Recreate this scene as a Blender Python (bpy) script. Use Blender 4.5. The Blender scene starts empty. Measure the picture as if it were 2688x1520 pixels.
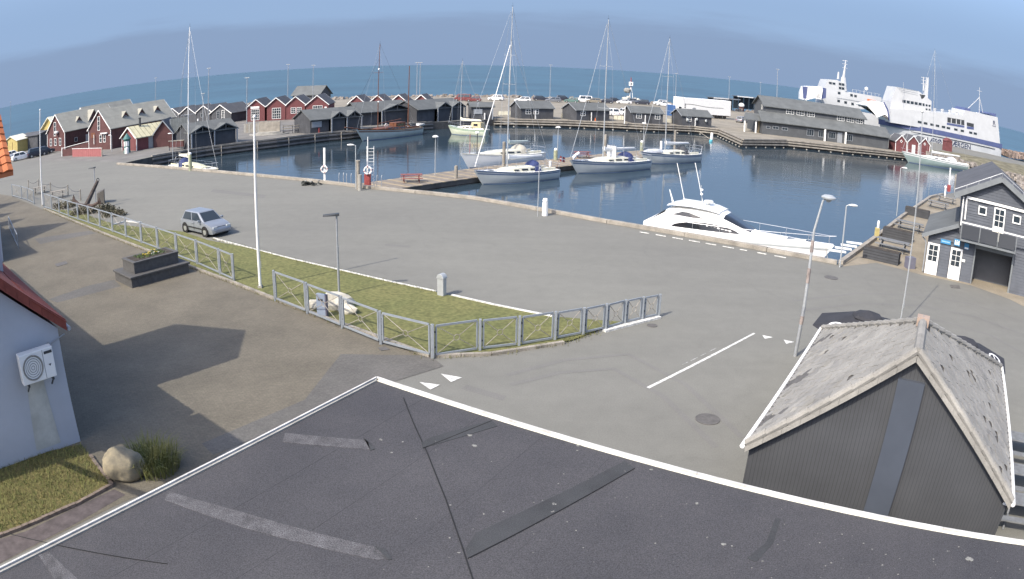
import bpy, bmesh, math, random
from mathutils import Vector, Matrix
random.seed(7)
PI = math.pi
scene = bpy.context.scene
COL = scene.collection
V = Vector

# ------------------------------------------------------------------ camera
# wide lens of a fixed harbour camera: radial model fitted to the horizon and to upright poles
CAM_H = 10.2
LF, LK1, LK2, PITCH, ROLL = 2.00615722, 0.02837866, 0.00920711, 0.29625047, 0.02602217
def _rot(d):
    x, y, z = d
    cr, sr, cp, sp = math.cos(ROLL), math.sin(ROLL), math.cos(PITCH), math.sin(PITCH)
    x, z = x*cr - z*sr, x*sr + z*cr
    return V((x, y*cp + z*sp, -y*sp + z*cp))
def ray(px, py):
    u, v = (px-1344)/1000, -(py-760)/1000
    r = math.hypot(u, v) + 1e-12
    th = r/LF*(1 + LK1*r*r + LK2*r**4)
    s = math.sin(th)/r
    return _rot((u*s, math.cos(th), v*s))
def P(px, py, z=0.0):
    """where the line of sight through a photo pixel meets the level z"""
    d = ray(px, py); t = (z-CAM_H)/d.z
    return V((d.x*t, d.y*t, z))
def HT(base, px, py):
    """height above 0 of a point seen at the pixel, standing over base"""
    d = ray(px, py)
    return CAM_H + d.z/math.hypot(d.x, d.y)*math.hypot(base[0], base[1])
def AT(px, py, dist):
    """point on the line of sight at a horizontal distance"""
    d = ray(px, py); t = dist/math.hypot(d.x, d.y)
    return V((d.x*t, d.y*t, CAM_H+d.z*t))

cd = bpy.data.cameras.new('camera')
cam = bpy.data.objects.new('camera', cd); COL.objects.link(cam)
cd.type = 'PANO'
cd.panorama_type = 'FISHEYE_LENS_POLYNOMIAL'
cd.fisheye_fov = PI
cd.sensor_fit = 'HORIZONTAL'
cd.sensor_width = 36.0
cd.sensor_height = 36.0*1520/2688
cd.fisheye_polynomial_k0 = 0.0
cd.fisheye_polynomial_k1, cd.fisheye_polynomial_k2, cd.fisheye_polynomial_k3, cd.fisheye_polynomial_k4 = (-0.03707306858140648, -6.49993602804923e-05, 3.433152257396997e-06, -5.347363431574469e-07)
cd.clip_start, cd.clip_end = 0.05, 60000
rx, fw, up = _rot((1,0,0)), _rot((0,1,0)), _rot((0,0,1))
cam.matrix_world = Matrix(((rx.x, up.x, -fw.x, 0), (rx.y, up.y, -fw.y, 0), (rx.z, up.z, -fw.z, CAM_H), (0,0,0,1)))
scene.camera = cam

# ------------------------------------------------------------------ light
SKYBANK, SKYVEIL = (.73,1.0,1.50,1), (.82,1.20,1.86,1)
SUN_EL, SUN_AZ = math.radians(44.6), math.radians(223.5)      # azimuth clockwise from +Y
w = bpy.data.worlds.new('World'); scene.world = w; w.use_nodes = True
nt = w.node_tree; nt.nodes.clear()
out = nt.nodes.new('ShaderNodeOutputWorld'); bg = nt.nodes.new('ShaderNodeBackground')
sky = nt.nodes.new('ShaderNodeTexSky'); sky.sky_type = 'NISHITA'; sky.sun_disc = False
sky.sun_elevation = SUN_EL; sky.sun_rotation = SUN_AZ
sky.altitude = 0; sky.air_density = 0.75; sky.dust_density = 2.5; sky.ozone_density = 1.0
# low hazy cloud bank along the whole horizon with a thin veil above it, the same all round
tc = nt.nodes.new('ShaderNodeTexCoord'); mp = nt.nodes.new('ShaderNodeMapping'); mp.inputs['Scale'].default_value = (1.6, 1.6, 14.0)
nz = nt.nodes.new('ShaderNodeTexNoise'); nz.inputs['Scale'].default_value = 2.2; nz.inputs['Detail'].default_value = 6; nz.inputs['Roughness'].default_value = 0.55
sz = nt.nodes.new('ShaderNodeSeparateXYZ')
nt.links.new(tc.outputs['Generated'], mp.inputs['Vector']); nt.links.new(mp.outputs[0], nz.inputs['Vector']); nt.links.new(tc.outputs['Generated'], sz.inputs[0])
wob = nt.nodes.new('ShaderNodeMath'); wob.operation = 'MULTIPLY_ADD'; wob.inputs[1].default_value = 0.07; nt.links.new(nz.outputs[0], wob.inputs[0]); nt.links.new(sz.outputs['Z'], wob.inputs[2])
def zramp(src, a, b, va, vb):
    n = nt.nodes.new('ShaderNodeMapRange'); n.interpolation_type = 'SMOOTHSTEP'
    for k, x in enumerate((a, b, va, vb)): n.inputs[k+1].default_value = x
    nt.links.new(src, n.inputs[0]); return n.outputs[0]
veil = nt.nodes.new('ShaderNodeMix'); veil.data_type = 'RGBA'; veil.inputs[7].default_value = SKYVEIL
nt.links.new(zramp(sz.outputs['Z'], .10, .40, .95, 0.0), veil.inputs[0]); nt.links.new(sky.outputs[0], veil.inputs[6])
bank = nt.nodes.new('ShaderNodeMix'); bank.data_type = 'RGBA'; bank.inputs[7].default_value = SKYBANK
nt.links.new(zramp(wob.outputs[0], .088, .118, .80, 0.0), bank.inputs[0]); nt.links.new(veil.outputs[2], bank.inputs[6])
nt.links.new(bank.outputs[2], bg.inputs['Color'])
bg.inputs['Strength'].default_value = 0.15
nt.links.new(bg.outputs[0], out.inputs['Surface'])
sd = bpy.data.lights.new('sun', 'SUN'); sd.energy = 2.05; sd.angle = math.radians(0.53); sd.color = (1.0, 0.92, 0.79)
sun = bpy.data.objects.new('sun', sd); COL.objects.link(sun)
travel = V((-math.sin(SUN_AZ)*math.cos(SUN_EL), -math.cos(SUN_AZ)*math.cos(SUN_EL), -math.sin(SUN_EL)))
sun.rotation_euler = travel.to_track_quat('-Z', 'Y').to_euler()
sun.location = (-60, -60, 80)
SH = V((-math.sin(SUN_AZ), -math.cos(SUN_AZ)))/math.tan(SUN_EL)   # shadow shift per metre of height
vs = scene.view_settings; vs.view_transform = 'Standard'; vs.look = 'None'; vs.exposure = 1.25; vs.gamma = 1
try: vs.use_curve_mapping = False
except Exception: pass
scene.render.engine = 'CYCLES'
scene.cycles.max_bounces = 6

# ------------------------------------------------------------------ materials
MATS = {}
def mat(name, col=(.5,.5,.5), rough=.75, var=.12, scale=2.0, bump=0.0, bscale=30.0, metal=0.0, spec=.4, stripes=None, col2=None, fine=0.0, fscale=60.0, smask=None):
    """procedural surface: base colour varied by noise; stripes=(axis, per metre, strength) draws board joints; fine = small speckle"""
    if name in MATS: return MATS[name]
    m = bpy.data.materials.new(name); m.use_nodes = True; MATS[name] = m
    t = m.node_tree; N, L = t.nodes, t.links
    b = N['Principled BSDF']; b.inputs['Roughness'].default_value = rough; b.inputs['Metallic'].default_value = metal
    b.inputs['Specular IOR Level'].default_value = spec
    c = N.new('ShaderNodeTexCoord').outputs['Object']
    n1 = N.new('ShaderNodeTexNoise'); n1.inputs['Scale'].default_value = scale; n1.inputs['Detail'].default_value = 7; n1.inputs['Roughness'].default_value = .62
    L.new(c, n1.inputs['Vector'])
    rp = N.new('ShaderNodeMapRange'); rp.inputs[1].default_value = .3; rp.inputs[2].default_value = .7
    L.new(n1.outputs[0], rp.inputs[0])
    c2 = col2 or tuple(max(0, x*(1-2*var)) for x in col)
    c1 = col if col2 else tuple(min(1, x*(1+var)) for x in col)
    mixn = N.new('ShaderNodeMix'); mixn.data_type = 'RGBA'; mixn.inputs[6].default_value = (*c2, 1); mixn.inputs[7].default_value = (*c1, 1)
    L.new(rp.outputs[0], mixn.inputs[0]); cur = mixn.outputs[2]
    height = None
    if fine:
        n2 = N.new('ShaderNodeTexNoise'); n2.inputs['Scale'].default_value = fscale; n2.inputs['Detail'].default_value = 3
        L.new(c, n2.inputs['Vector'])
        mr = N.new('ShaderNodeMapRange'); mr.inputs[1].default_value = .3; mr.inputs[2].default_value = .7; mr.inputs[3].default_value = 1-fine; mr.inputs[4].default_value = 1+fine
        L.new(n2.outputs[0], mr.inputs[0])
        mu = N.new('ShaderNodeVectorMath'); mu.operation = 'SCALE'; L.new(cur, mu.inputs[0]); L.new(mr.outputs[0], mu.inputs['Scale']); cur = mu.outputs[0]
    if stripes:
        ax, per, st = stripes
        sx = N.new('ShaderNodeSeparateXYZ'); L.new(c, sx.inputs[0])
        mm = N.new('ShaderNodeMath'); mm.operation = 'MULTIPLY'; mm.inputs[1].default_value = per; L.new(sx.outputs['XYZ'.index(ax)], mm.inputs[0])
        fr = N.new('ShaderNodeMath'); fr.operation = 'FRACT'; L.new(mm.outputs[0], fr.inputs[0])
        lt = N.new('ShaderNodeMapRange'); lt.inputs[1].default_value = 0.0; lt.inputs[2].default_value = .18; lt.inputs[3].default_value = 1-st; lt.inputs[4].default_value = 1
        L.new(fr.outputs[0], lt.inputs[0])
        mu = N.new('ShaderNodeVectorMath'); mu.operation = 'SCALE'; L.new(cur, mu.inputs[0]); L.new(lt.outputs[0], mu.inputs['Scale']); cur = mu.outputs[0]
        height = lt.outputs[0]
    L.new(cur, b.inputs['Base Color'])
    if bump or height:
        bp = N.new('ShaderNodeBump'); bp.inputs['Strength'].default_value = bump or .3; bp.inputs['Distance'].default_value = .02
        if height: L.new(height, bp.inputs['Height'])
        else:
            nb = N.new('ShaderNodeTexNoise'); nb.inputs['Scale'].default_value = bscale; nb.inputs['Detail'].default_value = 5
            L.new(c, nb.inputs['Vector']); L.new(nb.outputs[0], bp.inputs['Height'])
        L.new(bp.outputs[0], b.inputs['Normal'])
    return m

def water_mat(name, col, rough, scales, strength, var=.25):
    m = bpy.data.materials.new(name); m.use_nodes = True; t = m.node_tree; N, L = t.nodes, t.links
    b = N['Principled BSDF']; b.inputs['Roughness'].default_value = rough; b.inputs['IOR'].default_value = 1.33
    c = N.new('ShaderNodeTexCoord').outputs['Object']
    n0 = N.new('ShaderNodeTexNoise'); n0.inputs['Scale'].default_value = .012; n0.inputs['Detail'].default_value = 5; L.new(c, n0.inputs['Vector'])
    mixn = N.new('ShaderNodeMix'); mixn.data_type = 'RGBA'
    mixn.inputs[6].default_value = (*[x*(1-var) for x in col], 1); mixn.inputs[7].default_value = (*[x*(1+var) for x in col], 1)
    rp = N.new('ShaderNodeMapRange'); rp.inputs[1].default_value = .35; rp.inputs[2].default_value = .65
    L.new(n0.outputs[0], rp.inputs[0]); L.new(rp.outputs[0], mixn.inputs[0]); L.new(mixn.outputs[2], b.inputs['Base Color'])
    prev = None
    for sc, dist in scales:
        mpn = N.new('ShaderNodeMapping'); mpn.inputs['Scale'].default_value = (sc*.55, sc, sc); mpn.inputs['Rotation'].default_value = (0,0,.5); L.new(c, mpn.inputs['Vector'])
        n = N.new('ShaderNodeTexNoise'); n.inputs['Scale'].default_value = 1; n.inputs['Detail'].default_value = 4; L.new(mpn.outputs[0], n.inputs['Vector'])
        bp = N.new('ShaderNodeBump'); bp.inputs['Strength'].default_value = strength; bp.inputs['Distance'].default_value = dist
        L.new(n.outputs[0], bp.inputs['Height'])
        nr = N.new('ShaderNodeTexNoise'); nr.inputs['Scale'].default_value = .045; nr.inputs['Detail'].default_value = 4; L.new(c, nr.inputs['Vector'])
        rr_ = N.new('ShaderNodeMapRange'); rr_.inputs[1].default_value = .38; rr_.inputs[2].default_value = .62; rr_.inputs[3].default_value = strength*.35; rr_.inputs[4].default_value = strength*1.3
        L.new(nr.outputs[0], rr_.inputs[0]); L.new(rr_.outputs[0], bp.inputs['Strength'])
        if prev: L.new(prev.outputs[0], bp.inputs['Normal'])
        prev = bp
    L.new(prev.outputs[0], b.inputs['Normal'])
    return m

def asphalt_mat(name, c1, c2):
    m = bpy.data.materials.new(name); m.use_nodes = True; t = m.node_tree; N, L = t.nodes, t.links
    b = N['Principled BSDF']; b.inputs['Roughness'].default_value = .93; b.inputs['Specular IOR Level'].default_value = .3
    c = N.new('ShaderNodeTexCoord').outputs['Object']
    def nz(scale, detail, rot=0, sx=1, rough=.6):
        mp = N.new('ShaderNodeMapping'); mp.inputs['Rotation'].default_value = (0,0,rot); mp.inputs['Scale'].default_value = (scale*sx, scale, scale); L.new(c, mp.inputs['Vector'])
        n = N.new('ShaderNodeTexNoise'); n.inputs['Scale'].default_value = 1; n.inputs['Detail'].default_value = detail; n.inputs['Roughness'].default_value = rough; L.new(mp.outputs[0], n.inputs['Vector']); return n.outputs[0]
    def rng(src, lo, hi, a=.3, e=.7):
        n = N.new('ShaderNodeMapRange'); n.inputs[1].default_value = a; n.inputs[2].default_value = e; n.inputs[3].default_value = lo; n.inputs[4].default_value = hi; L.new(src, n.inputs[0]); return n.outputs[0]
    mixn = N.new('ShaderNodeMix'); mixn.data_type = 'RGBA'; mixn.inputs[6].default_value = (*c2,1); mixn.inputs[7].default_value = (*c1,1)
    L.new(rng(nz(.045, 6), 0, 1), mixn.inputs[0])
    f = None
    for o_ in (rng(nz(.5, 6, .6, .12), .95, 1.04), rng(nz(1.3, 8, 0, 1, .7), .93, 1.06), rng(nz(22, 3), .88, 1.12)):
        if f is None: f = o_
        else:
            ml = N.new('ShaderNodeMath'); ml.operation = 'MULTIPLY'; L.new(f, ml.inputs[0]); L.new(o_, ml.inputs[1]); f = ml.outputs[0]
    vo = N.new('ShaderNodeTexVoronoi'); vo.feature = 'DISTANCE_TO_EDGE'; vo.inputs['Scale'].default_value = .09
    wn = N.new('ShaderNodeTexNoise'); wn.inputs['Scale'].default_value = .5; wn.inputs['Detail'].default_value = 5; L.new(c, wn.inputs['Vector'])
    va = N.new('ShaderNodeVectorMath'); va.operation = 'MULTIPLY_ADD'; va.inputs[1].default_value = (3,3,0); L.new(wn.outputs['Color'], va.inputs[0]); L.new(c, va.inputs[2]); L.new(va.outputs[0], vo.inputs['Vector'])
    ml = N.new('ShaderNodeMath'); ml.operation = 'MULTIPLY'; L.new(f, ml.inputs[0]); L.new(rng(vo.outputs['Distance'], .95, 1, 0, .006), ml.inputs[1]); f = ml.outputs[0]
    mu = N.new('ShaderNodeVectorMath'); mu.operation = 'SCALE'; L.new(mixn.outputs[2], mu.inputs[0]); L.new(f, mu.inputs['Scale']); L.new(mu.outputs[0], b.inputs['Base Color'])
    return m

def paving_mat(name, c1, c2, mortar, rot, bw=.2, bh=.1):
    m = bpy.data.materials.new(name); m.use_nodes = True; t = m.node_tree; N, L = t.nodes, t.links
    b = N['Principled BSDF']; b.inputs['Roughness'].default_value = .9
    c = N.new('ShaderNodeTexCoord').outputs['Object']
    mpn = N.new('ShaderNodeMapping'); mpn.inputs['Rotation'].default_value = (0,0,rot); L.new(c, mpn.inputs['Vector'])
    br = N.new('ShaderNodeTexBrick'); br.inputs['Scale'].default_value = 1.0; br.inputs['Brick Width'].default_value = bw; br.inputs['Row Height'].default_value = bh
    br.inputs['Mortar Size'].default_value = .006; br.inputs['Color1'].default_value = (*c1,1); br.inputs['Color2'].default_value = (*c2,1); br.inputs['Mortar'].default_value = (*mortar,1)
    L.new(mpn.outputs[0], br.inputs['Vector'])
    n1 = N.new('ShaderNodeTexNoise'); n1.inputs['Scale'].default_value = .35; n1.inputs['Detail'].default_value = 8; n1.inputs['Roughness'].default_value = .7; L.new(c, n1.inputs['Vector'])
    mr = N.new('ShaderNodeMapRange'); mr.inputs[1].default_value = .3; mr.inputs[2].default_value = .7; mr.inputs[3].default_value = .78; mr.inputs[4].default_value = 1.18
    L.new(n1.outputs[0], mr.inputs[0])
    n2 = N.new('ShaderNodeTexNoise'); n2.inputs['Scale'].default_value = 9; n2.inputs['Detail'].default_value = 4; L.new(c, n2.inputs['Vector'])
    mr2 = N.new('ShaderNodeMapRange'); mr2.inputs[1].default_value = .3; mr2.inputs[2].default_value = .7; mr2.inputs[3].default_value = .88; mr2.inputs[4].default_value = 1.12
    L.new(n2.outputs[0], mr2.inputs[0])
    ml = N.new('ShaderNodeMath'); ml.operation = 'MULTIPLY'; L.new(mr.outputs[0], ml.inputs[0]); L.new(mr2.outputs[0], ml.inputs[1])
    mu = N.new('ShaderNodeVectorMath'); mu.operation = 'SCALE'; L.new(br.outputs['Color'], mu.inputs[0]); L.new(ml.outputs[0], mu.inputs['Scale'])
    L.new(mu.outputs[0], b.inputs['Base Color'])
    bp = N.new('ShaderNodeBump'); bp.inputs['Strength'].default_value = .4; bp.inputs['Distance'].default_value = .01; bp.invert = True
    L.new(br.outputs['Fac'], bp.inputs['Height']); L.new(bp.outputs[0], b.inputs['Normal'])
    return m

def glass_mat(name, col=(.03,.04,.05), rough=.06):
    m = bpy.data.materials.new(name); m.use_nodes = True
    b = m.node_tree.nodes['Principled BSDF']; b.inputs['Base Color'].default_value = (*col,1); b.inputs['Roughness'].default_value = rough
    b.inputs['Specular IOR Level'].default_value = .6
    return m

# ------------------------------------------------------------------ mesh helpers
class B:
    """collects boxes, bars, tubes and polygons; make() links them as one mesh object"""
    def __init__(s): s.v = []; s.f = []
    def add(s, vs, fs):
        o = len(s.v); s.v += [V(x) for x in vs]; s.f += [tuple(i+o for i in f) for f in fs]; return s
    def box(s, x0, x1, y0, y1, z0, z1):
        return s.add([(x0,y0,z0),(x1,y0,z0),(x1,y1,z0),(x0,y1,z0),(x0,y0,z1),(x1,y0,z1),(x1,y1,z1),(x0,y1,z1)],
                     [(0,3,2,1),(4,5,6,7),(0,1,5,4),(1,2,6,5),(2,3,7,6),(3,0,4,7)])
    def hexa(s, b4, t4):
        return s.add(list(b4)+list(t4), [(0,3,2,1),(4,5,6,7),(0,1,5,4),(1,2,6,5),(2,3,7,6),(3,0,4,7)])
    def bar(s, a, b, w, h=None, upv=(0,0,1)):
        a, b = V(a), V(b); h = h or w; d = (b-a)
        if d.length < 1e-6: return s
        d.normalize(); u = V(upv)
        if abs(d.dot(u)) > .99: u = V((0,1,0)) if abs(d.y) < .9 else V((1,0,0))
        r = d.cross(u).normalized(); u = r.cross(d).normalized()
        q = [a-r*w/2-u*h/2, a+r*w/2-u*h/2, a+r*w/2+u*h/2, a-r*w/2+u*h/2]
        q2 = [x+(b-a) for x in q]
        return s.add(q+q2, [(0,1,2,3),(7,6,5,4),(0,4,5,1),(1,5,6,2),(2,6,7,3),(3,7,4,0)])
    def tube(s, pts, r, n=8, r2=None, caps=True):
        pts = [V(p) for p in pts]; m = len(pts); rings = []
        for i, p in enumerate(pts):
            d = (pts[min(i+1,m-1)]-pts[max(i-1,0)]).normalized()
            u = V((0,0,1)) if abs(d.z) < .95 else V((1,0,0))
            a = d.cross(u).normalized(); c = a.cross(d)
            rr = r if r2 is None else r+(r2-r)*i/(m-1)
            rings.append([p+(a*math.cos(2*PI*k/n)+c*math.sin(2*PI*k/n))*rr for k in range(n)])
        fs = [(i*n+k, i*n+(k+1)%n, (i+1)*n+(k+1)%n, (i+1)*n+k) for i in range(m-1) for k in range(n)]
        if caps: fs += [tuple(range(n-1,-1,-1)), tuple((m-1)*n+k for k in range(n))]
        return s.add([x for g in rings for x in g], fs)
    def lathe(s, prof, c=(0,0,0), n=16):
        """prof: (radius, z) pairs"""
        c = V(c); vs = [c+V((r*math.cos(2*PI*k/n), r*math.sin(2*PI*k/n), z)) for r, z in prof for k in range(n)]
        m = len(prof)
        fs = [(i*n+k, i*n+(k+1)%n, (i+1)*n+(k+1)%n, (i+1)*n+k) for i in range(m-1) for k in range(n)]
        fs += [tuple(range(n-1,-1,-1)), tuple((m-1)*n+k for k in range(n))]
        return s.add(vs, fs)
    def loft(s, secs, caps=True, closed=True):
        n = len(secs[0]); m = len(secs); vs = [p for g in secs for p in g]
        kk = n if closed else n-1
        fs = [(i*n+k, i*n+(k+1)%n, (i+1)*n+(k+1)%n, (i+1)*n+k) for i in range(m-1) for k in range(kk)]
        if caps: fs += [tuple(range(n-1,-1,-1)), tuple((m-1)*n+k for k in range(n))]
        return s.add(vs, fs)
    def prism(s, poly, z0, z1):
        n = len(poly)
        a = sum(poly[i][0]*poly[(i+1)%n][1]-poly[(i+1)%n][0]*poly[i][1] for i in range(n))
        if a < 0: poly = poly[::-1]
        return s.add([(x,y,z0) for x,y in poly]+[(x,y,z1) for x,y in poly],
                     [tuple(range(n-1,-1,-1)), tuple(range(n,2*n))]+[(i,(i+1)%n,(i+1)%n+n,i+n) for i in range(n)])
    def extr(s, poly, d):
        """polygon of 3d points extruded by a vector"""
        n = len(poly); poly = [V(p) for p in poly]; d = V(d)
        return s.add(poly+[p+d for p in poly], [tuple(range(n)), tuple(range(2*n-1,n-1,-1))]+[((i+1)%n,i,i+n,(i+1)%n+n) for i in range(n)])
    def face(s, pts): return s.add(pts, [tuple(range(len(pts)))])
    def torus(s, c, R, r, ax=(0,1,0), n=20, m=8, a0=0, a1=2*PI):
        ax = V(ax).normalized(); u = ax.orthogonal().normalized(); w_ = ax.cross(u)
        full = abs(a1-a0-2*PI) < 1e-4; k = n if full else n+1
        vs = []
        for i in range(k):
            a = a0+(a1-a0)*i/n; d = u*math.cos(a)+w_*math.sin(a)
            for j in range(m):
                t = 2*PI*j/m; vs.append(V(c)+d*(R+r*math.cos(t))+ax*r*math.sin(t))
        fs = [(i*m+j, ((i+1)%k)*m+j, ((i+1)%k)*m+(j+1)%m, i*m+(j+1)%m) for i in range(k if full else k-1) for j in range(m)]
        return s.add(vs, fs)
    def make(s, name, m, parent=None, world=False, smooth=False, bevel=0):
        me = bpy.data.meshes.new(name)
        vs = s.v
        if world and parent is not None:
            inv = parent.matrix_basis.inverted(); vs = [inv @ x for x in vs]
        me.from_pydata([tuple(x) for x in vs], [], s.f)
        bm = bmesh.new(); bm.from_mesh(me); bmesh.ops.recalc_face_normals(bm, faces=bm.faces)
        bm.to_mesh(me); bm.free()
        me.materials.append(m)
        if smooth:
            for p_ in me.polygons: p_.use_smooth = True
        o = bpy.data.objects.new(name, me); COL.objects.link(o)
        if parent is not None: o.parent = parent
        if bevel:
            md = o.modifiers.new('bevel', 'BEVEL'); md.width = bevel; md.segments = 2; md.limit_method = 'ANGLE'
        if smooth:
            try: me.set_sharp_from_angle(angle=math.radians(40))
            except Exception: pass
        return o

def thing(name, label, cat, loc=(0,0,0), rz=0.0, group=None):
    o = bpy.data.objects.new(name, None); COL.objects.link(o); o.empty_display_size = .3
    o.matrix_basis = Matrix.Translation(V((loc[0], loc[1], loc[2] if len(loc) > 2 else 0))) @ Matrix.Rotation(rz, 4, 'Z')
    o['label'] = label; o['category'] = cat
    if group: o['group'] = group
    return o
def tag(o, label, cat, group=None, kind=None):
    o['label'] = label; o['category'] = cat
    if group: o['group'] = group
    if kind: o['kind'] = kind
    return o
def struct(o): o['kind'] = 'structure'; return o
def dup(root, loc, rz, label=None, group=None):
    r = root.copy(); COL.objects.link(r)
    r.matrix_basis = Matrix.Translation(V(loc)) @ Matrix.Rotation(rz, 4, 'Z')
    if label: r['label'] = label
    if group: r['group'] = group
    def kids(a, b):
        for ch in list(a.children):
            c = ch.copy(); COL.objects.link(c); c.parent = b; kids(ch, c)
    kids(root, r); return r
def text_mesh(txt, size, name, m, parent, mtx, extrude=.01, bold=0.0):
    cu = bpy.data.curves.new('txt', 'FONT'); cu.body = txt; cu.size = size; cu.extrude = extrude; cu.offset = bold
    cu.align_x = 'CENTER'; cu.align_y = 'CENTER'; cu.resolution_u = 3
    to = bpy.data.objects.new('txt', cu); COL.objects.link(to)
    dg = bpy.context.evaluated_depsgraph_get(); me = bpy.data.meshes.new_from_object(to.evaluated_get(dg))
    bpy.data.objects.remove(to); bpy.data.curves.remove(cu)
    me.transform(mtx); me.materials.clear(); me.materials.append(m)
    o = bpy.data.objects.new(name, me); COL.objects.link(o); o.parent = parent
    return o
def heading(a, b): return math.atan2(b[1]-a[1], b[0]-a[0])
def lerp(a, b, t): return V(a)*(1-t)+V(b)*t
# ------------------------------------------------------------------ palette
m_asph = asphalt_mat('asphalt', (.190,.189,.168), (.153,.152,.139))
m_asph_l = mat('asphalt_old', (.150,.147,.143), .92, .12, .12, .25, 60, fine=.15, fscale=6)
m_white = mat('white_paint', (.78,.78,.76), .5, .04, 1.5)
m_cream = mat('cream_paint', (.66,.64,.52), .55, .05, 1.5)
m_red = mat('falu_red_boards', (.165,.058,.060), .8, .12, 1.2, stripes=('X', 5.0, .35))
m_redd = mat('dark_red_boards', (.105,.047,.046), .8, .12, 1.2, stripes=('X', 5.0, .35))
m_black = mat('tarred_boards', (.078,.082,.092), .8, .15, 1.0, stripes=('X', 5.0, .35))
m_darkin = mat('tarred_inside', (.055,.058,.065), .9, .2, 1.0)
m_felt = mat('roofing_felt', (.115,.124,.126), .9, .12, .6, .3, 40)
m_feltd = mat('dark_roofing_felt', (.088,.092,.102), .9, .12, .6, .3, 40)
m_eternit = mat('fibre_cement_roof', (.345,.335,.285), .85, .14, .8, col2=(.265,.26,.225), stripes=('X', .8, .10))
m_yellow = mat('ochre_boards', (.42,.34,.13), .8, .1, 1.0)
m_wood = mat('weathered_timber', (.30,.275,.235), .9, .2, 1.2, .3, 12, fine=.15, fscale=20)
m_woodd = mat('wet_dark_timber', (.090,.086,.080), .85, .25, 1.0, .3, 10)
m_woodt = mat('tan_timber', (.36,.29,.19), .85, .18, 1.5)
m_grey = mat('galvanised_steel', (.36,.38,.40), .45, .1, 3.0, metal=.35)
m_fence = mat('grey_fence_paint', (.23,.255,.28), .5, .08, 4.0)
m_conc = mat('concrete', (.33,.32,.29), .9, .15, 1.2, .3, 25, fine=.12, fscale=25)
m_concd = mat('dark_concrete', (.15,.15,.15), .9, .15, 1.2, .3, 25)
m_metal_lamp = mat('pale_lamp_metal', (.40,.42,.43), .4, .06, 3.0, metal=.2)
m_dkmetal = mat('dark_metal', (.055,.06,.065), .5, .1, 4.0, metal=.3)
m_rubber = mat('black_rubber', (.018,.018,.018), .8, .1, 8)
m_glass = glass_mat('window_glass')
m_glassb = glass_mat('tinted_boat_glass', (.02,.022,.026), .04)
m_blue = mat('ferry_blue', (.075,.095,.20), .45, .06, .5)
m_navy = mat('navy_canvas', (.03,.045,.13), .8, .15, 3)
m_gel = mat('white_gelcoat', (.82,.82,.80), .25, .03, .8, spec=.5)
m_ferry = mat('ferry_white', (.47,.485,.50), .45, .06, .25)
m_gelg = mat('pale_grey_gelcoat', (.46,.49,.49), .3, .05, .8, spec=.5)
m_gelgreen = mat('grey_green_hull', (.30,.38,.36), .4, .06, .8)
m_brown = mat('varnished_wood', (.16,.065,.035), .5, .2, 3)
m_teak = mat('teak_deck', (.22,.19,.155), .7, .15, 3)
m_tan = mat('sand_gravel', (.245,.222,.18), .95, .14, .25, .3, 30, fine=.15, fscale=6)
m_sand = mat('beach_sand', (.42,.36,.26), .95, .12, .2)
m_stone = mat('boulder_stone', (.30,.27,.24), .9, .3, .9, .5, 8)
m_granite = mat('grey_granite', (.088,.087,.085), .75, .12, 6, .15, 60, fine=.1, fscale=50)
m_soil = mat('dark_soil', (.06,.05,.04), .95, .3, 3)
m_grass = mat('lawn_green', (.150,.146,.055), .95, .15, .30, .6, 9, col2=(.104,.114,.040), fine=.3, fscale=6)
m_orange = mat('orange_pantile', (.50,.16,.06), .7, .15, 2.0)
m_redtile = mat('red_pantile', (.24,.062,.045), .75, .15, 2.0)
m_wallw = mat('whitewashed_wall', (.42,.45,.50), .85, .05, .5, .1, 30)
m_wfence = mat('white_boards', (.72,.71,.62), .7, .05, 2, stripes=('X', 2.0, .2))
m_mark = mat('road_paint', (.62,.62,.59), .8, .2, 6, fine=.25, fscale=9)
m_carblue = mat('silver_blue_car_paint', (.29,.315,.35), .3, .03, 2, metal=.4, spec=.6)
m_carw = mat('white_car_paint', (.78,.78,.78), .25, .02, 2, spec=.6)
m_carg = mat('grey_car_paint', (.22,.23,.25), .3, .03, 2, metal=.4)
m_card = mat('dark_car_paint', (.05,.055,.075), .3, .03, 2, metal=.3)
m_cargreen = mat('green_car_paint', (.13,.22,.20), .3, .03, 2, metal=.3)
m_carred = mat('red_car_paint', (.17,.05,.05), .3, .03, 2)
m_chrome = mat('wheel_alloy', (.55,.56,.58), .3, .05, 6, metal=.7)
m_redpaint = mat('red_paint', (.34,.075,.07), .55, .08, 3)
m_bluebox = mat('blue_sheet', (.05,.12,.28), .5, .1, 2)
m_brick = mat('clay_brick', (.20,.16,.13), .9, .2, 4)

WZ = -1.3                                  # harbour water level
# ------------------------------------------------------------------ outlines from the photograph
near = [P(312,431), P(600,455), P(803,474), P(957,492.5), P(1252,523), P(1600,585), P(2016,658.5), P(2198.5,692.5)]
right = [P(2290,627.5), P(2363,570), P(2438,519), V((52,77.6,0)), V((72,93,0)), V((102,110,0)), V((104,126,0)), V((86,139,0))]
far = [P(2376,403), P(2224,386.5), P(2065,369), P(1950,367), P(1888,340), P(1822,333), P(1700,327.5), P(1515,318), P(1366,314), P(1296,313)]
left = [P(1135,321), P(1065,326), P(925,344), P(862,349.5), P(787,358), P(725,366), P(622,378), P(537,389), P(400,411.5)]
basin = near+right+far+left
outer = [V(c) for c in ((-420,-120,0),(420,-120,0),(420,150,0),(190,188,0),(172,196,0),(104,207,0),(97,222,0),(88,236,0),(30,238,0),(-24,234,0),(-60,223,0),(-100,203,0),(-135,165,0),(-240,150,0),(-420,60,0))]
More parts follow.
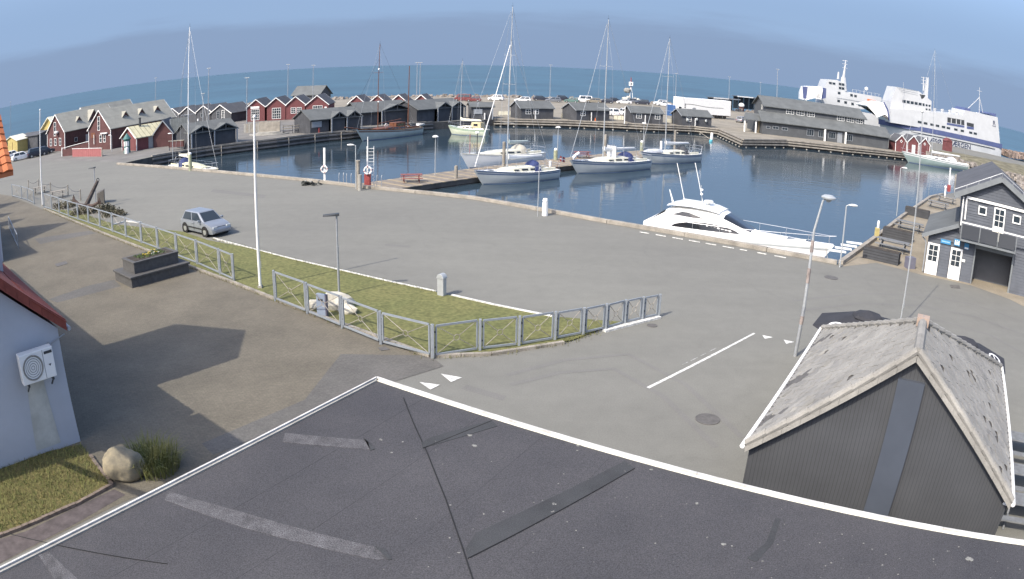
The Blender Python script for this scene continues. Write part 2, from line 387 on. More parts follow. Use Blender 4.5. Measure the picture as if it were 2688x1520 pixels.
def sheet(name, loops, z, m, world_z=True):
    bm = bmesh.new()
    for lp in loops:
        vs = [bm.verts.new((p[0], p[1], z)) for p in lp]
        for i in range(len(vs)): bm.edges.new((vs[i], vs[(i+1) % len(vs)]))
    bmesh.ops.triangle_fill(bm, use_beauty=True, use_dissolve=False, edges=bm.edges[:])
    bmesh.ops.recalc_face_normals(bm, faces=bm.faces)
    for f in bm.faces:
        if f.normal.z < 0: f.normal_flip()
    me = bpy.data.meshes.new(name); bm.to_mesh(me); bm.free(); me.materials.append(m)
    o = bpy.data.objects.new(name, me); COL.objects.link(o); return o
struct(sheet('ground', [outer, basin], 0, m_asph))

# quay walls and shore walls down to the sea bed
b = B()
for lp in (basin, outer):
    for i in range(len(lp)):
        a, c = lp[i], lp[(i+1) % len(lp)]
        b.face([(a.x,a.y,-.003),(c.x,c.y,-.003),(c.x,c.y,-4),(a.x,a.y,-4)])
quay_wall = struct(b.make('quay_wall', m_woodd))

# water: a sheet in the harbour and the open sea out to the horizon
m_water = water_mat('harbour_water', (.030,.050,.068), .07, [(.9,.05),(3.5,.012)], .5)
m_sea = water_mat('sea_water', (.034,.080,.108), .30, [(.25,.25),(1.6,.05)], .6)
m_sea.node_tree.nodes['Principled BSDF'].inputs['Specular IOR Level'].default_value = .25
b = B(); b.face([(-200,20,WZ),(160,20,WZ),(160,203,WZ),(-200,203,WZ)])
hw = struct(sheet('harbour_water', [[p+(p-V((12,100,0))).normalized()*1.5 for p in basin]], WZ, m_water))
S = 32000
b = B(); b.face([(-S,-400,WZ-.03),(S,-400,WZ-.03),(S,S,WZ-.03),(-S,S,WZ-.03)])
struct(b.make('sea', m_sea))

# ------------------------------------------------------------------ quay edges
def offs(line, d):
    """polyline shifted sideways by d (left of travel positive)"""
    res = []
    for i, p in enumerate(line):
        a, c = line[max(i-1,0)], line[min(i+1,len(line)-1)]
        t = (c-a); t.z = 0; t.normalize(); res.append(p+V((-t.y, t.x, 0))*d)
    return res
def runbar(bld, line, w_, h_, z):
    for a, c in zip(line[:-1], line[1:]):
        e = (c-a).normalized()*.02
        bld.bar((a.x-e.x,a.y-e.y,z), (c.x+e.x,c.y+e.y,z), w_, h_)
def split_line(line, step):
    segs = []
    for a, c in zip(line[:-1], line[1:]):
        n = max(1, round((c-a).length/step))
        segs += [(a.lerp(c, i/n), a.lerp(c, (i+1)/n)) for i in range(n)]
    return segs
q = struct(bpy.data.objects.new('quay_kerb', None)); COL.objects.link(q)
for a, c in split_line(offs(near, -.22), 5.0):
    e = (c-a).normalized()*.012
    hh = .26+random.uniform(-.015,.015)
    B().bar((a.x+e.x,a.y+e.y,hh/2+.003), (c.x-e.x,c.y-e.y,hh/2+.003), .34, hh).make('kerb_timber', m_wood, q, bevel=.02)
for a, c in split_line(offs([near[-1]]+right[:4], -.2), 4.0):
    e = (c-a).normalized()*.012
    B().bar((a.x+e.x,a.y+e.y,.13), (c.x-e.x,c.y-e.y,.13), .32, .25).make('kerb_timber', m_wood, q, bevel=.02)
for a, c in split_line(offs(left, -.15), 6.0):
    B().bar((a.x,a.y,.1), (c.x,c.y,.1), .3, .2).make('kerb_timber', m_wood, q)
# far quay: stacked fender timbers with stub piles below
fq = struct(bpy.data.objects.new('far_quay', None)); COL.objects.link(fq)
fl = far
for k, (z, d) in enumerate(((.06,-.10),(-.34,.22),(-.80,.36))):
    for a, c in split_line(offs(fl, d), 8.0):
        B().bar((a.x,a.y,z), (c.x,c.y,z), .34, .22).make('fender_timber', m_wood, fq)
for a, c in split_line(offs(fl, .5), 2.6):
    m_ = a.lerp(c, .5)
    B().lathe([(.17,-3.5),(.17,-1.22),(.10,-1.18)], (m_.x,m_.y,0), 8).make('pile', m_conc if random.random() < .8 else m_wood, fq)
lqf = struct(bpy.data.objects.new('left_quay', None)); COL.objects.link(lqf)
for z, d in ((-.35,.12),(-.95,.16)):
    for a, c in split_line(offs(left, d), 9.0):
        B().bar((a.x,a.y,z), (c.x,c.y,z), .2, .22).make('fender_timber', m_concd, lqf)
for a, c in split_line(offs(left, .2), 7.5):
    m_ = a.lerp(c, .5)
    B().bar((m_.x,m_.y,-2.5),(m_.x,m_.y,.05), .12).make('fender_post', m_wood, lqf)
nq = struct(bpy.data.objects.new('right_quay', None)); COL.objects.link(nq)
for a, c in split_line(offs([near[-1]]+right[:4], .12), 3.0):
    m_ = a.lerp(c, .5)
    B().bar((m_.x,m_.y,-3),(m_.x,m_.y,-.02), .24).make('fender_post', m_woodd, nq)

# ------------------------------------------------------------------ ground surfaces
# tan gravel and paving of the far side and of the left quay
struct(sheet('gravel_yard', [[P(1296,312)+V((0,1.2,0)), P(1515,316.5), P(1700,326), P(1822,331), P(1890,338), P(1952,364), P(2065,367), P(2224,384.5), P(2370,401), V((90,150,0)), V((96,196,0)), V((86,233,0)), V((30,236,0)), V((-24,232,0)), V((-60,220,0)), V((-50,165,0)), V((-20,142,0))]], .004, m_tan))
struct(sheet('left_quay_paving', [[P(400,409.5), P(537,387), P(622,376), P(725,364.5), P(787,356.5), P(862,348), P(925,342.5), P(1065,324.5), P(1135,319.7), V((-21,143,0)), V((-52,164,0)), V((-95,200,0)), V((-130,163,0)), V((-100,110,0)), P(318,426)]], .005, mat('grey_quay_paving', (.175,.168,.155), .9, .15, .3, .2, 20, fine=.12, fscale=10)))
struct(sheet('beach', [[V((-60.5,223.5,0)), V((-100.5,203.5,0)), V((-136,166,0)), V((-241,151,0)), V((-250,165,0)), V((-145,185,0)), V((-106,214,0)), V((-62,231,0)), V((-24,240,0)), V((-24,234.5,0))]], -.6, m_sand))
m_pave = paving_mat('tan_pavers', (.146,.131,.099), (.131,.116,.089), (.098,.088,.070), -.62)
m_band = paving_mat('grey_pavers', (.120,.114,.104), (.106,.102,.094), (.08,.078,.072), -.62)
f_dir = (P(612,737)-P(117,545)).normalized()
pave = [P(-60,500), P(30,515), P(113,549), P(300,622), P(450,679), P(612,742), P(690,773), P(850,832), P(1000,886), P(1128,931), P(1160,960), P(1010,1010), P(700,1120), P(500,1240), P(300,1330), P(0,1480), V((-12,5,0)), V((-60,10,0)), V((-80,45,0))]
struct(sheet('plaza_paving', [pave], .008, m_pave))
z_ = lambda x, y: P(x/4, 640+y/4)
struct(sheet('paving_band', [[P(128,786), P(230,751), P(300,735), P(318,752), P(240,772), P(150,795)]], .012, m_band))
struct(sheet('paving_band', [[P(90,627), P(235,606), P(252,613), P(105,641)]], .012, m_band))
struct(sheet('brick_apron', [[P(895,930), P(1128,934), P(1165,962), P(1010,1010), P(560,1195), P(530,1165), P(800,1050)]], .012, m_band))
struct(sheet('right_terrace_paving', [[p for p in offs([near[-1]]+right[:4], -.36)]+[V((60,72,0)), V((45,50,0)), P(2720,822), P(2651,786), P(2548,749), P(2420,722), P(2300,690), P(2212,700)]], .006, mat('sandy_pavers', (.25,.218,.165), .9, .12, .6, .2, 30, fine=.12, fscale=8)))
# road markings
struct(sheet('road_line', [[P(1697,1017), P(1705,1020), P(1983,876), P(1978,874)]], .0078, m_mark))
for k, (x0,y0,x1,y1) in enumerate(((1790,957,1805,950),(1812,947,1830,938),(1838,934,1852,927),(1860,923,1880,913))):
    struct(sheet('worn_line', [[P(x0,y0), P(x0+2.5,y0+1.2), P(x1+2.5,y1+1.2), P(x1,y1)]], .0074, mat('worn_road_paint', (.30,.30,.285), .9, .2, 6, fine=.3, fscale=9)))
for tri in (((1101,1004),(1155,1011),(1130,1024)), ((1157,982),(1213,992),(1184,1004)), ((2001,880),(2029,885.5),(2008,890)), ((2057,892),(2085,898),(2064,903))):
    o = struct(sheet('give_way_triangle', [[P(*t) for t in tri]], 0.0078 if tri[0][0] > 1500 else .0175, m_mark))
# low painted kerb along the lawn
lawn = [P(118,549), P(180,577), P(300,626), P(450,683), P(612,744), P(700,779), P(850,836), P(1000,890), P(1128,936), P(1290,930), P(1500,896), P(1572,868), P(1640,848), P(1445,833), P(1185,779), P(1150,770), P(1020,742), P(870,705), P(640,650), P(545,632), P(480,610), P(300,590), P(200,555)]
struct(sheet('lawn', [lawn], .05, m_grass))
kl = [P(560,627), P(640,649), P(770,683), P(900,713), P(1020,741), P(1146,768)]
qk = struct(bpy.data.objects.new('lawn_kerb', None)); COL.objects.link(qk)
def kerbrun(line, step, w_, h_, m_, nm):
    for a, c in split_line(line, step):
        e = (c-a).normalized()*.01
        B().bar((a.x+e.x,a.y+e.y,h_/2), (c.x-e.x,c.y-e.y,h_/2), w_, h_).make(nm, m_, qk)
kerbrun(kl, 1.0, .09, .09, m_mark, 'kerbstone')
kerbrun([P(1186,778), P(1300,804), P(1450,834)], 1.0, .10, .10, m_mark, 'kerbstone')
kerbrun([P(296,592), P(330,582), P(372,586)], 1.0, .10, .10, m_mark, 'kerbstone')
kerbrun([P(117,549), P(300,625), P(450,682.5), P(612,743.5), P(700,778.5), P(850,836), P(1000,890), P(1130,938), P(1290,932), P(1480,902)], 1.0, .16, .11, m_wood, 'edging_stone')
kerbrun([P(1585,871), P(1731,834)], 1.2, .22, .08, m_mark, 'kerbstone')

# repairs, tyre marks and damp smears in the asphalt
m_patch = asphalt_mat('newer_asphalt', (.172,.169,.157), (.142,.140,.132))
m_tyre = asphalt_mat('tyre_polished_asphalt', (.182,.179,.165), (.148,.146,.138))
struct(sheet('asphalt_repair', [[P(1225,1010), P(1330,1040), P(1318,1052), P(1210,1021)]], .0042, m_patch))
struct(sheet('asphalt_repair', [[P(560,497), P(700,512), P(692,520), P(552,504)]], .0042, m_patch))
struct(sheet('asphalt_repair', [[P(1010,640), P(1075,645), P(1078,650), P(1012,645)]], .0042, m_patch))
def arc(pts, wd, z, m_):
    q = [P(*p) for p in pts]; l, r = offs(q, wd/2), offs(q, -wd/2)
    struct(sheet('tyre_mark', [l+r[::-1]], z, m_))
for k, pts in enumerate(([(2688,846),(2560,800),(2420,775),(2250,770),(2080,790)], [(2688,880),(2560,832),(2420,803),(2260,796),(2100,815)], [(2688,930),(2600,880),(2480,845),(2380,830)], [(1950,1150),(1800,1010),(1650,930),(1480,945),(1330,985)], [(1880,1175),(1740,1040),(1610,968),(1470,978),(1340,1010)])):
    arc(pts, .24, .0044+.0003*k, m_tyre)
# ------------------------------------------------------------------ buildings
def window(par, o, ux, n, w_, h_, nx=1, ny=1, fm=None, gm=None, fr=.08, name='window'):
    """framed window: o = lower left corner on the wall, ux along it, n outwards"""
    o, ux, n = V(o), V(ux).normalized(), V(n).normalized(); uz = V((0,0,1)); fm = fm or m_white; gm = gm or m_glass
    b = B(); c = o+n*.03
    def seg(a, e, t): b.bar(a, e, t, .05, upv=n)
    seg(c+uz*fr/2, c+ux*w_+uz*fr/2, fr); seg(c+uz*(h_-fr/2), c+ux*w_+uz*(h_-fr/2), fr)
    seg(c+ux*fr/2+uz*fr, c+ux*fr/2+uz*(h_-fr), fr); seg(c+ux*(w_-fr/2)+uz*fr, c+ux*(w_-fr/2)+uz*(h_-fr), fr)
    for i in range(1, nx): seg(c+ux*w_*i/nx+uz*fr, c+ux*w_*i/nx+uz*(h_-fr), fr*.6)
    for j in range(1, ny): seg(c+ux*fr+uz*h_*j/ny+n*.004, c+ux*(w_-fr)+uz*h_*j/ny+n*.004, fr*.6)
    f = b.make(name, fm, par)
    g = o+n*.012; k = fr*.5
    B().face([g+ux*k+uz*k, g+ux*(w_-k)+uz*k, g+ux*(w_-k)+uz*(h_-k), g+ux*k+uz*(h_-k)]).make('pane', gm, f)
    return f
def plank_door(par, o, ux, n, w_, h_, m_):
    o, ux, n = V(o), V(ux).normalized(), V(n).normalized()
    b = B().extr([o+n*.003, o+ux*w_+n*.003, o+ux*w_+V((0,0,h_))+n*.003, o+V((0,0,h_))+n*.003], n*.05)
    d = b.make('door', m_, par)
    hb = o+ux*(w_*.85)+V((0,0,h_*.5))+n*.055
    B().bar(hb, hb+ux*.12+n*.01, .04, .03).make('handle', m_grey, d); return d
X, Y_ = V((1,0,0)), V((0,1,0))
def roof_pair(par, W, D, he, hr, ov, ridge_y, m_, t=.12, vm=None, back=True):
    """two roof slabs, ridge along y (gable to the front) or along x"""
    half = (W if ridge_y else D)/2; sl = (hr-he)/half
    for s in (0, 1):
        if ridge_y:
            xe = -ov if s == 0 else W+ov; ze = he-sl*ov
            pts = [V((xe,-ov,ze+.02)), V((W/2,-ov,hr+.02)), V((W/2,D+ov,hr+.02)), V((xe,D+ov,ze+.02))]
        else:
            ye = -ov if s == 0 else D+ov; ze = he-sl*ov
            pts = [V((-ov,ye,ze+.02)), V((-ov,D/2,hr+.02)), V((W+ov,D/2,hr+.02)), V((W+ov,ye,ze+.02))]
        B().extr(pts, (0,0,t)).make('roof_slope', m_, par)
    if vm:
        bb = .16
        if ridge_y:
            ze = he-sl*ov
            for y in ((-ov-.03,) if not back else (-ov-.03, D+ov+.03)):
                B().bar((-ov,y,ze+.05),(W/2,y,hr+.05), .05, bb, upv=(0,0,1)).make('verge_board', vm, par)
                B().bar((W+ov,y,ze+.05),(W/2,y-.004,hr+.05), .05, bb).make('verge_board', vm, par)
        else:
            ze = he-sl*ov
            for x in (-ov-.03, W+ov+.03):
                B().bar((x,-ov,ze+.05),(x,D/2,hr+.05), .05, bb).make('verge_board', vm, par)
                B().bar((x,D+ov,ze+.05),(x+.004,D/2,hr+.05), .05, bb).make('verge_board', vm, par)
def walls(par, W, D, he, hr, ridge_y, m_, name='wall'):
    b = B()
    if ridge_y:
        b.extr([(0,0,0),(W,0,0),(W,0,he),(W/2,0,hr),(0,0,he)], (0,D,0))
    else:
        b.extr([(0,0,0),(0,D,0),(0,D,he),(0,D/2,hr),(0,0,he)], (W,0,0))
    return b.make(name, m_, par)
def house(name, label, cat, A, Bp, D, he, hr, wm, rm, ridge_y=True, vm=None, ov=.3, wins=(), doors=(), group=None, corner=None):
    W = (V(Bp)-V(A)).length
    t = thing(name, label, cat, A, heading(A, Bp), group)
    walls(t, W, D, he, hr, ridge_y, wm); roof_pair(t, W, D, he, hr, ov, ridge_y, rm, vm=vm)
    for wdef in wins:
        side, u, z, ww, wh, nx, ny = wdef[:7]; fm = wdef[7] if len(wdef) > 7 else None
        if side == 'f': window(t, (u,0,z), X, -Y_, ww, wh, nx, ny, fm)
        elif side == 'r': window(t, (W,u,z), Y_, X, ww, wh, nx, ny, fm)
        else: window(t, (0,u+ww,z), -Y_, -X, ww, wh, nx, ny, fm)
    for side, u, ww, wh, dm in doors:
        if side == 'f': plank_door(t, (u,0,.02), X, -Y_, ww, wh, dm)
        elif side == 'r': plank_door(t, (W,u,.02), Y_, X, ww, wh, dm)
        else: plank_door(t, (0,u+ww,.02), -Y_, -X, ww, wh, dm)
    if corner:
        for x in (0, W): B().box(x-.06, x+.06, -.05, .06, 0, he).make('corner_board', corner, t)
    return t, W

# ---- two big red houses on the left shore
def dormer(par, x0, y0, zb, w_, h_, dep, wm, rm):
    """small gabled dormer that looks along +x from a right-hand roof slope"""
    b = B().extr([(x0,y0,zb),(x0,y0+w_,zb),(x0,y0+w_,zb+h_*.6),(x0,y0+w_/2,zb+h_),(x0,y0,zb+h_*.6)], (-dep,0,0))
    d = b.make('dormer', wm, par)
    for s in (0,1):
        ye = y0-.18 if s == 0 else y0+w_+.18
        B().extr([(x0+.2,ye,zb+h_*.46),(x0+.2,y0+w_/2,zb+h_+.03),(x0-dep,y0+w_/2,zb+h_+.03),(x0-dep,ye,zb+h_*.46)], (0,0,.08)).make('dormer_roof', rm, d)
    window(d, (x0,y0+w_*.22,zb+.15), Y_, X, w_*.56, h_*.5, 2, 2, m_grey)
A, C = P(234,394), P(291,392); m_ = (A+C)/2
hr = HT(m_, 260,290); he = HT(A, 233,341); W2 = (C-A).length
ends = P(416,265,hr); dirx = (C-A).normalized(); D2 = (ends-m_).dot(V((-dirx.y,dirx.x,0)))
t, W2 = house('red_house', 'red gabled house with tall narrow window and three dormers on grey roof', 'house', A, C, max(16, min(26, D2)), he, hr, m_redd, m_eternit, True, m_white, .25,
    wins=[('f', W2*.42, he*.55+1.3, .75, 2.4, 1, 3), ('f', W2*.5, 1.2, .8, 1.3, 1, 2), ('f', W2*.68, 1.2, .7, 1.3, 1, 2), ('r', 2.5, 1.2, .8, .9, 1, 1, m_grey)], group=None, corner=m_white)
DD2 = max(16, min(26, D2))
for k in range(3): dormer(t, W2*.80, DD2*(.25+.25*k), he+.55, 1.3, 1.7, 2.6, m_redd, m_eternit)
B().bar((W2*.3,-.3,1.0),(W2*.3,-.3,2.6),.1).make('post', m_white, t)
B().bar((W2*.6,-.25,2.75),(W2*.9,-.25,2.75),.25,.16).make('awning_box', m_white, t)
sg = B().box(W2*.12,W2*.3,-.06,-.005,2.0,2.9).make('sign_board', m_brown, t)
A1 = P(125,398); C1 = A1+dirx*7.0; m1 = (A1+C1)/2
hr1 = HT(m1, 147,301); he1 = HT(A1, 126,349)
e1 = P(252,280,hr1); D1 = max(14, min(24, (e1-m1).dot(V((-dirx.y,dirx.x,0)))))
t, W1 = house('red_house', 'red gabled house with three ground floor windows beside parked cars', 'house', A1, C1, D1, he1, hr1, m_redd, m_eternit, True, m_white, .25,
    wins=[('f', 2.7, he1*.8, .9, 2.6, 1, 3), ('f', 1.1, 1.0, .8, 1.4, 1, 2), ('f', 2.9, 1.0, .8, 1.4, 1, 2), ('f', 4.8, 1.0, .8, 1.4, 1, 2), ('r', 2.5, 1.2, .8, .8, 1, 1, m_grey), ('r', 8, 1.6, .8, .8, 1, 1, m_grey)], doors=[('r', 5.5, 1.0, 2.1, m_grey)], corner=m_white)
dormer(t, W1*.82, D1*.28, he1+.5, 1.3, 1.6, 2.4, m_redd, m_eternit)
bb = B().extr([(W1*.86,D1*.5,he1-1),(W1*.86,D1*.5+2.6,he1-1),(W1*.86,D1*.5+2.6,he1+1.2),(W1*.86,D1*.5+1.3,he1+2.9),(W1*.86,D1*.5,he1+1.2)], (-4,0,0))
cg = bb.make('cross_gable', m_redd, t)
for s in (0,1):
    ye = D1*.5-.25 if s == 0 else D1*.5+2.85
    B().extr([(W1*.86+.3,ye,he1+.85),(W1*.86+.3,D1*.5+1.3,he1+2.95),(W1*.86-4,D1*.5+1.3,he1+2.95),(W1*.86-4,ye,he1+.85)], (0,0,.1)).make('cross_gable_roof', m_eternit, cg)
B().lathe([(.45,0),(.5,.05),(.5,.35),(.0,.45)], (4.3,-.35,he1-.2), 10).make('hanging_sign', m_white, t)
# grey roofed block behind them
e2 = P(292,271,hr1+.3)
house('red_house', 'grey roofed house standing behind the pair of big red houses', 'house', e2+V((-9,-2,-e2.z)), e2+V((-3,-4,-e2.z)), 14, he1, hr1+.3, m_redd, m_eternit, True, m_white, .25)
# ramp wall and red fence
t = thing('ramp', 'dark access ramp with white handrail leading up to the red houses', 'ramp', P(163,411))
a, c = P(163,411), P(233,404)
B().extr([a, c, V((c.x,c.y,HT(c,232,373))), V((a.x,a.y,HT(a,160,395)))], V((-.1,.15,0))).make('ramp_wall', m_redd, t, world=True)
B().bar((a.x,a.y,HT(a,160,390)), (c.x,c.y,HT(c,232,371)), .08).make('handrail', m_white, t, world=True)
B().bar(a, (a.x,a.y,HT(a,160,388)), .14).make('post', m_white, t, world=True)
t = thing('red_fence', 'solid red board fence with white capping in front of red house', 'fence', P(190,411), 0)
a, c = P(190,411.5), P(267,411); h_ = 1.25; n_ = 14
for i in range(n_):
    q0, q1 = a.lerp(c, i/n_+.002), a.lerp(c, (i+1)/n_-.002)
    B().extr([q0, q1, q1+V((0,0,h_)), q0+V((0,0,h_))], (.02,.05,0)).make('board', mat('faded_red_boards', (.30,.11,.11), .8, .08, 2), t, world=True)
B().bar(a+V((0,0,h_+.03)), c+V((0,0,h_+.03)), .12, .06).make('capping', m_white, t, world=True)
B().bar(c+V((.05,0,0)), c+V((.05,0,h_+.1)), .14).make('post', m_wood, t, world=True)

# ---- ochre shed, ochre house, long dark shed on the far left
A, C = P(13,404), P(46,401)
t, W_ = house('ochre_shed', 'small ochre wooden shed with dark hatch and cream roof edge', 'shed', A, C, 3.5, HT(A,13,373), HT((A+C)/2,29,359), m_yellow, m_cream, True, m_cream, .25, wins=[('f', .5, 1.6, 1.0, 1.0, 2, 1, m_dkmetal)], doors=[('f', .2, .9, 1.3, m_darkin)])
B().bar((W_*.62,-.04,0),(W_*.62,-.04,2.3),.12,.04).make('drainpipe', m_brown, t)
A = P(93,396)+V((-14,20,0)); C = A+dirx*9
house('ochre_house', 'ochre gabled house with cream bargeboards behind the red house', 'house', A, C, 10, HT(A,96,348), HT((A+C)/2,135,307), m_yellow, m_cream, True, m_cream, .5)
A, C = P(47,397), P(99,391)
house('long_dark_shed', 'long low dark shed between ochre shed and red house', 'shed', A, C, 7, HT(A,47,362), HT(A,47,362)+.5, m_black, m_feltd, False, None, .3, wins=[('f', 2.0, .9, .9, 1.2, 1, 1, m_grey)])
A, C = P(92,386)+V((-3,4,0)), P(126,383)+V((-3,4,0))
house('ochre_lean_to', 'ochre lean-to with round port window against red house', 'shed', A, C, 4, HT(A,92,352), HT(A,92,352)+.3, m_yellow, m_cream, False, m_cream, .3)

# ---- small red house with striped roof, advertising column
A, C = P(321,394.5), P(359,396)
m_strip = mat('pale_seamed_roof', (.52,.49,.33), .7, .1, 1.5, stripes=('Y', 1.15, .75))
t, W_ = house('small_red_house', 'small red house with pale roof striped by dark seams', 'house', A, C, 7.0, HT(A,322,361), HT((A+C)/2,337,335.5), m_red, m_strip, True, m_white, .3, wins=[('r', 4.6, 1.0, .9, .8, 1, 1, m_grey)], doors=[('r', 2.3, .9, 1.9, m_grey)], corner=m_white)
B().lathe([(.18,0),(.18,1.6),(.24,1.65),(.24,1.8)], (W_*.55,2.0,HT((A+C)/2,337,335.5)-.5), 10).make('chimney', m_dkmetal, t)
A = P(334,401)
t = thing('advertising_column', 'teal advertising column with conical cap and posters beside small red house', 'column', A)
B().lathe([(.62,0),(.62,.15),(.55,.2),(.55,2.0)], (0,0,0), 20).make('drum', mat('teal_paint', (.06,.16,.15), .6), t, smooth=True)
B().lathe([(.68,2.0),(.72,2.1),(.2,2.75),(.02,2.95)], (0,0,0), 20).make('cap', mat('teal_paint'), t, smooth=True)
for a0 in (-2.3,-1.5,-.9):
    B().loft([[V((.56*math.cos(a0+k*.12),.56*math.sin(a0+k*.12),z)) for k in range(5)] for z in (1.0,1.75)], caps=False, closed=False).make('poster', m_white, t)
t2 = tag(B().lathe([(.3,0),(.34,.05),(.34,.8),(.3,.9),(.1,.95)], tuple(P(333,404)), 12).make('litter_bin', m_white), 'white litter bin standing before the teal advertising column', 'bin')

# ---- dark red L shaped house behind the small sailing boat
A, C = P(404,388), P(453,383)
t, W_ = house('dark_gabled_shed', 'dark red gabled shed with mossy roof behind moored small sailing boat', 'shed', A, C, 7, HT(A,405,352), HT((A+C)/2,431,317), m_redd, m_feltd, True, m_grey, .25)
A, C = P(453,381.5), P(492,377)
t, W_ = house('dark_shop', 'dark wooden shop under a corrugated roof with wide front opening', 'shop', A, C, 5, HT(A,453,345), HT(A,453,345)+1.7, m_black, mat('corrugated_dark_roof', (.09,.10,.10), .8, .12, 1, stripes=('X', 2.2, .45)), False, m_grey, .3, wins=[('f', 1.4, .9, 1.2, 1.2, 2, 1, m_grey)])
t = thing('notice_board', 'dark notice board with maps on posts by the left quay', 'notice board', P(485,393))
for dx in (-2.6, -.2): B().bar((dx,0,0),(dx,0,1.3),.1).make('post', m_black, t)
B().box(-2.7,-.1,-.05,.05,.45,1.3).make('board', m_redd, t); B().box(-2.75,-.05,-.1,.1,1.3,1.42).make('cap', m_wood, t)

# ---- black gables and red gables along the left basin
bx = [(437,474,450.6,285.6,302), (474,519,496,281,296), (519,560,542,277.5,293), (555,608,577.5,276,292)]
A0, A9 = P(437,329), P(608,321)
labs = ['black gabled shop, nearest to the dormered red house', 'black gabled shop, second from the dormered red house', 'black gabled shop under a lamp mast behind its roof', 'black gabled shop with tall white glazed doors']
for k, (x0, x1, ax, ay, ey) in enumerate(bx):
    a = A0.lerp(A9, (x0-437)/171); c = A0.lerp(A9, (x1-437)/171-.004)
    hr = HT((a+c)/2, ax, ay); he = hr-(c-a).length*.30
    wv = [('f', (c-a).length*.55, .6, .9, 2.0, 2, 4), ('f', (c-a).length*.32, .9, .8, 1.6, 2, 3, m_grey)] if k == 3 else [('f', (c-a).length*.3, 1.3, .9, .9, 2, 1, m_grey)]
    house('black_gabled_shop', labs[k], 'shop', a, c, 8, he, hr, m_black, m_feltd, True, m_white, .22, wins=wv)
rx_ = [(649,697,667,262), (702,752,725.6,257), (753,803,777,254), (805,862,830,251)]
R0, R9 = P(649,320), P(862,310)
rl = ['red gabled shop with white sign over its glazed doors', 'red gabled shop with two white folding doors', 'red gabled shop with a pair of small square windows', 'red gabled shop with small white plaque beside its windows']
for k, (x0, x1, ax, ay) in enumerate(rx_):
    a = R0.lerp(R9, (x0-649)/213); c = R0.lerp(R9, (x1-649)/213-.004); W_ = (c-a).length
    hr = HT((a+c)/2, ax, ay); he = hr-W_*.40
    wv = {0: [('f', W_*.22, .25, W_*.48, 2.2, 4, 4)], 1: [('f', W_*.28, .3, W_*.48, 2.2, 4, 4)], 2: [('f', W_*.25, 1.2, 1.0, 1.2, 2, 3), ('f', W_*.56, 1.2, 1.0, 1.2, 2, 3)], 3: [('f', W_*.3, 1.0, W_*.44, 1.6, 4, 3)]}[k]
    t, W_ = house('red_gabled_shop', rl[k], 'shop', a, c, 9, he, hr, m_red, m_feltd, True, m_white, .22, wins=wv)
    if k == 0: B().box(W_*.2,W_*.7,-.1,-.01,2.6,3.05).make('sign_board', m_white, t)
    if k == 3: B().box(W_*.84,W_*.94,-.08,-.01,1.9,2.3).make('plaque', m_white, t)
rx2 = [(914,959,938,252), (974,1010,993,250.6), (1029,1066,1048,249.4), (1080,1131,1104,249.4)]
Q0, Q9 = P(914,304), P(1131,303)
rl2 = ['red gabled hut showing above the roof of the two-bay boathouse', 'red gabled hut behind the tall mast of the cutter', 'red gabled hut with white lean-to canopy on its left', 'red gabled hut with white sign, last of its row']
for k, (x0, x1, ax, ay) in enumerate(rx2):
    a = Q0.lerp(Q9, (x0-914)/217); c = Q0.lerp(Q9, (x1-914)/217); W_ = (c-a).length
    hr = HT((a+c)/2, ax, ay); he = hr-W_*.42
    t, W_ = house('red_gabled_hut', rl2[k], 'hut', a, c, 6, he, hr, m_red, m_feltd, True, m_white, .22, wins=[('f', W_*.3, 1.0, 1.0, 1.2, 2, 2)])
    if k == 3: B().box(W_*.15,W_*.55,-.1,-.01,he-.1,he+.12).make('sign_board', m_white, t)
# tall dark house behind the red shops
A, C = P(768,292), P(838,291)
house('tall_dark_house', 'tall dark hip-roofed house rising behind the red gabled shops', 'house', A, C, 5, HT(A,768,249), HT(A,790,231)+.3, m_black, m_felt, False, None, .4)
# terrace fence, steps in front of the red shops
t = thing('terrace_fence', 'grey board terrace screen in front of the red gabled shops', 'fence', P(660,349))
a, c = P(640,349), P(735,344); n_ = 16
for i in range(n_):
    q0, q1 = a.lerp(c, (i+.04)/n_), a.lerp(c, (i+.96)/n_)
    B().extr([q0, q1, q1+V((0,0,1.5)), q0+V((0,0,1.5))], (.02,.06,0)).make('board', m_wood if i % 2 else m_conc, t, world=True)
t = thing('round_steps', 'pale half-round stone steps beside the left quay', 'steps', P(707,352))
for k, (r, z) in enumerate(((3.4,.12),(2.7,.26),(2.0,.42))):
    B().prism([(r*math.cos(PI+PI*i/14), r*.75*math.sin(PI+PI*i/14)) for i in range(15)], z-.14 if k else 0.006, z).make('step', m_conc, t)
B().box(-1.8,1.8,.003,.25,0.006,2.0).make('back_wall', m_wood, t)
for nm, px0, px1, pyb, lab in (('bench_stand', 742, 770, 352, 'dark slatted bench stand on the left quay'), ('bench_stand', 773, 797, 350, 'dark slatted bench stand beside the wooden post')):
    t = thing(nm, lab, 'bench', P(px0,pyb), heading(P(px0,pyb), P(px1,pyb-2)))
    L_ = (P(px1,pyb-2)-P(px0,pyb)).length
    for z in (.35, .75, 1.15): B().box(0,L_,-.04,.04,z,z+.16).make('slat', m_wood if z > .5 else m_black, t)
    for x in (.1,L_-.1): B().box(x-.05,x+.05,.05,.15,0.006,1.4).make('post', m_black, t)

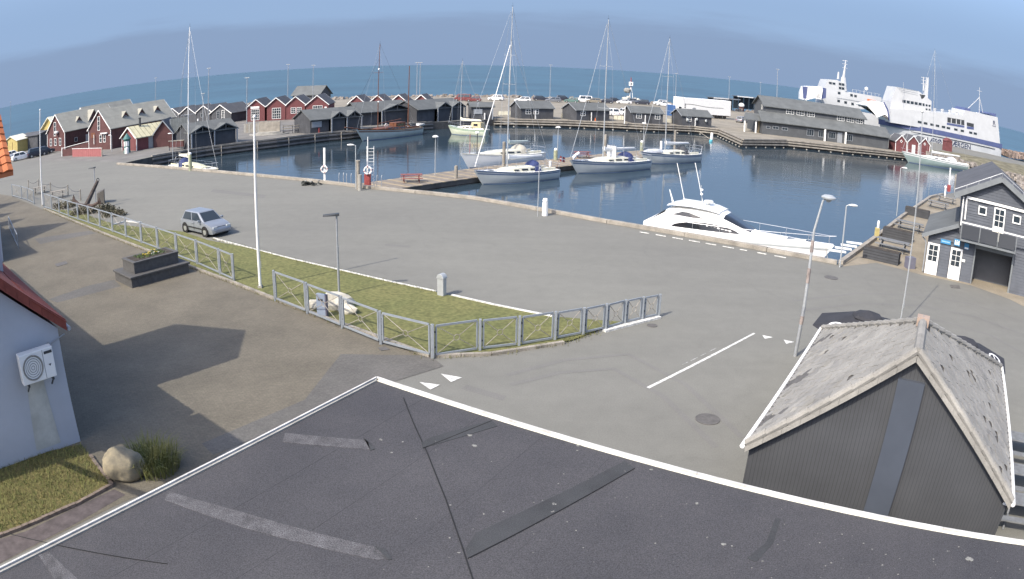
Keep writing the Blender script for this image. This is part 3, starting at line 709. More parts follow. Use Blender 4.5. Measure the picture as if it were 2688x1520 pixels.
# ---- open-fronted boathouses with paired gables
def boathouse(label, A, C, D, he, hg, hr, bays=2, frac=1.0):
    W = (C-A).length; t = thing('boathouse', label, 'boathouse', A, heading(A, C), 'open boathouses along the quay')
    b = B(); b.box(0,.1,.3,D,0,he); b.box(W-.1,W,.3,D,0,he); b.box(.1,W-.1,D-.1,D,0,he)
    b.extr([(0,.3,he),(0,D,he),(0,D/2,hr-.08)], (.1,0,0)); b.extr([(W-.1,.3,he),(W-.1,D,he),(W-.1,D/2,hr-.08)], (.1,0,0))
    b.make('wall', m_black, t)
    roof_pair(t, W, D, he, hr, .3, False, m_felt)
    if frac < .95: B().box(.11,W*(1-frac)-.1,.31,.4,0,he).make('front_wall', m_black, t)
    g0 = W*(1-frac); bw = (W-g0)/bays
    for k in range(bays):
        x0, x1 = g0+k*bw+.08, g0+(k+1)*bw-.08; xm = (x0+x1)/2
        for s in (0,1):
            xe = x0-.15 if s == 0 else x1+.15
            B().extr([(xe,-.45,he-.02),(xm,-.45,hg),(xm,D*.45,hg),(xe,D*.45,he-.02)], (0,0,.1)).make('gable_roof', m_felt, t)
        B().bar((x0,-.4,he),(x1,-.4,he),.1,.14).make('tie_beam', m_felt, t)
        B().bar((xm,-.4,he),(xm,-.4,hg-.1),.1).make('king_post', m_felt, t)
        B().bar((x0-.1,-.47,he+.02),(xm,-.47,hg+.04),.05,.14).make('verge_board', m_felt, t)
        B().bar((x1+.1,-.47,he+.02),(xm,-.475,hg+.04),.05,.14).make('verge_board', m_felt, t)
    for k in range(bays):
        x0, x1 = g0+k*bw+.2, g0+(k+1)*bw-.2
        B().box(x0,x1,-.12,-.06,.02,he-.02).make('bay_door', mat('slate_blue_boards', (.060,.066,.076), .8, .1, 1, stripes=('X', 4.0, .3)), t)
    for k in range(bays+1):
        x = g0+k*bw; x = min(max(x, .1), W-.1)
        B().box(x-.09,x+.09,-.5,-.32,0,he).make('post', m_grey, t)
    return t, W
boathouse('open dark boathouse with twin gables behind the small sailing boat', P(499,393.5), P(621,376.5), 5.5, 2.25, 3.1, 3.5)
t, W_ = boathouse('open dark boathouse with twin gables and grey notice board on its side', P(817,353), P(947,341.3), 6.0, 2.2, 3.1, 3.55, frac=.62)
B().box(.2,1.9,.15,.25,1.0,1.9).make('notice_board', m_grey, t); B().box(1.25,1.5,.0,.1,0,.9).make('red_post', m_redpaint, t)
t, W_ = boathouse('open dark boathouse with single gable behind the wooden cutter', P(948,331.5), P(1078,321), 6.0, 2.3, 3.3, 3.8, bays=1, frac=.62)
boathouse('open dark boathouse with twin gables behind the cream sailing boat', P(1097,323.5), P(1217,312.5), 6.0, 2.35, 3.3, 3.75, frac=.62)
A, C = P(1237,313), P(1294,313.3)
t, W_ = house('grey_quay_shed', 'grey felt-roofed shed with notice board at the basin corner', 'shed', A, C, 6, 2.3, HT(A,1245,266)-.4, m_black, m_felt, False, None, .35)
B().box(.4,2.0,-.12,-.03,1.0,1.9).make('notice_board', m_grey, t); B().box(W_-.25,W_-.05,-.5,-.3,0,2.2).make('post', m_grey, t)
B().box(2.3,2.5,-.4,-.2,0,1.2).make('bollard', m_white, t)

# ---- four small grey sheds on the far quay with cream windbreaks between them
sheds = [((1368,313.5),(1453,313.5),266), ((1514,318),(1601,318.5),271), ((1660,323.5),(1742,327.5),279), ((1793,331.5),(1870,336),287)]
sl = ['grey shed with two white windows, next to the basin corner', 'grey shed with white window and orange cone before its door', 'grey shed with three-pane window beside a tall white marker post', 'grey shed hung with buoys, below the white trailer']
for k, (a, c, ry) in enumerate(sheds):
    A, C = P(*a)+V((0,.9,0)), P(*c)+V((0,.9,0)); hr = HT(A+V((0,2.5,0)), a[0], ry)
    t, W_ = house('small_grey_shed', sl[k], 'shed', A, C, 5, 2.05, hr, m_black, m_felt, False, m_grey, .25,
        wins=[('f', .9, .95, 1.1, .95, 2, 2)]+([('f', W_*.62, .95, 1.1, .95, 2, 2)] if k in (0,2) else []), doors=[('f', W_*.42, .95, 1.85, m_darkin)], group='grey sheds on the far quay')
    B().box(W_*.40-.1,W_*.40+.05,-.6,-.48,0,1.7).make('white_post', m_white, t)
    if k == 1:
        tag(B().lathe([(.25,0),(.25,.05),(.15,.06),(.03,.7)], tuple(A.lerp(C,.55)+V((0,-1.0,0.006))), 10).make('traffic_cone', mat('orange_plastic', (.6,.15,.04), .6)), 'orange traffic cone before a small grey shed', 'cone')
    if k == 3:
        for j in range(3):
            B().lathe([(.02,0),(.2,.12),(.25,.3),(.2,.48),(.02,.6)], (1.0+j*2.1,-.25,1.0+.2*(j%2)), 10).make('buoy', m_gelg, t, smooth=True)
for k, (a, c, hy, lab) in enumerate((((1308,304),(1366,304.5),292,'cream board windbreak between basin corner and grey shed'), ((1475,311),(1510,311.5),297,'cream windbreak between first and second grey sheds'), ((1612,315),(1652,317.5),303,'cream windbreak beside the white marker post'), ((1752,323),(1788,325),311,'cream windbreak with dark opening between grey sheds'))):
    A, C = P(*a)+V((0,.6,0)), P(*c)+V((0,.6,0)); h_ = HT(A, a[0], hy); W_ = (C-A).length
    t = thing('windbreak', lab, 'windbreak', A, heading(A, C), 'cream windbreaks on the far quay')
    n_ = 4
    for i in range(n_): B().box(W_*i/n_+.03, W_*(i+1)/n_-.03, 0, .08, .1, h_).make('panel', m_cream, t)
    for i in range(n_+1): B().box(W_*i/n_-.05, W_*i/n_+.05, .085, .18, 0.006, h_+.05).make('post', m_wood, t)
tag(B().bar(P(1639,325), P(1639,325)+V((0,0,3.3)), .16).make('marker_post', m_white), 'tall white marker post on the far quay edge', 'post')

# ---- long two-storey harbour building
A, C = P(2000,351.5), P(2331,393); W_ = (C-A).length; D_ = 13
t = thing('long_grey_building', 'long dark grey two-storey building with strip windows beside the ferries', 'building', A, heading(A, C))
h1, h2, h3, h4 = 2.6, 4.4, 5.6, HT(A+V((5,6,0)), 2016,254)
B().box(0,W_,0,D_,0,h1).make('wall', mat('grey_boards', (.085,.092,.10), .8, .1, .8, stripes=('X', 3.0, .25)), t)
B().extr([(-.4,-.6,h1-.12),(-.4,2.8,h2),(W_+.4,2.8,h2),(W_+.4,-.6,h1-.12)], (0,0,.14)).make('lower_roof', m_felt, t)
B().extr([(1.2,2.7,h1),(1.2,D_-1,h1),(1.2,D_-1,h3),(1.2,(D_+1.7)/2,h4-.1),(1.2,2.7,h3)], (W_-6.4,0,0)).make('upper_wall', mat('grey_boards'), t)
for s in (0,1):
    ye = 2.3 if s == 0 else D_-.6
    B().extr([(.7,ye,h3-.15),(.7,(D_+1.7)/2,h4),(W_-4.6,(D_+1.7)/2,h4),(W_-4.6,ye,h3-.15)], (0,0,.14)).make('roof_slope', m_felt, t)
for u in (.155,.235,.315): window(t, (1.2+W_*u,2.7,4.5), X, -Y_, 1.75, 1.0, 3, 2)
for u in (.555,.635,.71): window(t, (1.2+W_*u,2.7,4.5), X, -Y_, 1.75, 1.0, 3, 2)
window(t, (.8,-.0,1.2), X, -Y_, .9, .5, 1, 1, m_grey); window(t, (2.2,0,1.2), X, -Y_, 1.3, .6, 2, 1, m_grey); window(t, (4.2,0,1.2), X, -Y_, 1.3, .6, 2, 1, m_grey)
for u in (.33,.42,.5,.64): window(t, (W_*u,0,.7), X, -Y_, 1.6, 1.3, 3, 1, m_grey)
for u in (.46,.625): B().box(W_*u,W_*u+.35,-.55,-.25,0,h1-.1).make('white_post', m_white, t)
plank_door(t, (W_*.57,0,.02), X, -Y_, 1.1, 2.1, m_grey)
window(t, (1.2,6.6,4.7), -Y_, -X, 1.5, 1.5, 3, 2, name='gable_window')
B().extr([(1.1,5.0,h1+.3),(1.1,6.1,h4-.9),(1.1,7.2,h1+.3)], (-.04,0,0)).make('gable_trim', m_felt, t)
a, c = P(1985,345), P(2012,349)
t = thing('porch', 'grey lean-to porch on white posts at the end of the long building', 'porch', P(1950,345), heading(P(1950,345), P(2000,351)))
for x in (.3, 2.6, 5.2): B().box(x-.14,x+.14,-.1,.18,0.006,2.6).make('post', m_white if x < 3 else m_grey, t)
B().extr([(0,-.4,2.5),(0,4.5,3.6),(6.0,4.5,3.6),(6.0,-.4,2.5)], (0,0,.12)).make('roof', m_felt, t)
B().box(2.9,5.6,1.5,1.6,0.006,2.5).make('wall', m_woodt, t)
# ---- three little red huts beside the ferry
H0, H9 = P(2348,396), P(2440,411)
hl = ['little red hut with diamond window, nearest to the long grey building', 'little red hut with white door between its neighbours', 'little red hut with diamond window, nearest to the grey yacht']
for k in range(3):
    a, c = H0.lerp(H9, k/3+.02), H0.lerp(H9, (k+1)/3-.01); W_ = (c-a).length
    hr = HT((a+c)/2, *((2374,357),(2408,359),(2432,364))[k]); he = hr-W_*.48
    t, W_ = house('little_red_hut', hl[k], 'hut', a, c, 4, he, hr, m_red, m_feltd, True, m_white, .2, doors=[('f', W_*.4, .9, 1.9, m_white)] if k == 1 else (), group='three red huts by the ferry', corner=m_white)
    if k != 1:
        zc = he+.15; d = B().extr([(W_/2-.35,-.05,zc),(W_/2,-.05,zc-.35),(W_/2+.35,-.05,zc),(W_/2,-.05,zc+.35)], (0,.04,0)).make('diamond_window', m_white, t)
        B().extr([(W_/2-.2,-.07,zc),(W_/2,-.07,zc-.2),(W_/2+.2,-.07,zc),(W_/2,-.07,zc+.2)], (0,.018,0)).make('pane', m_glass, d)

# ---- dark blue-grey harbour house on the right (frame: u along the front, v inwards)
RA = V((25.55,39.25,0)); RD = V((.81673604,-.57701147,0))
m_board = mat('blue_grey_boards', (.098,.108,.128), .75, .1, 1.5, .15, 20)
m_boardg = mat('grey_trim', (.17,.185,.195), .7, .08, 2)
t = thing('harbour_house', 'blue-grey boarded harbour house with white doors, balcony and garage bay', 'house', RA, heading((0,0), (RD.x,RD.y)))
b = B()
b.box(0,3.56,.06,9,0,2.3); b.extr([(0,.06,2.3),(0,9,2.3),(2.1,9,3.35),(2.1,.06,3.35)], (0,0,-.01)) if False else None
b.extr([(0,.06,2.29),(2.14,.06,2.29),(2.14,.06,3.3)], (0,8.9,0))
b.box(2.14,3.56,.06,9,2.3,2.72)
b.box(3.56,6.6,1.75,9,0,2.72)                     # back of the garage bay
b.box(6.62,8.3,.06,17,0,2.72)
b.extr([(2.14,.06,2.72),(8.3,.06,2.72),(8.3,.06,5.0),(8.0,.06,5.4),(5.03,.06,6.75),(2.05,.06,5.4),(2.14,.06,5.2)], (0,16.9,0))
b.make('wall', m_board, t)
B().box(3.62,6.56,1.70,1.745,0.01,2.25).make('garage_door', mat('grey_blue_door', (.085,.092,.105), .6, .06, 2), t)
# clapboards, piece by piece
def boards(u0, u1, z0, z1, pitch=.185, m_=None):
    z = z0
    while z < z1-.02:
        zt = min(z+pitch, z1)
        B().hexa([(u0,.0,z),(u1,.0,z),(u1,.055,z),(u0,.055,z)], [(u0,.035,zt),(u1,.035,zt),(u1,.055,zt),(u0,.055,zt)]).make('clapboard', m_ or m_board, t)
        z += pitch
boards(.95,1.70,0,2.3); boards(2.68,3.5,0,2.3); boards(.02,2.1,2.3,2.48); boards(.45,2.1,2.48,2.67); boards(.85,2.1,2.67,2.86); boards(1.25,2.1,2.86,3.04); boards(2.14,3.5,2.3,2.7)
boards(6.64,8.3,0,2.7); boards(2.2,8.3,2.95,4.35); boards(2.2,3.38,4.35,5.2); boards(4.12,4.6,4.35,5.2); boards(5.55,6.05,4.35,5.2); boards(6.83,8.3,4.35,5.2)
z = 5.42
while z < 6.5:
    hw = (6.72-z)/1.35*2.97; B().box(5.03-hw,5.03+hw,.0,.055,z,z+.17).make('clapboard', m_board, t); z += .185
# roofs: long gable roof to the rear and the lean-to slope
for s in (0,1):
    ue, ze = (1.55, 5.17) if s == 0 else (8.5, 5.17)
    B().extr([(ue,-.35,ze),(5.03,-.35,6.87),(5.03,17.3,6.87),(ue,17.3,ze)], (0,0,.17)).make('roof_slope', m_feltd, t)
    B().bar((ue,-.40,ze+.1),(5.03,-.40+s*.004,6.97),.08,.34).make('verge_board', m_boardg, t)
    for y in (-.1,):                                 # snow rail up the verge
        B().tube([(ue,y,ze+.45),(5.03,y,7.32)], .03, 6).make('snow_rail', m_grey, t)
    for k in range(5): B().bar((ue+(5.03-ue)*k/4,-.1,ze+(1.7)*k/4+.15),(ue+(5.03-ue)*k/4,-.1,ze+1.7*k/4+.45),.04).make('rail_stanchion', m_grey, t)
B().extr([(-.42,-.3,2.33),(2.12,-.3,3.43),(2.12,9.2,3.43),(-.42,9.2,2.33)], (0,0,.12)).make('lean_to_roof', m_felt, t)
B().bar((-.45,-.34,2.38),(2.12,-.34,3.48),.06,.24).make('verge_board', m_boardg, t)
B().tube([(-.42,-.25,2.3),(-.2,-.1,2.1),(-.1,-.06,1.9),(-.1,-.06,.1)], .045, 8).make('downpipe', m_grey, t)
B().tube([(2.25,-.12,5.3),(2.25,-.12,3.5)], .05, 8).make('downpipe', m_white, t)
B().box(2.45,2.55,-.06,0,3.9,5.25).make('corner_board', m_white, t)
B().box(2.5,8.3,-.09,-.0,5.22,5.38).make('band_board', m_white, t)
# white half-glazed doors
for k, u in enumerate((.04,1.75)):
    B().box(u,u+.88,-.06,-.01,.02,2.0).make('door', m_white, t)
    d = t.children[-1]
    for i in range(2):
        for j in range(3):
            B().box(u+.12+i*.335,u+.12+i*.335+.30,-.068,-.061,.88+j*.345,.88+j*.345+.31).make('pane', m_glass, d)
    B().box(u+.16,u+.72,-.066,-.061,.15,.72).make('door_panel', m_cream, d)
    B().box(u+.05,u+.09,-.11,-.06,.95,1.05).make('handle', m_grey, d)
B().box(.94,1.72,.056,.059,.02,2.0).make('open_doorway', m_darkin, t)
B().box(2.68,2.9,-.05,-.0,1.25,1.42).make('wall_lamp', m_white, t)
# upper windows and balcony door
window(t, (3.43,.0,4.42), X, -Y_, .64, .55, 1, 1); window(t, (6.12,.0,4.4), X, -Y_, .66, .55, 1, 1)
B().box(4.64,5.52,-.05,0,3.0,5.12).make('balcony_door', m_white, t); d = t.children[-1]
for i in range(2):
    for j in range(3): B().box(4.74+i*.36,4.74+i*.36+.32,-.058,-.051,3.95+j*.37,3.95+j*.37+.33).make('pane', m_glass, d)
B().box(4.76,5.40,-.056,-.051,3.1,3.75).make('door_panel', m_wfence, d)
bal = B().box(2.3,6.6,-.9,-.002,2.66,2.78).make('balcony', m_boardg, t)
B().box(2.3,7.4,-.93,-.87,3.78,3.86).make('handrail', m_white, bal)
for u in (2.32,3.7,5.1,6.55): B().box(u-.03,u+.03,-.92,-.86,2.78,3.78).make('baluster_post', m_boardg, bal)
for u in (2.38,3.76,5.16): B().box(u,u+1.3,-.895,-.885,2.86,3.70).make('glass_panel', glass_mat('smoked_panel', (.06,.065,.075), .1), bal)
B().box(6.48,6.62,-.06,0.0,0,2.66).make('corner_board', m_boardg, t); B().box(3.5,3.6,-.05,.05,0,2.66).make('corner_board', m_boardg, t)
B().box(3.6,6.5,-.02,.05,2.28,2.66).make('lintel', m_boardg, t)
# signs
m_sign = mat('blue_sign', (.05,.22,.42), .5, .02, 2)
s1 = B().box(.93,1.68,-.07,-.03,2.12,2.38).make('sign', m_sign, t)
B().box(1.0,1.61,-.078,-.071,2.22,2.29).make('lettering', mat('sign_pale', (.30,.50,.62), .5), s1)
s2 = B().box(1.92,2.36,-.07,-.03,2.16,2.58).make('sign', m_sign, t)
B().box(2.10,2.18,-.078,-.071,2.22,2.38).box(2.08,2.20,-.078,-.071,2.38,2.42).box(2.11,2.17,-.078,-.071,2.46,2.52).box(1.97,2.05,-.078,-.071,2.22,2.5).box(2.23,2.31,-.078,-.071,2.22,2.5).make('pictogram', m_white, s2)
s3 = B().box(2.70,3.05,-.07,-.03,2.08,2.46).make('sign', m_sign, t)
B().box(2.74,3.01,-.078,-.071,2.10,2.2).make('lettering', m_white, s3)
tag(B().box(24.6,25.25,40.0,40.5,0.008,.72).make('storage_box', mat('lilac_grey_plastic', (.15,.15,.19), .6)), 'low grey storage box at the corner of the harbour house', 'box')

# ---- kiosk with slated hip roof in front of the camera building
KE = 2.6
kL, kR, kLB, kRB = P(1958,1168,KE), P(2655,1320,KE), P(2137,858,KE), P(2610,960,KE)
kx = ((kR-kL)+(kRB-kLB)).normalized(); ky = V((-kx.y,kx.x,0)); KW = (kR-kL).length
KD = ((kLB-kL).dot(ky)+(kRB-kR).dot(ky))/2
kmid = (kL+kR)/2; KR = HT(kmid, 2391, 925)
rend = P(2406,842,KR); KRL = max(1.0, min(KD-1, (rend-kmid).dot(ky)))
t = thing('slated_kiosk', 'kiosk with pale slated hip roof and dark corrugated gable wall', 'kiosk', V((kL.x,kL.y,0)), heading((0,0), kx))
m_slate = mat('pale_fibre_slate', (.285,.275,.25), .85, .15, 1.2, .2, 25, fine=.1, fscale=30)
m_slate2 = mat('weathered_fibre_slate', (.27,.262,.243), .88, .2, 1.0, .2, 25)
m_slate3 = mat('buff_fibre_slate', (.30,.285,.25), .88, .2, 1.0)
m_slated = mat('mossy_dark_slate', (.12,.115,.11), .9, .2, 2)
m_corr = mat('dark_corrugated_cladding', (.062,.065,.070), .6, .08, .8, stripes=('X', 11.0, .5))
kin = .16                                             # verge overhang past the gable wall
b = B().extr([(.06,kin,0),(KW-.06,kin,0),(KW-.06,kin,KE-.10),(KW/2,kin,KR-.14),(.06,kin,KE-.10)], (0,.1,0)); b.make('gable_wall', m_corr, t)
B().box(.35,.45,kin+.1,KD-.4,0,KE-.05).box(KW-.45,KW-.35,kin+.1,KD-.4,0,KE-.05).box(.45,KW-.45,KD-.5,KD-.4,0,KE-.05).make('wall', m_black, t)
B().box(KW/2-.32,KW/2+.32,kin-.10,kin-.003,0,KR-.62).make('flue_casing', mat('blue_grey_sheet', (.070,.082,.104), .5, .06, 1, metal=.1), t)
Lc = V((0,0,KE)); Rc = V((KW,0,KE)); LBc = V((0,KD,KE)); RBc = V((KW,KD,KE)); F0 = V((KW/2,0,KR)); F1 = V((KW/2,KRL,KR))
for poly in ([Lc, F0, F1, LBc], [Rc, RBc, F1, F0], [LBc, F1, RBc]):
    B().extr(poly, (0,0,-.08)).make('roof_deck', m_slated, t)
def slate_grid(poly_f, o, du, dv, nrm, nu, nv, wd, ht, single, gap=.01, darkf=None):
    """diamond-cut slates in rows; poly_f tests the slope outline; returns the joined rest"""
    rest = B(); cnt = 0
    me = None
    for j in range(nv):
        for i in range(nu):
            u, v = (i+.5*(j % 2))*wd, j*ht*.5
            if not poly_f(u, v): continue
            if random.random() < gap: continue                        # slipped slates leave dark gaps
            c = o+du*u+dv*v+nrm*(.012+.004*((i+j) % 3)+random.uniform(0,.005))
            pts = [c-dv*ht*.5, c+du*wd*.47-dv*ht*.18, c+du*wd*.47+dv*ht*.30, c-du*wd*.47+dv*ht*.30, c-du*wd*.47-dv*ht*.18]
            if single and cnt < 290:
                B().extr(pts, nrm*.012).make('slate', m_slated if darkf and darkf(u, v) else m_slate if random.random() < .6 else m_slate2 if random.random() < .75 else m_slate3, t)
            else: rest.extr(pts, nrm*.012)
            cnt += 1
    if rest.v:
        r = rest.make('slates', m_slate, t); r['kind'] = 'stuff'
sv = F0-Lc; sl_ = sv.length; dvL = sv.normalized(); duL = V((0,1,0)); nL = duL.cross(dvL).normalized()
nL = nL if nL.z > 0 else -nL
def okL(u, v): return .1 < u < KD-(KD-KRL)*v/sl_-.1 and .1 < v < sl_-.12
slate_grid(okL, Lc, duL, dvL, nL, int(KD/.30)+1, int(sl_/.17)+1, .30, .34, True, .004, lambda u, v: v < .75 and (math.sin(u*2.1)+.6*math.sin(u*5.3+1)) > .75+v*.5)
dvR = (F0-Rc).normalized(); nR = duL.cross(dvR).normalized(); nR = nR if nR.z > 0 else -nR
slate_grid(okL, Rc, duL, dvR, nR, int(KD/.30)+1, int(sl_/.17)+1, .30, .34, True, .035)
# ridge and hip caps, bargeboard slates, gutters
def caps(a, c, step, r, m_):
    n = max(1, int((c-a).length/step))
    for i in range(n):
        p0, p1 = a.lerp(c, i/n), a.lerp(c, (i+.97)/n)
        B().tube([p0+V((0,0,.02)), p1+V((0,0,.05))], r, 8).make('ridge_cap', m_, t, smooth=True)
caps(F0, F1, .45, .12, m_slate2); caps(F1, LBc, .5, .09, m_slate); caps(F1, RBc, .5, .09, m_slate)
caps(Lc+V((0,.02,.03)), F0+V((0,.02,.03)), .5, .085, m_slate); caps(Rc+V((0,.02,.03)), F0+V((0,.02,.03)), .5, .085, m_slate)
for a, c in ((Lc,F0),(Rc,F0)):
    n = 9
    for i in range(n):
        p0, p1 = a.lerp(c, i/n), a.lerp(c, (i+.985)/n)
        B().extr([p0+V((0,-.02,-.02)), p1+V((0,-.02,-.02)), p1+V((0,-.02,-.16)), p0+V((0,-.02,-.16))], (0,-.025,0)).make('barge_slate', m_slate, t)
B().box(KW/2-.16,KW/2+.16,KRL-.25,KRL+.05,KR-.05,KR+.16).make('ridge_end', mat('clay_red', (.34,.26,.21), .8), t)
for x0 in (-.07, KW+.07): B().tube([(x0,-.05,KE-.02),(x0,KD+.05,KE-.02)], .06, 8).make('gutter', m_white, t, smooth=True)
B().tube([(KW+.05,-.02,KE-.05),(KW-.3,.3,KE-.2),(KW-.33,.52,KE-.35),(KW-.33,.5,.2)], .04, 6).make('downpipe', m_white, t)

# ---- flat felt roof right below the camera
FZ = 3.4
fc, fl_, fr_ = P(989,988,FZ), P(0,1488,FZ), P(2688,1418,FZ)
fdl = (fl_-fc).normalized(); fdr = (fr_-fc).normalized()
FP = [fc, fc+fdr*20, fc+fdr*20+fdl*24, fc+fdl*24]
t = thing('office_building', 'low building with dark felt flat roof and white roof edging', 'building', V((fc.x,fc.y,0)))
m_bit = mat('granulated_roofing_felt', (.070,.068,.072), .85, .16, .30, .5, 90, fine=.40, fscale=45, col2=(.044,.044,.049))
m_bit2 = mat('pale_granule_strip', (.104,.102,.107), .9, .25, 3, .5, 90, fine=.6, fscale=45)
m_bit3 = mat('dark_felt_patch', (.048,.050,.053), .85, .15, 1, .4, 90, fine=.25, fscale=50)
B().prism([(p.x,p.y) for p in FP], FZ-.35, FZ-.05).make('roof_deck', m_bit, t, world=True)
ins = [p+(V((sum(q.x for q in FP)/4, sum(q.y for q in FP)/4, 0))-V((p.x,p.y,0))).normalized()*.25 for p in FP]
B().prism([(p.x,p.y) for p in ins], 0, FZ-.36).make('wall', m_wallw, t, world=True)
for d in (fdr, fdl):
    off = -.0
    for k in range(8):
        a, c = fc+d*(2.5*k), fc+d*(2.5*(k+1)-.008)
        B().bar(a+V((0,0,-.03)), c+V((0,0,-.03)), .042, .05).make('edge_trim', mat('weathered_white_trim', (.58,.57,.54), .7, .18, 2.5), t, world=True)
    inn = (fdl if d is fdr else fdr)
    B().bar(fc+d*.05+inn*.085+V((0,0,-.037)), fc+d*20+inn*.085+V((0,0,-.037)), .045, .03).make('inner_trim', m_wfence if d is fdr else m_conc, t, world=True)
def RF(px, py, dz=0): return P(px, py, FZ-.05+dz)
def patch(pts, dz, m_, nm): B().extr([RF(*q, dz) for q in pts], (0,0,-dz+.0005)).make(nm, m_, t, world=True)
patch([(748,1136),(965,1156),(972,1180),(742,1160)], .007, m_bit2, 'felt_strip')
patch([(965,1156),(955,1150),(985,1178),(972,1182)], .011, m_bit3, 'felt_flap')
patch([(443,1289),(640,1345),(985,1436),(1018,1466),(990,1470),(640,1385),(432,1312)], .007, m_bit2, 'felt_strip')
patch([(985,1434),(1010,1440),(1030,1468),(1018,1468)], .011, m_bit3, 'felt_flap')
patch([(100,1455),(130,1450),(215,1530),(150,1530)], .007, m_bit2, 'felt_strip')
patch([(1130,1148),(1290,1102),(1306,1118),(1110,1176),(1106,1162)], .008, m_bit3, 'felt_strip')
patch([(1250,1398),(1640,1210),(1666,1228),(1228,1464),(1222,1440)], .008, m_bit3, 'felt_strip')
patch([(1960,1465),(2010,1425),(2035,1360),(2050,1362),(2030,1425),(1985,1475)], .006, m_bit3, 'felt_strip')
b = B()
sp = [(1059,1044),(1085,1110),(1120,1185),(1170,1310),(1215,1440),(1246,1535)]
for a, c in zip(sp[:-1], sp[1:]): b.bar(RF(*a,.004), RF(*c,.004), .022, .006)
b.make('felt_seam', m_rubber, t, world=True)
for a, c in (((1290,1104),(1110,1176)), ((1666,1229),(1228,1466)), ((20,1400),(440,1480))):
    B().bar(RF(*a,.011), RF(*c,.011), .014, .006).make('felt_seam', m_rubber, t, world=True)
for k in range(1,9):                                    # lapped joints of the felt sheets
    a_, c_ = fc+fdr*(1.45*k)+fdl*.15, fc+fdr*(1.45*k+.05)+fdl*16
    B().bar(V((a_.x,a_.y,FZ-.0495)), V((c_.x,c_.y,FZ-.0495)), .05+.01*(k%2), .004).make('felt_lap', m_bit, t, world=True)
m_drop = mat('bird_lime', (.24,.24,.22), .9, .3, 20)
b = B(); rr = random.Random(3)
def blob(c, r, e=1.0, h=.006):
    n = 7; a0 = rr.random()*6; pts = []
    for k in range(n):
        a = a0+2*PI*k/n; q = r*rr.uniform(.6,1.15); pts.append((c.x+q*math.cos(a)*e, c.y+q*math.sin(a), c.z+h))
    b.add(pts+[(c.x,c.y,c.z+h+.004)], [(k,(k+1)%n,n) for k in range(n)])
for k in range(260):
    px, py = rr.uniform(1000,2688), rr.uniform(1080,1520)
    if rr.random() < .3: px, py = rr.uniform(1900,2688), rr.uniform(1400,1520)
    q = RF(px, py)
    if (q-fc).dot(V((-fdr.y,fdr.x,0))) > -.25: continue
    blob(q, rr.choice((.006,.007,.008,.01,.013,.02)), rr.uniform(.6,1.4))
for px, py, r in ((1000,1155,.05),(1056,1160,.035),(1028,1188,.045),(1230,1143,.06),(1245,1170,.06),(1142,1160,.03),(1520,1170,.09),(1710,1232,.05),(1455,1323,.06),(1450,1345,.05),(1640,1238,.03),(1828,1322,.05),(1270,1350,.03),(2546,1470,.09),(1900,1430,.05)):
    q = RF(px, py)
    for k in range(3): blob(V((q.x+rr.uniform(-r,r)*.5, q.y+rr.uniform(-r,r)*.5, q.z)), r*rr.uniform(.4,.8))
o = b.make('bird_droppings', m_drop, t, world=True); o['kind'] = 'stuff'

# ---- white house on the left with its cross gable
HC = V((-12.91,16.53,0)); hg = V((-.593,-.805,0)); hl_ = V((-.805,.593,0)); hn = V((.593,.805,0))
t = thing('white_house', 'white rendered house with red tiled roof and heat pump on its gable', 'house', HC)
GW = 9.0; RHt = 3.66+GW/2*.80
def WH(w_, l, z): return HC+hg*w_+hl_*l+V((0,0,z))
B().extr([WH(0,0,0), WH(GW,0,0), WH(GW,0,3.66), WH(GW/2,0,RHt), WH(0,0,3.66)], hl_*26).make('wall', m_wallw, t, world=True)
for s in (0,1):
    we = -.26 if s == 0 else GW+.26; ze = 3.66-.26*.8+.22
    B().extr([WH(we,-.22,ze+.05), WH(GW/2,-.22,RHt+.27), WH(GW/2,26,RHt+.27), WH(we,26,ze+.05)], (0,0,.14)).make('roof_slope', m_redtile, t, world=True)
for l in range(0,26):                                   # pantile columns on the slope towards the plaza
    for j in range(3 if l < 12 else 1):
        w0, w1 = -.28+j*.36, -.28+j*.36+.40
        z0, z1 = 3.66+.8*w0+.42, 3.66+.8*w1+.455
        for hh in (0,1,2):
            l0 = l-.3+hh*.333
            if l > 14 and hh: continue
            B().extr([WH(w0,l0,z0), WH(w0,l0+.16,z0+.055), WH(w0,l0+.32,z0), WH(w1,l0+.32,z1-.045), WH(w1,l0+.16,z1+.01), WH(w1,l0,z1-.045)], (0,0,-.02)).make('pantile', m_redtile, t, world=True)
n_ = 12
for i in range(n_):                                     # verge tiles along the gable
    w0, w1 = -.26+(GW/2+.26)*i/n_, -.26+(GW/2+.26)*(i+.98)/n_
    B().extr([WH(w0,-.26,3.66+.8*w0+.12), WH(w1,-.26,3.66+.8*w1+.12), WH(w1,-.26,3.66+.8*w1+.47), WH(w0,-.26,3.66+.8*w0+.47)], hl_*.5).make('verge_tile', m_redtile, t, world=True)
B().tube([WH(-.35,-.25,3.62), WH(-.35,26,3.65)], .065, 8).make('gutter', m_grey, t, world=True, smooth=True)
B().tube([WH(-.2,-.06,3.45), WH(.3,-.05,3.3), WH(.42,-.05,3.1), WH(.44,-.05,3.35)], .02, 6).make('cable_pipe', m_grey, t, world=True)
# unseen gabled block added to the end wall, shaped to shade the plaza corner
B().extr([WH(3.4,0,6.7), WH(5.6,0,6.7), WH(5.6,0,7.5), WH(4.5,0,7.9), WH(3.4,0,7.62)], -hl_*6).make('shadow_caster', m_wallw, t, world=True)
for k_ in (0,1): B().bar(WH(3.7+1.6*k_,-.05,4.0), WH(3.7+1.6*k_,-5.6,6.65), .16).make('shadow_caster_brace', m_woodd, t, world=True)
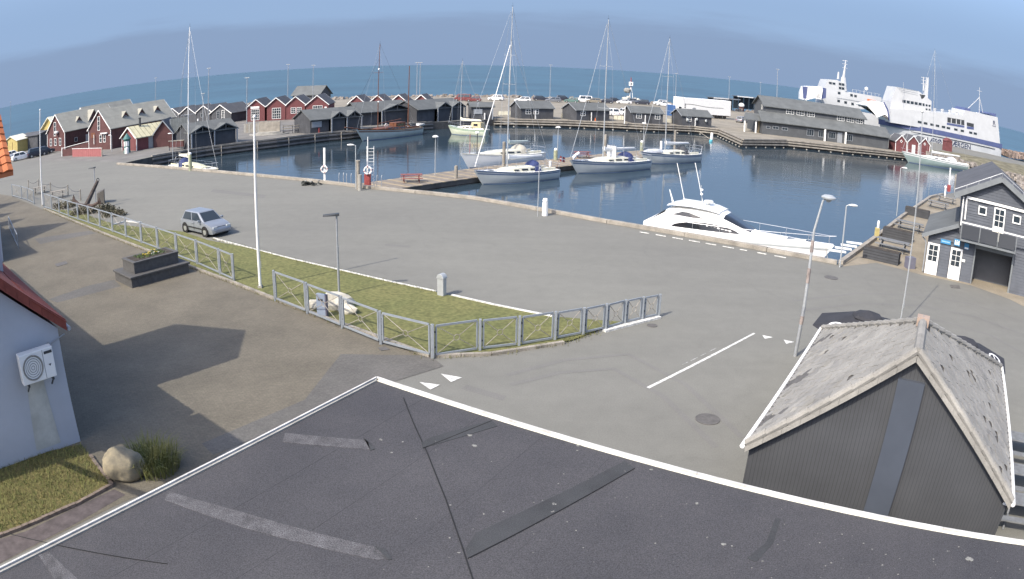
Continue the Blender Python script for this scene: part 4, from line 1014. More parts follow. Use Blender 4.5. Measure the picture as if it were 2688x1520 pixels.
# cross gable standing on the eaves wall (its point throws the angular shadow on the plaza)
cC, cA, cAp = V((-9.9-SH.x*8.1, 24.05-SH.y*8.1, 8.1)), V((-14.05-SH.x*8.1, 27.2-SH.y*8.1, 8.1)), V((-10.6-SH.x*9.95, 26.9-SH.y*9.95, 9.95))
B().extr([V((cC.x,cC.y,3.0))+hl_*1.15-hn*.5, V((cA.x,cA.y,3.0))-hl_*.3-hn*.5, cA-hl_*.3-hn*.5-V((0,0,.25)), cAp-hn*.5-V((0,0,.2)), cC+hl_*1.15-hn*.5+V((0,0,.35))], -hn*4).make('cross_gable', m_wallw, t, world=True)
for e in (cC, cA):
    B().extr([e, cAp, cAp-hn*5, e-hn*5], (0,0,-.14)).make('cross_gable_roof', m_orange, t, world=True)
cn = (cAp-cC).cross(hn).normalized(); cn = cn if cn.z > 0 else -cn
sv = cAp-cC
for j in range(8):
    for i in range(7):
        p0 = cC+sv*(j/8)-hn*(i*.42); p1 = cC+sv*((j+1.08)/8)-hn*(i*.42)
        B().extr([p0+cn*.05, p0+cn*.11-hn*.21, p0+cn*.05-hn*.41, p1+cn*.01-hn*.41, p1+cn*.07-hn*.21, p1+cn*.01], cn*-.025).make('pantile', m_orange, t, world=True)
# long low wing with gables further along (off to the left, it throws the pointed shadows)
for (tx, ty, h_, hw, he_) in ((-34.8,48.4,8.6,3.6,3.4), (-42.1,50.7,6.2,1.3,4.2), (-46.4,54.0,6.3,1.2,4.4), (-50.3,59.9,8.7,3.2,3.6)):
    ap = V((tx-SH.x*h_, ty-SH.y*h_, h_))
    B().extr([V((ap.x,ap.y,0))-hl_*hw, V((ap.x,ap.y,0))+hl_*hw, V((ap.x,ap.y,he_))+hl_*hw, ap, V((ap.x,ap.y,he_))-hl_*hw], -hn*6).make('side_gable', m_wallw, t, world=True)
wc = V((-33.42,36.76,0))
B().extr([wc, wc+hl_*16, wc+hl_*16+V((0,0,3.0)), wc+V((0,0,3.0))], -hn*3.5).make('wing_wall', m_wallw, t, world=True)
# heat pump on the gable
hp = thing('heat_pump', 'white outdoor heat pump unit with round fan grille on the gable', 'heat pump', WH(1.07,-.2,2.45), heading((0,0),(-hg.x,-hg.y)))
B().box(-.66,.60,-.40,-.08,.05,.95).make('casing', m_white, hp, bevel=.03)
B().lathe([(.36,0),(.36,.02),(.33,.025)], (0,0,0), 24)
fan = B().torus((-.2,-.41,.5), .36, .02, (0,1,0), 28, 6).make('fan_ring', m_conc, hp)
gb = B()
for r in (.06,.13,.2,.27,.33): gb.torus((-.2,-.41,.5), r, .007, (0,1,0), 24, 4)
gb.make('fan_grille', m_concd, hp)
B().box(.21,.225,-.405,-.395,.08,.92).make('panel_joint', m_concd, hp); B().box(.27,.56,-.41,-.401,.78,.86).make('vent_slot', m_dkmetal, hp)
B().extr([(.37,-.402,.47),(.47,-.402,.47),(.42,-.402,.40)], (0,-.006,0)).make('mark', m_dkmetal, hp)
for x in (-.5,.42): B().box(x,x+.06,-.42,-.0,-.02,.05).bar((x+.03,-.38,.0),(x+.03,-.01,-.28),.04).make('bracket', m_dkmetal, hp)
m_rust = mat('damp_streak', (.46,.47,.44), .9, .1, 2)
B().extr([WH(.75,-.004,0.2), WH(1.75,-.004,.2), WH(1.5,-.004,2.3), WH(.85,-.004,2.3)], -hl_*.004).make('damp_streak', m_rust, t, world=True)
# grass bed with brick edging, boulder and grass tuft beside the white house
bed = [P(-40,1225), P(215,1170), P(258,1230), P(292,1275), P(200,1325), P(60,1385), P(-40,1420)]
struct(sheet('rough_grass_bed', [bed], .06, mat('dry_turf', (.14,.115,.045), .95, .3, 3, .5, 20, col2=(.085,.085,.03), fine=.3, fscale=15)))
be = struct(bpy.data.objects.new('bed_edging', None)); COL.objects.link(be)
for a, c in split_line([P(-20,1418), P(60,1388), P(200,1328), P(296,1277), P(258,1228), P(238,1200)], .24):
    B().bar((a.x,a.y,.05),(c.x-(c.x-a.x)*.06,c.y-(c.y-a.y)*.06,.05), .11, .10+random.uniform(-.02,.02)).make('brick', m_brick, be)
struct(sheet('dark_path', [[P(-40,1428), P(70,1395), P(300,1285), P(330,1300), P(200,1375), P(-40,1500)]], .013, mat('dark_brick_path', (.10,.085,.085), .9, .2, 3, .3, 20)))
bp = P(330,1250)
bm = bmesh.new(); bmesh.ops.create_icosphere(bm, subdivisions=4, radius=1)
from mathutils import noise as mnoise
for v in bm.verts:
    c = v.co.copy(); k = 1+.22*mnoise.noise(c*1.4+V((3,1,2)))+.06*mnoise.noise(c*5)
    v.co = V((c.x*.62*k, c.y*.52*k, max(-.2, c.z*.62*k)))
me = bpy.data.meshes.new('boulder'); bm.to_mesh(me); bm.free(); me.materials.append(mat('lichen_boulder', (.34,.29,.19), .95, .3, 3, .7, 12, col2=(.18,.16,.12)))
for p_ in me.polygons: p_.use_smooth = True
o = bpy.data.objects.new('boulder', me); COL.objects.link(o); o.location = (bp.x, bp.y, .30); o.rotation_euler = (.1,.1,.7)
tag(o, 'big lichen-covered boulder between turf bed and grass tuft', 'boulder')
m_blade = mat('dry_grass_blade', (.20,.19,.07), .9, .3, 2, col2=(.10,.125,.035))
def tuft(name, label, c, R, H_, n, seed):
    rr = random.Random(seed); b = B()
    for k in range(n):
        a, q = rr.uniform(0,2*PI), R*math.sqrt(rr.random()); x, y = c.x+q*math.cos(a), c.y+q*math.sin(a)
        h = H_*rr.uniform(.4,1.1); l = rr.uniform(.2,.8)*h; a2 = a+rr.uniform(-.9,.9); w_ = rr.uniform(.006,.014)
        dx, dy = math.cos(a2), math.sin(a2); sx, sy = -dy*w_, dx*w_
        b.add([(x-sx,y-sy,0),(x+sx,y+sy,0),(x+dx*l*.4-sx*.8,y+dy*l*.4-sy*.8,h*.7),(x+dx*l*.4+sx*.8,y+dy*l*.4+sy*.8,h*.7),(x+dx*l,y+dy*l,h*rr.uniform(.7,1))], [(0,1,3,2),(2,3,4)])
    return tag(b.make(name, m_blade), label, 'plant')
tuft('grass_tuft', 'shaggy tuft of tall dry grass beside the boulder', P(405,1228), .8, .75, 900, 5)
# short turf blades over the bed
b = B(); rr = random.Random(9)
def inside(p, poly):
    r = False
    for i in range(len(poly)):
        a, c = poly[i], poly[i-1]
        if (a.y > p.y) != (c.y > p.y) and p.x < (c.x-a.x)*(p.y-a.y)/(c.y-a.y)+a.x: r = not r
    return r
xs = [p.x for p in bed]; ys = [p.y for p in bed]
for k in range(9000):
    p_ = V((rr.uniform(min(xs),max(xs)), rr.uniform(min(ys),max(ys)), 0))
    if not inside(p_, bed): continue
    a = rr.uniform(0,6.28); h = rr.uniform(.05,.16); dx, dy = math.cos(a), math.sin(a)
    b.add([(p_.x-dy*.012,p_.y+dx*.012,.05),(p_.x+dy*.012,p_.y-dx*.012,.05),(p_.x+dx*h*.7,p_.y+dy*h*.7,.05+h)], [(0,1,2)])
o = b.make('turf_blades', m_blade); o['kind'] = 'stuff'; o['label'] = 'rough dry grass covering the bed by the white house'; o['category'] = 'grass'
# ------------------------------------------------------------------ fences round the lawn
def fence(label, px, hs, group=None):
    pts = [P(*q) for q in px]; t = thing('fence', label, 'fence', pts[0], 0, group)
    for i, p in enumerate(pts):
        h = hs if not callable(hs) else hs(i/(len(pts)-1))
        B().box(p.x-.05,p.x+.05,p.y-.05,p.y+.05,0,h).make('post', m_fence, t, world=True, bevel=.012)
        if i == len(pts)-1: break
        q = pts[i+1]; d = (q-p).normalized(); L_ = (q-p).length; a, c = p+d*.12, q-d*.12
        z0, z1 = .14, h-.07
        U = lambda k, z: V((a.x+(c.x-a.x)*k, a.y+(c.y-a.y)*k, z))
        b = B()
        b.bar(U(0,z0),U(1,z0),.05,.07); b.bar(U(0,z1),U(1,z1),.05,.07); b.bar(U(0,z0+.036),U(0,z1-.036),.05,.06,upv=d); b.bar(U(1,z0+.036),U(1,z1-.036),.05,.06,upv=d)
        f = b.make('panel_frame', m_fence, t, world=True)
        zm = (z0+z1)/2; r = .11; n_ = V((-d.y,d.x,0))
        b = B(); Lp = (c-a).length
        e = V((d.x*Lp/2, d.y*Lp/2, (z1-z0)/2)); e_ = V((-d.x*Lp/2, -d.y*Lp/2, (z1-z0)/2)); m0 = U(.5,zm)
        for k in (e, e_, -e, -e_): b.tube([m0+k.normalized()*r, m0+k*.97], .014, 5)
        b.torus(m0, r, .014, n_, 16, 5)
        br = b.make('cross_brace', m_wood, t, world=True)
        for zz in (z0+.25, z1-.25):
            B().box(p.x+d.x*.085-.025,p.x+d.x*.085+.025,p.y+d.y*.085-.025,p.y+d.y*.085+.025,zz,zz+.06).make('hinge', m_dkmetal, t, world=True)
    return t
left_px = [(116,546),(135.6,552.5),(156,560.6),(180,570),(205,578.7),(233,588),(263,598.7),(296,610.5),(331.4,624),(372,640),(415,656),(464.5,674.4),(518,695.5),(578,722.5),(614.6,739.5)]
fence('long grey metal fence of cross-braced panels beside the paved plaza', left_px, 1.42)
fence('short grey fence section next to the tall flagpole and chain posts', [(32,516),(57,522.5),(73,528),(89.5,535.6)], 1.42)
fence('grey cross-braced fence panels in front of the memorial stones', [(722.5,790),(807,824),(898.7,862.5),(1000,904),(1135,940)], lambda k: 1.42-.14*k)
fence('grey cross-braced fence running along the road edge of the lawn', [(1137,941),(1260,922.5),(1362.5,910.5),(1456,895),(1530,881),(1589,867.5),(1639,853),(1685,842),(1728.7,832.5)], lambda k: 1.28-.26*k)
t = thing('handrail', 'small grey steel railing beside the white wing wall', 'railing', P(47,634))
a, c = P(24,600)+V((0,0,0)), P(48,652)
for k in (0,.33,.66,1):
    q = a.lerp(c,k); B().bar(q, q+V((0,0,1.0)), .05).make('post', m_grey, t, world=True)
for z in (1.0,.15): B().bar(a+V((0,0,z)), c+V((0,0,z)), .05).make('rail', m_grey, t, world=True)
for k in (.1,.2,.42,.54,.76,.88):
    q = a.lerp(c,k); B().bar(q+V((0,0,.17)), q+V((0,0,.97)), .02).make('bar', m_grey, t, world=True)

# ------------------------------------------------------------------ flagpoles and lamps
def flagpole(label, base, h, r=.075, band=False):
    t = thing('flagpole', label, 'flagpole', base)
    B().tube([(0,0,.0),(0,0,h*.5),(0,0,h)], r, 10, r*.55).make('pole', m_white if r > .05 else m_metal_lamp, t, smooth=True)
    B().lathe([(.02,h),(.07,h+.04),(.09,h+.1),(.07,h+.16),(.01,h+.2)], (0,0,0), 10).make('finial', m_white, t, smooth=True)
    B().box(-.1,.1,-.1,.1,0,.16).make('foot', m_conc, t)
    B().bar((r+.03,0,1.0),(r+.03,0,1.35),.02).make('cleat', m_grey, t)
    B().tube([(r+.02,0,1.1),(r*.6+.03,0,h-.2)], .006, 4).make('halyard', m_grey, t)
    return t
flagpole('white flagpole standing between the two lawn fences', P(683.7,757.5), 8.0)
flagpole('white flagpole at the end of the long lawn fence', P(111.7,541), HT(P(111.7,541),110,290))
b0 = P(2360,862); flagpole('thin white flagpole rising behind the slated kiosk roof', b0, HT(b0,2427,298), .034)
def post_lamp(label, base, h, head_dir, dark=True):
    t = thing('path_lamp', label, 'lamp', base, math.atan2(head_dir[1], head_dir[0]), 'post lamps beside the lawn')
    B().tube([(0,0,0),(0,0,h*.62)], .055, 10).make('pole', m_grey, t, smooth=True)
    B().tube([(0,0,h*.62),(0,0,h)], .042, 10).make('upper_pole', m_white if not dark else m_grey, t, smooth=True)
    B().hexa([(-.12,-.13,h),(.62,-.11,h-.02),(.62,.11,h-.02),(-.12,.13,h)], [(-.10,-.12,h+.10),(.60,-.08,h+.05),(.60,.08,h+.05),(-.10,.12,h+.10)]).make('head', m_dkmetal if dark else m_metal_lamp, t)
    return t
post_lamp('post lamp with flat dark head beside the memorial stones', P(890.5,778)+V((0,0,.04)), HT(P(890.5,778),886,568), (-1,-.2))
post_lamp('post lamp with flat dark head beside the old anchor', P(252,541), HT(P(252,541),249,441), (-1,-.2))
def quay_lamp(label, base, h, d, tip=.75, group='white-headed quay lamps'):
    t = thing('quay_lamp', label, 'lamp', base, math.atan2(d[1], d[0]), group)
    B().tube([(0,0,0),(0,0,h)], .05, 8, .04).make('pole', m_metal_lamp, t, smooth=True)
    B().tube([(0,0,h-.02),(.12,0,h+.05),(.25,0,h+.06)], .025, 6).make('arm', m_metal_lamp, t)
    secs = []
    for x, r in ((.15,.05),(.3,.13),(.5,.15),(.68,.10),(tip,.02)): secs.append([V((x, r*math.cos(2*PI*k/8), h+.06+r*.55*math.sin(2*PI*k/8))) for k in range(8)])
    B().loft(secs).make('head', m_white, t, smooth=True)
    return t
q = P(934,496); quay_lamp('white-headed lamp at the quay steps beside the grey mooring post', q, HT(q,935,382), (-1,.1))
q = P(2203.9,702); quay_lamp('white-headed lamp at the corner of the quay by the motor yacht bow', q, HT(q,2222,540), (1,-.15))
q = P(2368,570)+V((-.5,.3,0)); quay_lamp('white-headed lamp at the waterside edge of the picnic terrace', q, HT(q,2379,444), (1,-.15))
q = P(326,397); quay_lamp('white-headed lamp in front of the small red house', q+V((-2.5,0,0)), HT(q,313,354), (-1,.1))
q = P(505,410)+V((-1.5,-3,0)); quay_lamp('white-headed lamp behind the mast of the small sailing boat', q, 3.3, (-1,.1))
def mushroom(label, base, h):
    t = thing('pier_lamp', label, 'lamp', base, 0, 'mushroom lamps along the pier')
    B().tube([(0,0,0),(0,0,h)], .04, 8).make('pole', m_metal_lamp, t, smooth=True)
    B().lathe([(.06,h-.05),(.30,h),(.31,h+.05),(.16,h+.16),(.02,h+.19)], (0,0,0), 16).make('head', m_white, t, smooth=True)
q = P(1142,459,-.7); mushroom('mushroom lamp on the pier beside the red picnic table', q, HT(q,1146,357)+.6)
q = P(1463,415,-.7); mushroom('mushroom lamp on the pier between the moored sailing boats', q, HT(q,1468,333)+.6)
q = P(1688,394.5,-.7); mushroom('mushroom lamp near the outer end of the pier', q, HT(q,1689,322)+.6)
# tall street lamp with patched pole, leaning a little
base = P(2087,935); dist = math.hypot(base.x, base.y)
pl = [base]+[AT(x, y, dist) for x, y in ((2099,870),(2111,804),(2126,692),(2137,605),(2160,527))]
t = thing('street_lamp', 'tall leaning street lamp with patched grey pole and round head', 'lamp', base)
B().tube(pl[:3], .075, 10, .07).make('pole', m_grey, t, world=True, smooth=True)
B().tube(pl[2:], .065, 10, .04).make('upper_pole', m_metal_lamp, t, world=True, smooth=True)
for k, (i, f0, f1) in enumerate(((1,.3,.62),(2,.55,.9),(3,.35,.7))):
    B().tube([pl[i].lerp(pl[i+1],f0), pl[i].lerp(pl[i+1],f1)], .082-.006*k, 10).make('pole_band', mat('rusty_paint', (.30,.255,.235), .8, .2, 4), t, world=True, smooth=True)
hd = pl[-1]
B().tube([hd, hd+V((.12,.02,.08)), hd+V((.25,.03,.08))], .03, 6).make('arm', m_metal_lamp, t, world=True)
B().lathe([(.07,-.16),(.15,-.06),(.29,-.02),(.30,.03),(.18,.10),(.05,.12)], tuple(hd+V((.25,.03,.12))), 18).make('lamp_head', m_metal_lamp, t, world=True, smooth=True)
# far masts with small lamp heads
for k, (px, by, ty, lab) in enumerate(((408,300,205,'thin lamp mast behind the dormered red house'), (755,300,170,'tall lamp mast behind the red gabled shops'), (821,300,172,'tall thin mast behind the tall dark house'), (1093,300,165,'tall thin mast behind the red hut, left of a twin mast'), (1101,300,165,'tall thin mast right beside its twin'), (1443,268,171,'tall lamp mast in the far car park'), (1772,290,193,'lamp mast standing behind the white trailer'), (1912,290,202,'lamp mast beside the bus shelters'), (1994,290,216,'slim mast between shelters and long grey building'), (27,352,268,'slim lamp mast behind the ochre shed'), (533,330,246,'lamp mast with round lantern above the black shops'), (547,335,180,'slim mast rising behind the black shops'), (648,345,205,'jointed mast standing beside the red gabled shop'), (2036,330,182,'thin faint mast behind the long grey building'))):
    base = P(px, by) if by > 280 else P(px, by); h = HT(base, px, ty)
    t = thing('lamp_mast', lab, 'mast', base, 0, 'slim masts behind the harbour')
    B().tube([(0,0,0),(0,0,h)], .10, 6, .06).make('pole', m_grey, t)
    B().box(-.45,.45,-.1,.1,h,h+.12).make('head', m_metal_lamp, t)

# ------------------------------------------------------------------ plaza furniture
fb = P(347.5,757.5); fl0 = P(303.7,736); ex = (fl0-fb).normalized(); ey = V((-ex.y, ex.x, 0)); ey = ey if ey.y > 0 else -ey
t = thing('flower_planter', 'two-tier grey stone planter with yellow and white flowers on the plaza', 'planter', fb)
Wp = (fl0-fb).length; Lp = 3.7
def PB(u, v, z): return fb+ex*u+ey*v+V((0,0,z))
def obox(u0,u1,v0,v1,z0,z1): return B().hexa([PB(u0,v0,z0),PB(u1,v0,z0),PB(u1,v1,z0),PB(u0,v1,z0)], [PB(u0,v0,z1),PB(u1,v0,z1),PB(u1,v1,z1),PB(u0,v1,z1)])
zt = HT(fl0, 300.5, 708)
nseg = 3
for k in range(nseg): obox(0,Wp,Lp*k/nseg+.004,Lp*(k+1)/nseg-.004,0,zt-.10).make('lower_block', m_granite, t, world=True, bevel=.01)
obox(-.08,Wp+.08,-.08,Lp+.08,zt-.10,zt).make('ledge', m_granite, t, world=True, bevel=.015)
obox(.38,Wp-.38,.42,Lp-.42,zt,zt+.52).make('upper_block', m_granite, t, world=True, bevel=.01)
obox(.34,Wp-.34,.38,Lp-.38,zt+.52,zt+.60).make('rim', m_granite, t, world=True, bevel=.012)
obox(.55,Wp-.55,.6,Lp-.6,zt+.6005,zt+.61).make('soil', m_soil, t, world=True)
rr = random.Random(4)
def flower(c, m_, s=.07):
    b = B()
    for k in range(6):
        a = 2*PI*k/6+rr.random(); b.add([c, c+V((math.cos(a)*s,math.sin(a)*s,.02)), c+V((math.cos(a+.9)*s,math.sin(a+.9)*s,.03))], [(0,1,2)])
    b.tube([c, c-V((0,0,.14))], .008, 4); return b.make('flower', m_, t, world=True)
my, mw_ = mat('yellow_petal', (.55,.42,.04), .7), mat('white_petal', (.6,.6,.58), .7)
for k in range(20):
    flower(PB(Wp*.5+rr.uniform(-.3,.3), Lp*rr.uniform(.36,.64), zt+.72+rr.uniform(-.04,.04)), my if rr.random() < .7 else mw_, rr.uniform(.045,.07))
b = B()
for k in range(260):
    c = PB(Wp*.5+rr.uniform(-.42,.42), Lp*rr.uniform(.26,.74), zt+.61); a = rr.uniform(0,6.28); h = rr.uniform(.06,.16)
    b.add([c+V((math.sin(a)*.02,-math.cos(a)*.02,0)), c-V((math.sin(a)*.02,-math.cos(a)*.02,0)), c+V((math.cos(a)*h*.6,math.sin(a)*h*.6,h))], [(0,1,2)])
o = b.make('leaves', mat('leaf_green', (.07,.12,.03), .8), t, world=True); o['kind'] = 'stuff'

# arched steel pedestal at the lawn kerb
q = P(1160,777); h = HT(q,1152,719); t = thing('service_pedestal', 'pale steel pedestal with rounded arch top at the lawn kerb', 'pedestal', q, math.radians(-32))
prof = [(-.20,.0),(.20,0),(.20,h-.2)]+[(.20*math.cos(a*PI/10), h-.2+.2*math.sin(a*PI/10)) for a in range(1,10)]+[(-.20,h-.2)]
B().extr([V((x*.85,-.12,z)) for x, z in prof], (0,.24,0)).make('body', m_metal_lamp, t, bevel=.01)
B().lathe([(.0,0),(.01,0)], (0,0,0), 4) if False else None
B().extr([V((x*1.0,-.15,h-.2+(z-(h-.2))*1.1)) for x, z in prof[2:]], (0,.30,0)).make('arch_cap', m_metal_lamp, t, bevel=.01)
# memorial slab with stones
q = P(846,833); h = HT(q,843,771); t = thing('info_slab', 'blue-grey upright information slab among pale stones', 'slab', q, math.radians(-20))
B().box(-.22,.22,-.07,.07,0,h).make('slab', mat('blue_grey_slab', (.22,.26,.33), .5, .05, 2), t, bevel=.01)
B().box(.225,.26,-.06,.10,0,h-.02).make('side_plate', mat('purple_grey_plate', (.15,.14,.18), .5), t)
B().box(-.12,.12,-.078,-.071,h*.72,h*.80).make('plate', m_dkmetal, t)
def rock(label, c, sx, sy, sz, seed, m_, rz=0, grp=None, name='stone'):
    bm = bmesh.new(); bmesh.ops.create_icosphere(bm, subdivisions=2, radius=1)
    for v in bm.verts:
        k = 1+.38*mnoise.noise(v.co*1.6+V((seed,seed*.7,1))); v.co = V((v.co.x*sx*k, v.co.y*sy*k, v.co.z*sz*k))
    me = bpy.data.meshes.new(name); bm.to_mesh(me); bm.free(); me.materials.append(m_)
    o = bpy.data.objects.new(name, me); COL.objects.link(o); o.location = (c[0], c[1], c[2]+sz*.55); o.rotation_euler = (0,0,rz)
    tag(o, label, 'stone', grp); return o
m_pst = mat('pale_limestone', (.55,.52,.44), .9, .2, 2, .4, 10)
rock('pale pointed stone just left of the information slab', P(828,812), .45,.3,.3, 1, m_pst, .4)
rock('large pale slab of stone behind the information slab', P(882,812), .75,.35,.5, 4, m_pst, .2)
rock('pale angular stone leaning right of the information slab', P(912,822), .5,.3,.28, 7, m_pst, -.5)
# old anchor on timber, rope posts, shrub bed
q = P(231,556); t = thing('old_anchor', 'big weathered ship anchor propped up beside the lawn fence', 'anchor', q)
dist = math.hypot(q.x, q.y)
a0, a1 = AT(226,540,dist), AT(256,476,dist+1.2)
B().tube([a0, a0.lerp(a1,.5), a1], .24, 8, .16).make('shank', mat('tarred_old_timber', (.075,.062,.055), .85, .25, 3), t, world=True)
B().torus(a1+V((.05,0,.12)), .14, .04, (0,1,0), 12, 6).make('ring', m_dkmetal, t, world=True)
m_rustd = mat('rusty_iron', (.09,.065,.055), .85, .25, 3)
cc = a0
arm = [cc+V((-1.6,.2,.55)), cc+V((-.9,.1,.1)), cc, cc+V((.9,-.1,.0)), cc+V((1.7,-.25,.30))]
B().tube(arm, .14, 8).make('arms', m_rustd, t, world=True)
for e, s in ((arm[0],-1),(arm[-1],1)): B().extr([e+V((-.25,0,-.2)), e+V((.25,0,-.2)), e+V((0,0,.4))], (0,.08,0)).make('fluke', m_rustd, t, world=True)
B().bar(a0+V((-1.2,.3,-.25)), a0+V((1.2,-.5,-.3)), .22).make('stock', m_woodd, t, world=True)
sc = a1.lerp(a0,.12)
t = thing('chain_posts', 'low weathered posts linked by sagging chains beside the anchor', 'chain fence', P(132,508))
cp = [P(75,497), P(101,496), P(133,506), P(179,514), P(212,528)]
for p in cp: B().lathe([(.07,0),(.07,1.0),(.09,1.02),(.09,1.1),(.02,1.14)], tuple(p), 8).make('post', m_wood, t, world=True)
for a, c in zip(cp[:-1], cp[1:]):
    B().tube([a.lerp(c,k/6)+V((0,0,.95-.28*math.sin(PI*k/6))) for k in range(7)], .025, 4).make('chain', m_dkmetal, t, world=True)
m_shr = mat('heath_green', (.13,.115,.08), .9, .3, 2, col2=(.08,.08,.05))
def shrub(label, c, rx, ry, h, n, seed):
    rr = random.Random(seed); t = thing('shrub', label, 'shrub', c)
    b = B()
    for k in range(n):
        a, e = rr.uniform(0,2*PI), math.acos(rr.uniform(0,1)); q = rr.uniform(.55,1.05)
        q *= 1+.25*math.sin(a*3+seed)
        p = V((rx*q*math.cos(a)*math.sin(e), ry*q*math.sin(a)*math.sin(e), h*q*math.cos(e)+.05)); s = rr.uniform(.05,.11)
        d1 = V((rr.uniform(-1,1),rr.uniform(-1,1),rr.uniform(-.6,1))).normalized()*s; d2 = V((rr.uniform(-1,1),rr.uniform(-1,1),rr.uniform(-.6,1))).normalized()*s
        b.add([p-d1, p+d2, p+d1, p-d2], [(0,1,2,3)])
    b.make('foliage', m_shr, t); bb = B()
    for k in range(7):
        a = k*.9; bb.tube([(0,0,0),(rx*.5*math.cos(a),ry*.5*math.sin(a),h*.6)], .02, 4, .008)
    bb.make('stems', m_woodd, t)
shrub('low brown shrub between anchor and lawn fence', P(215,562), 1.1,.8,.5, 700, 2)
shrub('dark shrub behind the post lamp, right of the anchor', P(272,557), 1.1,.8,.6, 800, 5)
shrub('bushy dark shrub at the tip of the planting bed', P(300,566), 1.1,.8,.5, 700, 8)
shrub('small sparse shrub left of the anchor', P(170,545), 1.5,.9,.5, 700, 11)
tag(B().hexa([P(256,535)+V((0,0,0)),P(274,535)+V((0,0,0)),P(276,530)+V((0,0,0)),P(258,530)+V((0,0,0))],[P(256,535)+V((0,0,.9)),P(274,535)+V((0,0,1.2)),P(276,530)+V((0,0,1.2)),P(258,530)+V((0,0,.9))]).make('timber_crate', m_woodd), 'dark slanted timber crate beside the anchor', 'crate')
for k, (px, py, lab) in enumerate(((105,508,'weathered picnic table beside the short fence section'), (152,520,'weathered bench planks lying by the chain posts'))):
    q = P(px,py); t = thing('picnic_table', lab, 'table', q, math.radians(35))
    for j in range(4): B().box(-.9,.9,-.36+j*.18,-.36+j*.18+.16,.70,.74).make('plank', m_wood, t)
    for s in (-1,1):
        B().box(-.9,.9,s*.75-.12,s*.75+.12,.42,.46).make('seat_plank', m_wood, t)
        for x in (-.6,.6): B().bar((x,s*.1,.70),(x,s*.85,0),.07).make('leg', m_woodd, t)
tag(B().lathe([(.5,0),(.5,.01)], (0,0,0), 4).make('_tmp', m_dkmetal), 'x', 'x') if False else None
# manholes and drains
def cover(name, px0, py0, label, rx_, ry_=None, m_=None):
    q = P(px0,py0); n = 24; ry_ = ry_ or rx_
    o = B().prism([(q.x+rx_*math.cos(2*PI*k/n), q.y+ry_*math.sin(2*PI*k/n)) for k in range(n)], .004, .020).make(name, m_ or m_asph_l)
    tag(o, label, 'manhole cover'); return o
m_iron = mat('worn_iron', (.115,.11,.105), .8, .15, 5, .3, 30)
cover('manhole_cover', 1858,1101, 'round iron manhole cover in the asphalt by the slated kiosk', .40, None, m_iron)
cover('manhole_cover', 2182,729, 'round iron manhole cover in front of the quay corner', .42, None, m_iron)
cover('manhole_cover', 1712,855, 'small iron cover beside the end of the road fence', .22, None, m_iron)
q0, q1 = P(144,697), P(178,689)
o = B().extr([P(144,694)+V((0,0,.012)), P(150,701)+V((0,0,.012)), P(178,693)+V((0,0,.012)), P(173,686)+V((0,0,.012))], (0,0,.012)).make('drain_grate', m_iron); tag(o, 'oblong iron drain grate in the plaza paving', 'grate')
o = B().extr([P(992,914)+V((0,0,.013)), P(1000,922)+V((0,0,.013)), P(1024,919)+V((0,0,.013)), P(1012,911)+V((0,0,.013))], (0,0,.014)).make('drain_grate', m_iron); tag(o, 'small square drain grate at the foot of the lawn fence', 'grate')
o = B().extr([P(2494,748)+V((0,0,.009)), P(2497,756)+V((0,0,.009)), P(2521,758)+V((0,0,.009)), P(2518,749)+V((0,0,.009))], (0,0,.012)).make('drain_grate', m_iron); tag(o, 'rectangular drain grate before the white doors', 'grate')

# ------------------------------------------------------------------ parasols and tables behind the kiosk
m_par = mat('black_canvas', (.035,.036,.042), .85, .12, 2)
def parasol(label, c, rz, logo):
    t = thing('parasol', label, 'parasol', c, rz, 'black parasols behind the kiosk')
    R, z0, z1 = 2.1, 2.15, 2.75
    cor = [V((R*math.cos(PI/8+k*PI/4), R*math.sin(PI/8+k*PI/4), z0)) for k in range(8)]; top = V((0,0,z1))
    for k in range(8):
        a, b_ = cor[k], cor[(k+1)%8]
        B().add([a, b_, top, a-V((0,0,.02)), b_-V((0,0,.02)), top-V((0,0,.02))], [(0,1,2),(5,4,3),(0,3,4,1),(1,4,5,2),(2,5,3,0)]).make('panel', m_par, t)
    B().lathe([(.62,z1-.14),(.55,z1-.05),(.02,z1+.1)], (0,0,0), 8).make('vent_cap', m_par, t)
    B().tube([(0,0,0.006),(0,0,z1)], .03, 8).make('pole', m_woodt, t); B().box(-.35,.35,-.35,.35,.006,.1).make('base', m_concd, t)
    k = logo; a = (cor[k]+cor[(k+1)%8])/2; u = (cor[(k+1)%8]-cor[k]).normalized(); s = (top-a).normalized(); n = u.cross(s); n = n if n.z > 0 else -n
    c0 = a+s*.55+n*.015
    b = B()
    for kk in range(18):
        a0, a1 = 2*PI*kk/18, 2*PI*(kk+1)/18
        b.add([c0+u*.42*math.cos(x)*f+s*.30*math.sin(x)*f for x in (a0,a1) for f in (1,.72)], [(0,2,3,1)])
    b.add([c0-u*.25-s*.05, c0+u*.3+s*.1, c0+u*.3+s*.04, c0-u*.25-s*.11], [(0,1,2,3)])
    b.make('logo', m_white, t)
pc = P(2278,833,2.6); parasol('black octagonal parasol with white ring emblem, left behind the kiosk', V((pc.x,pc.y,0)), math.radians(10), 3)
pc = P(2530,905,2.55); parasol('black octagonal parasol with white ring emblem, right behind the kiosk', V((pc.x,pc.y,0)), math.radians(10), 6)
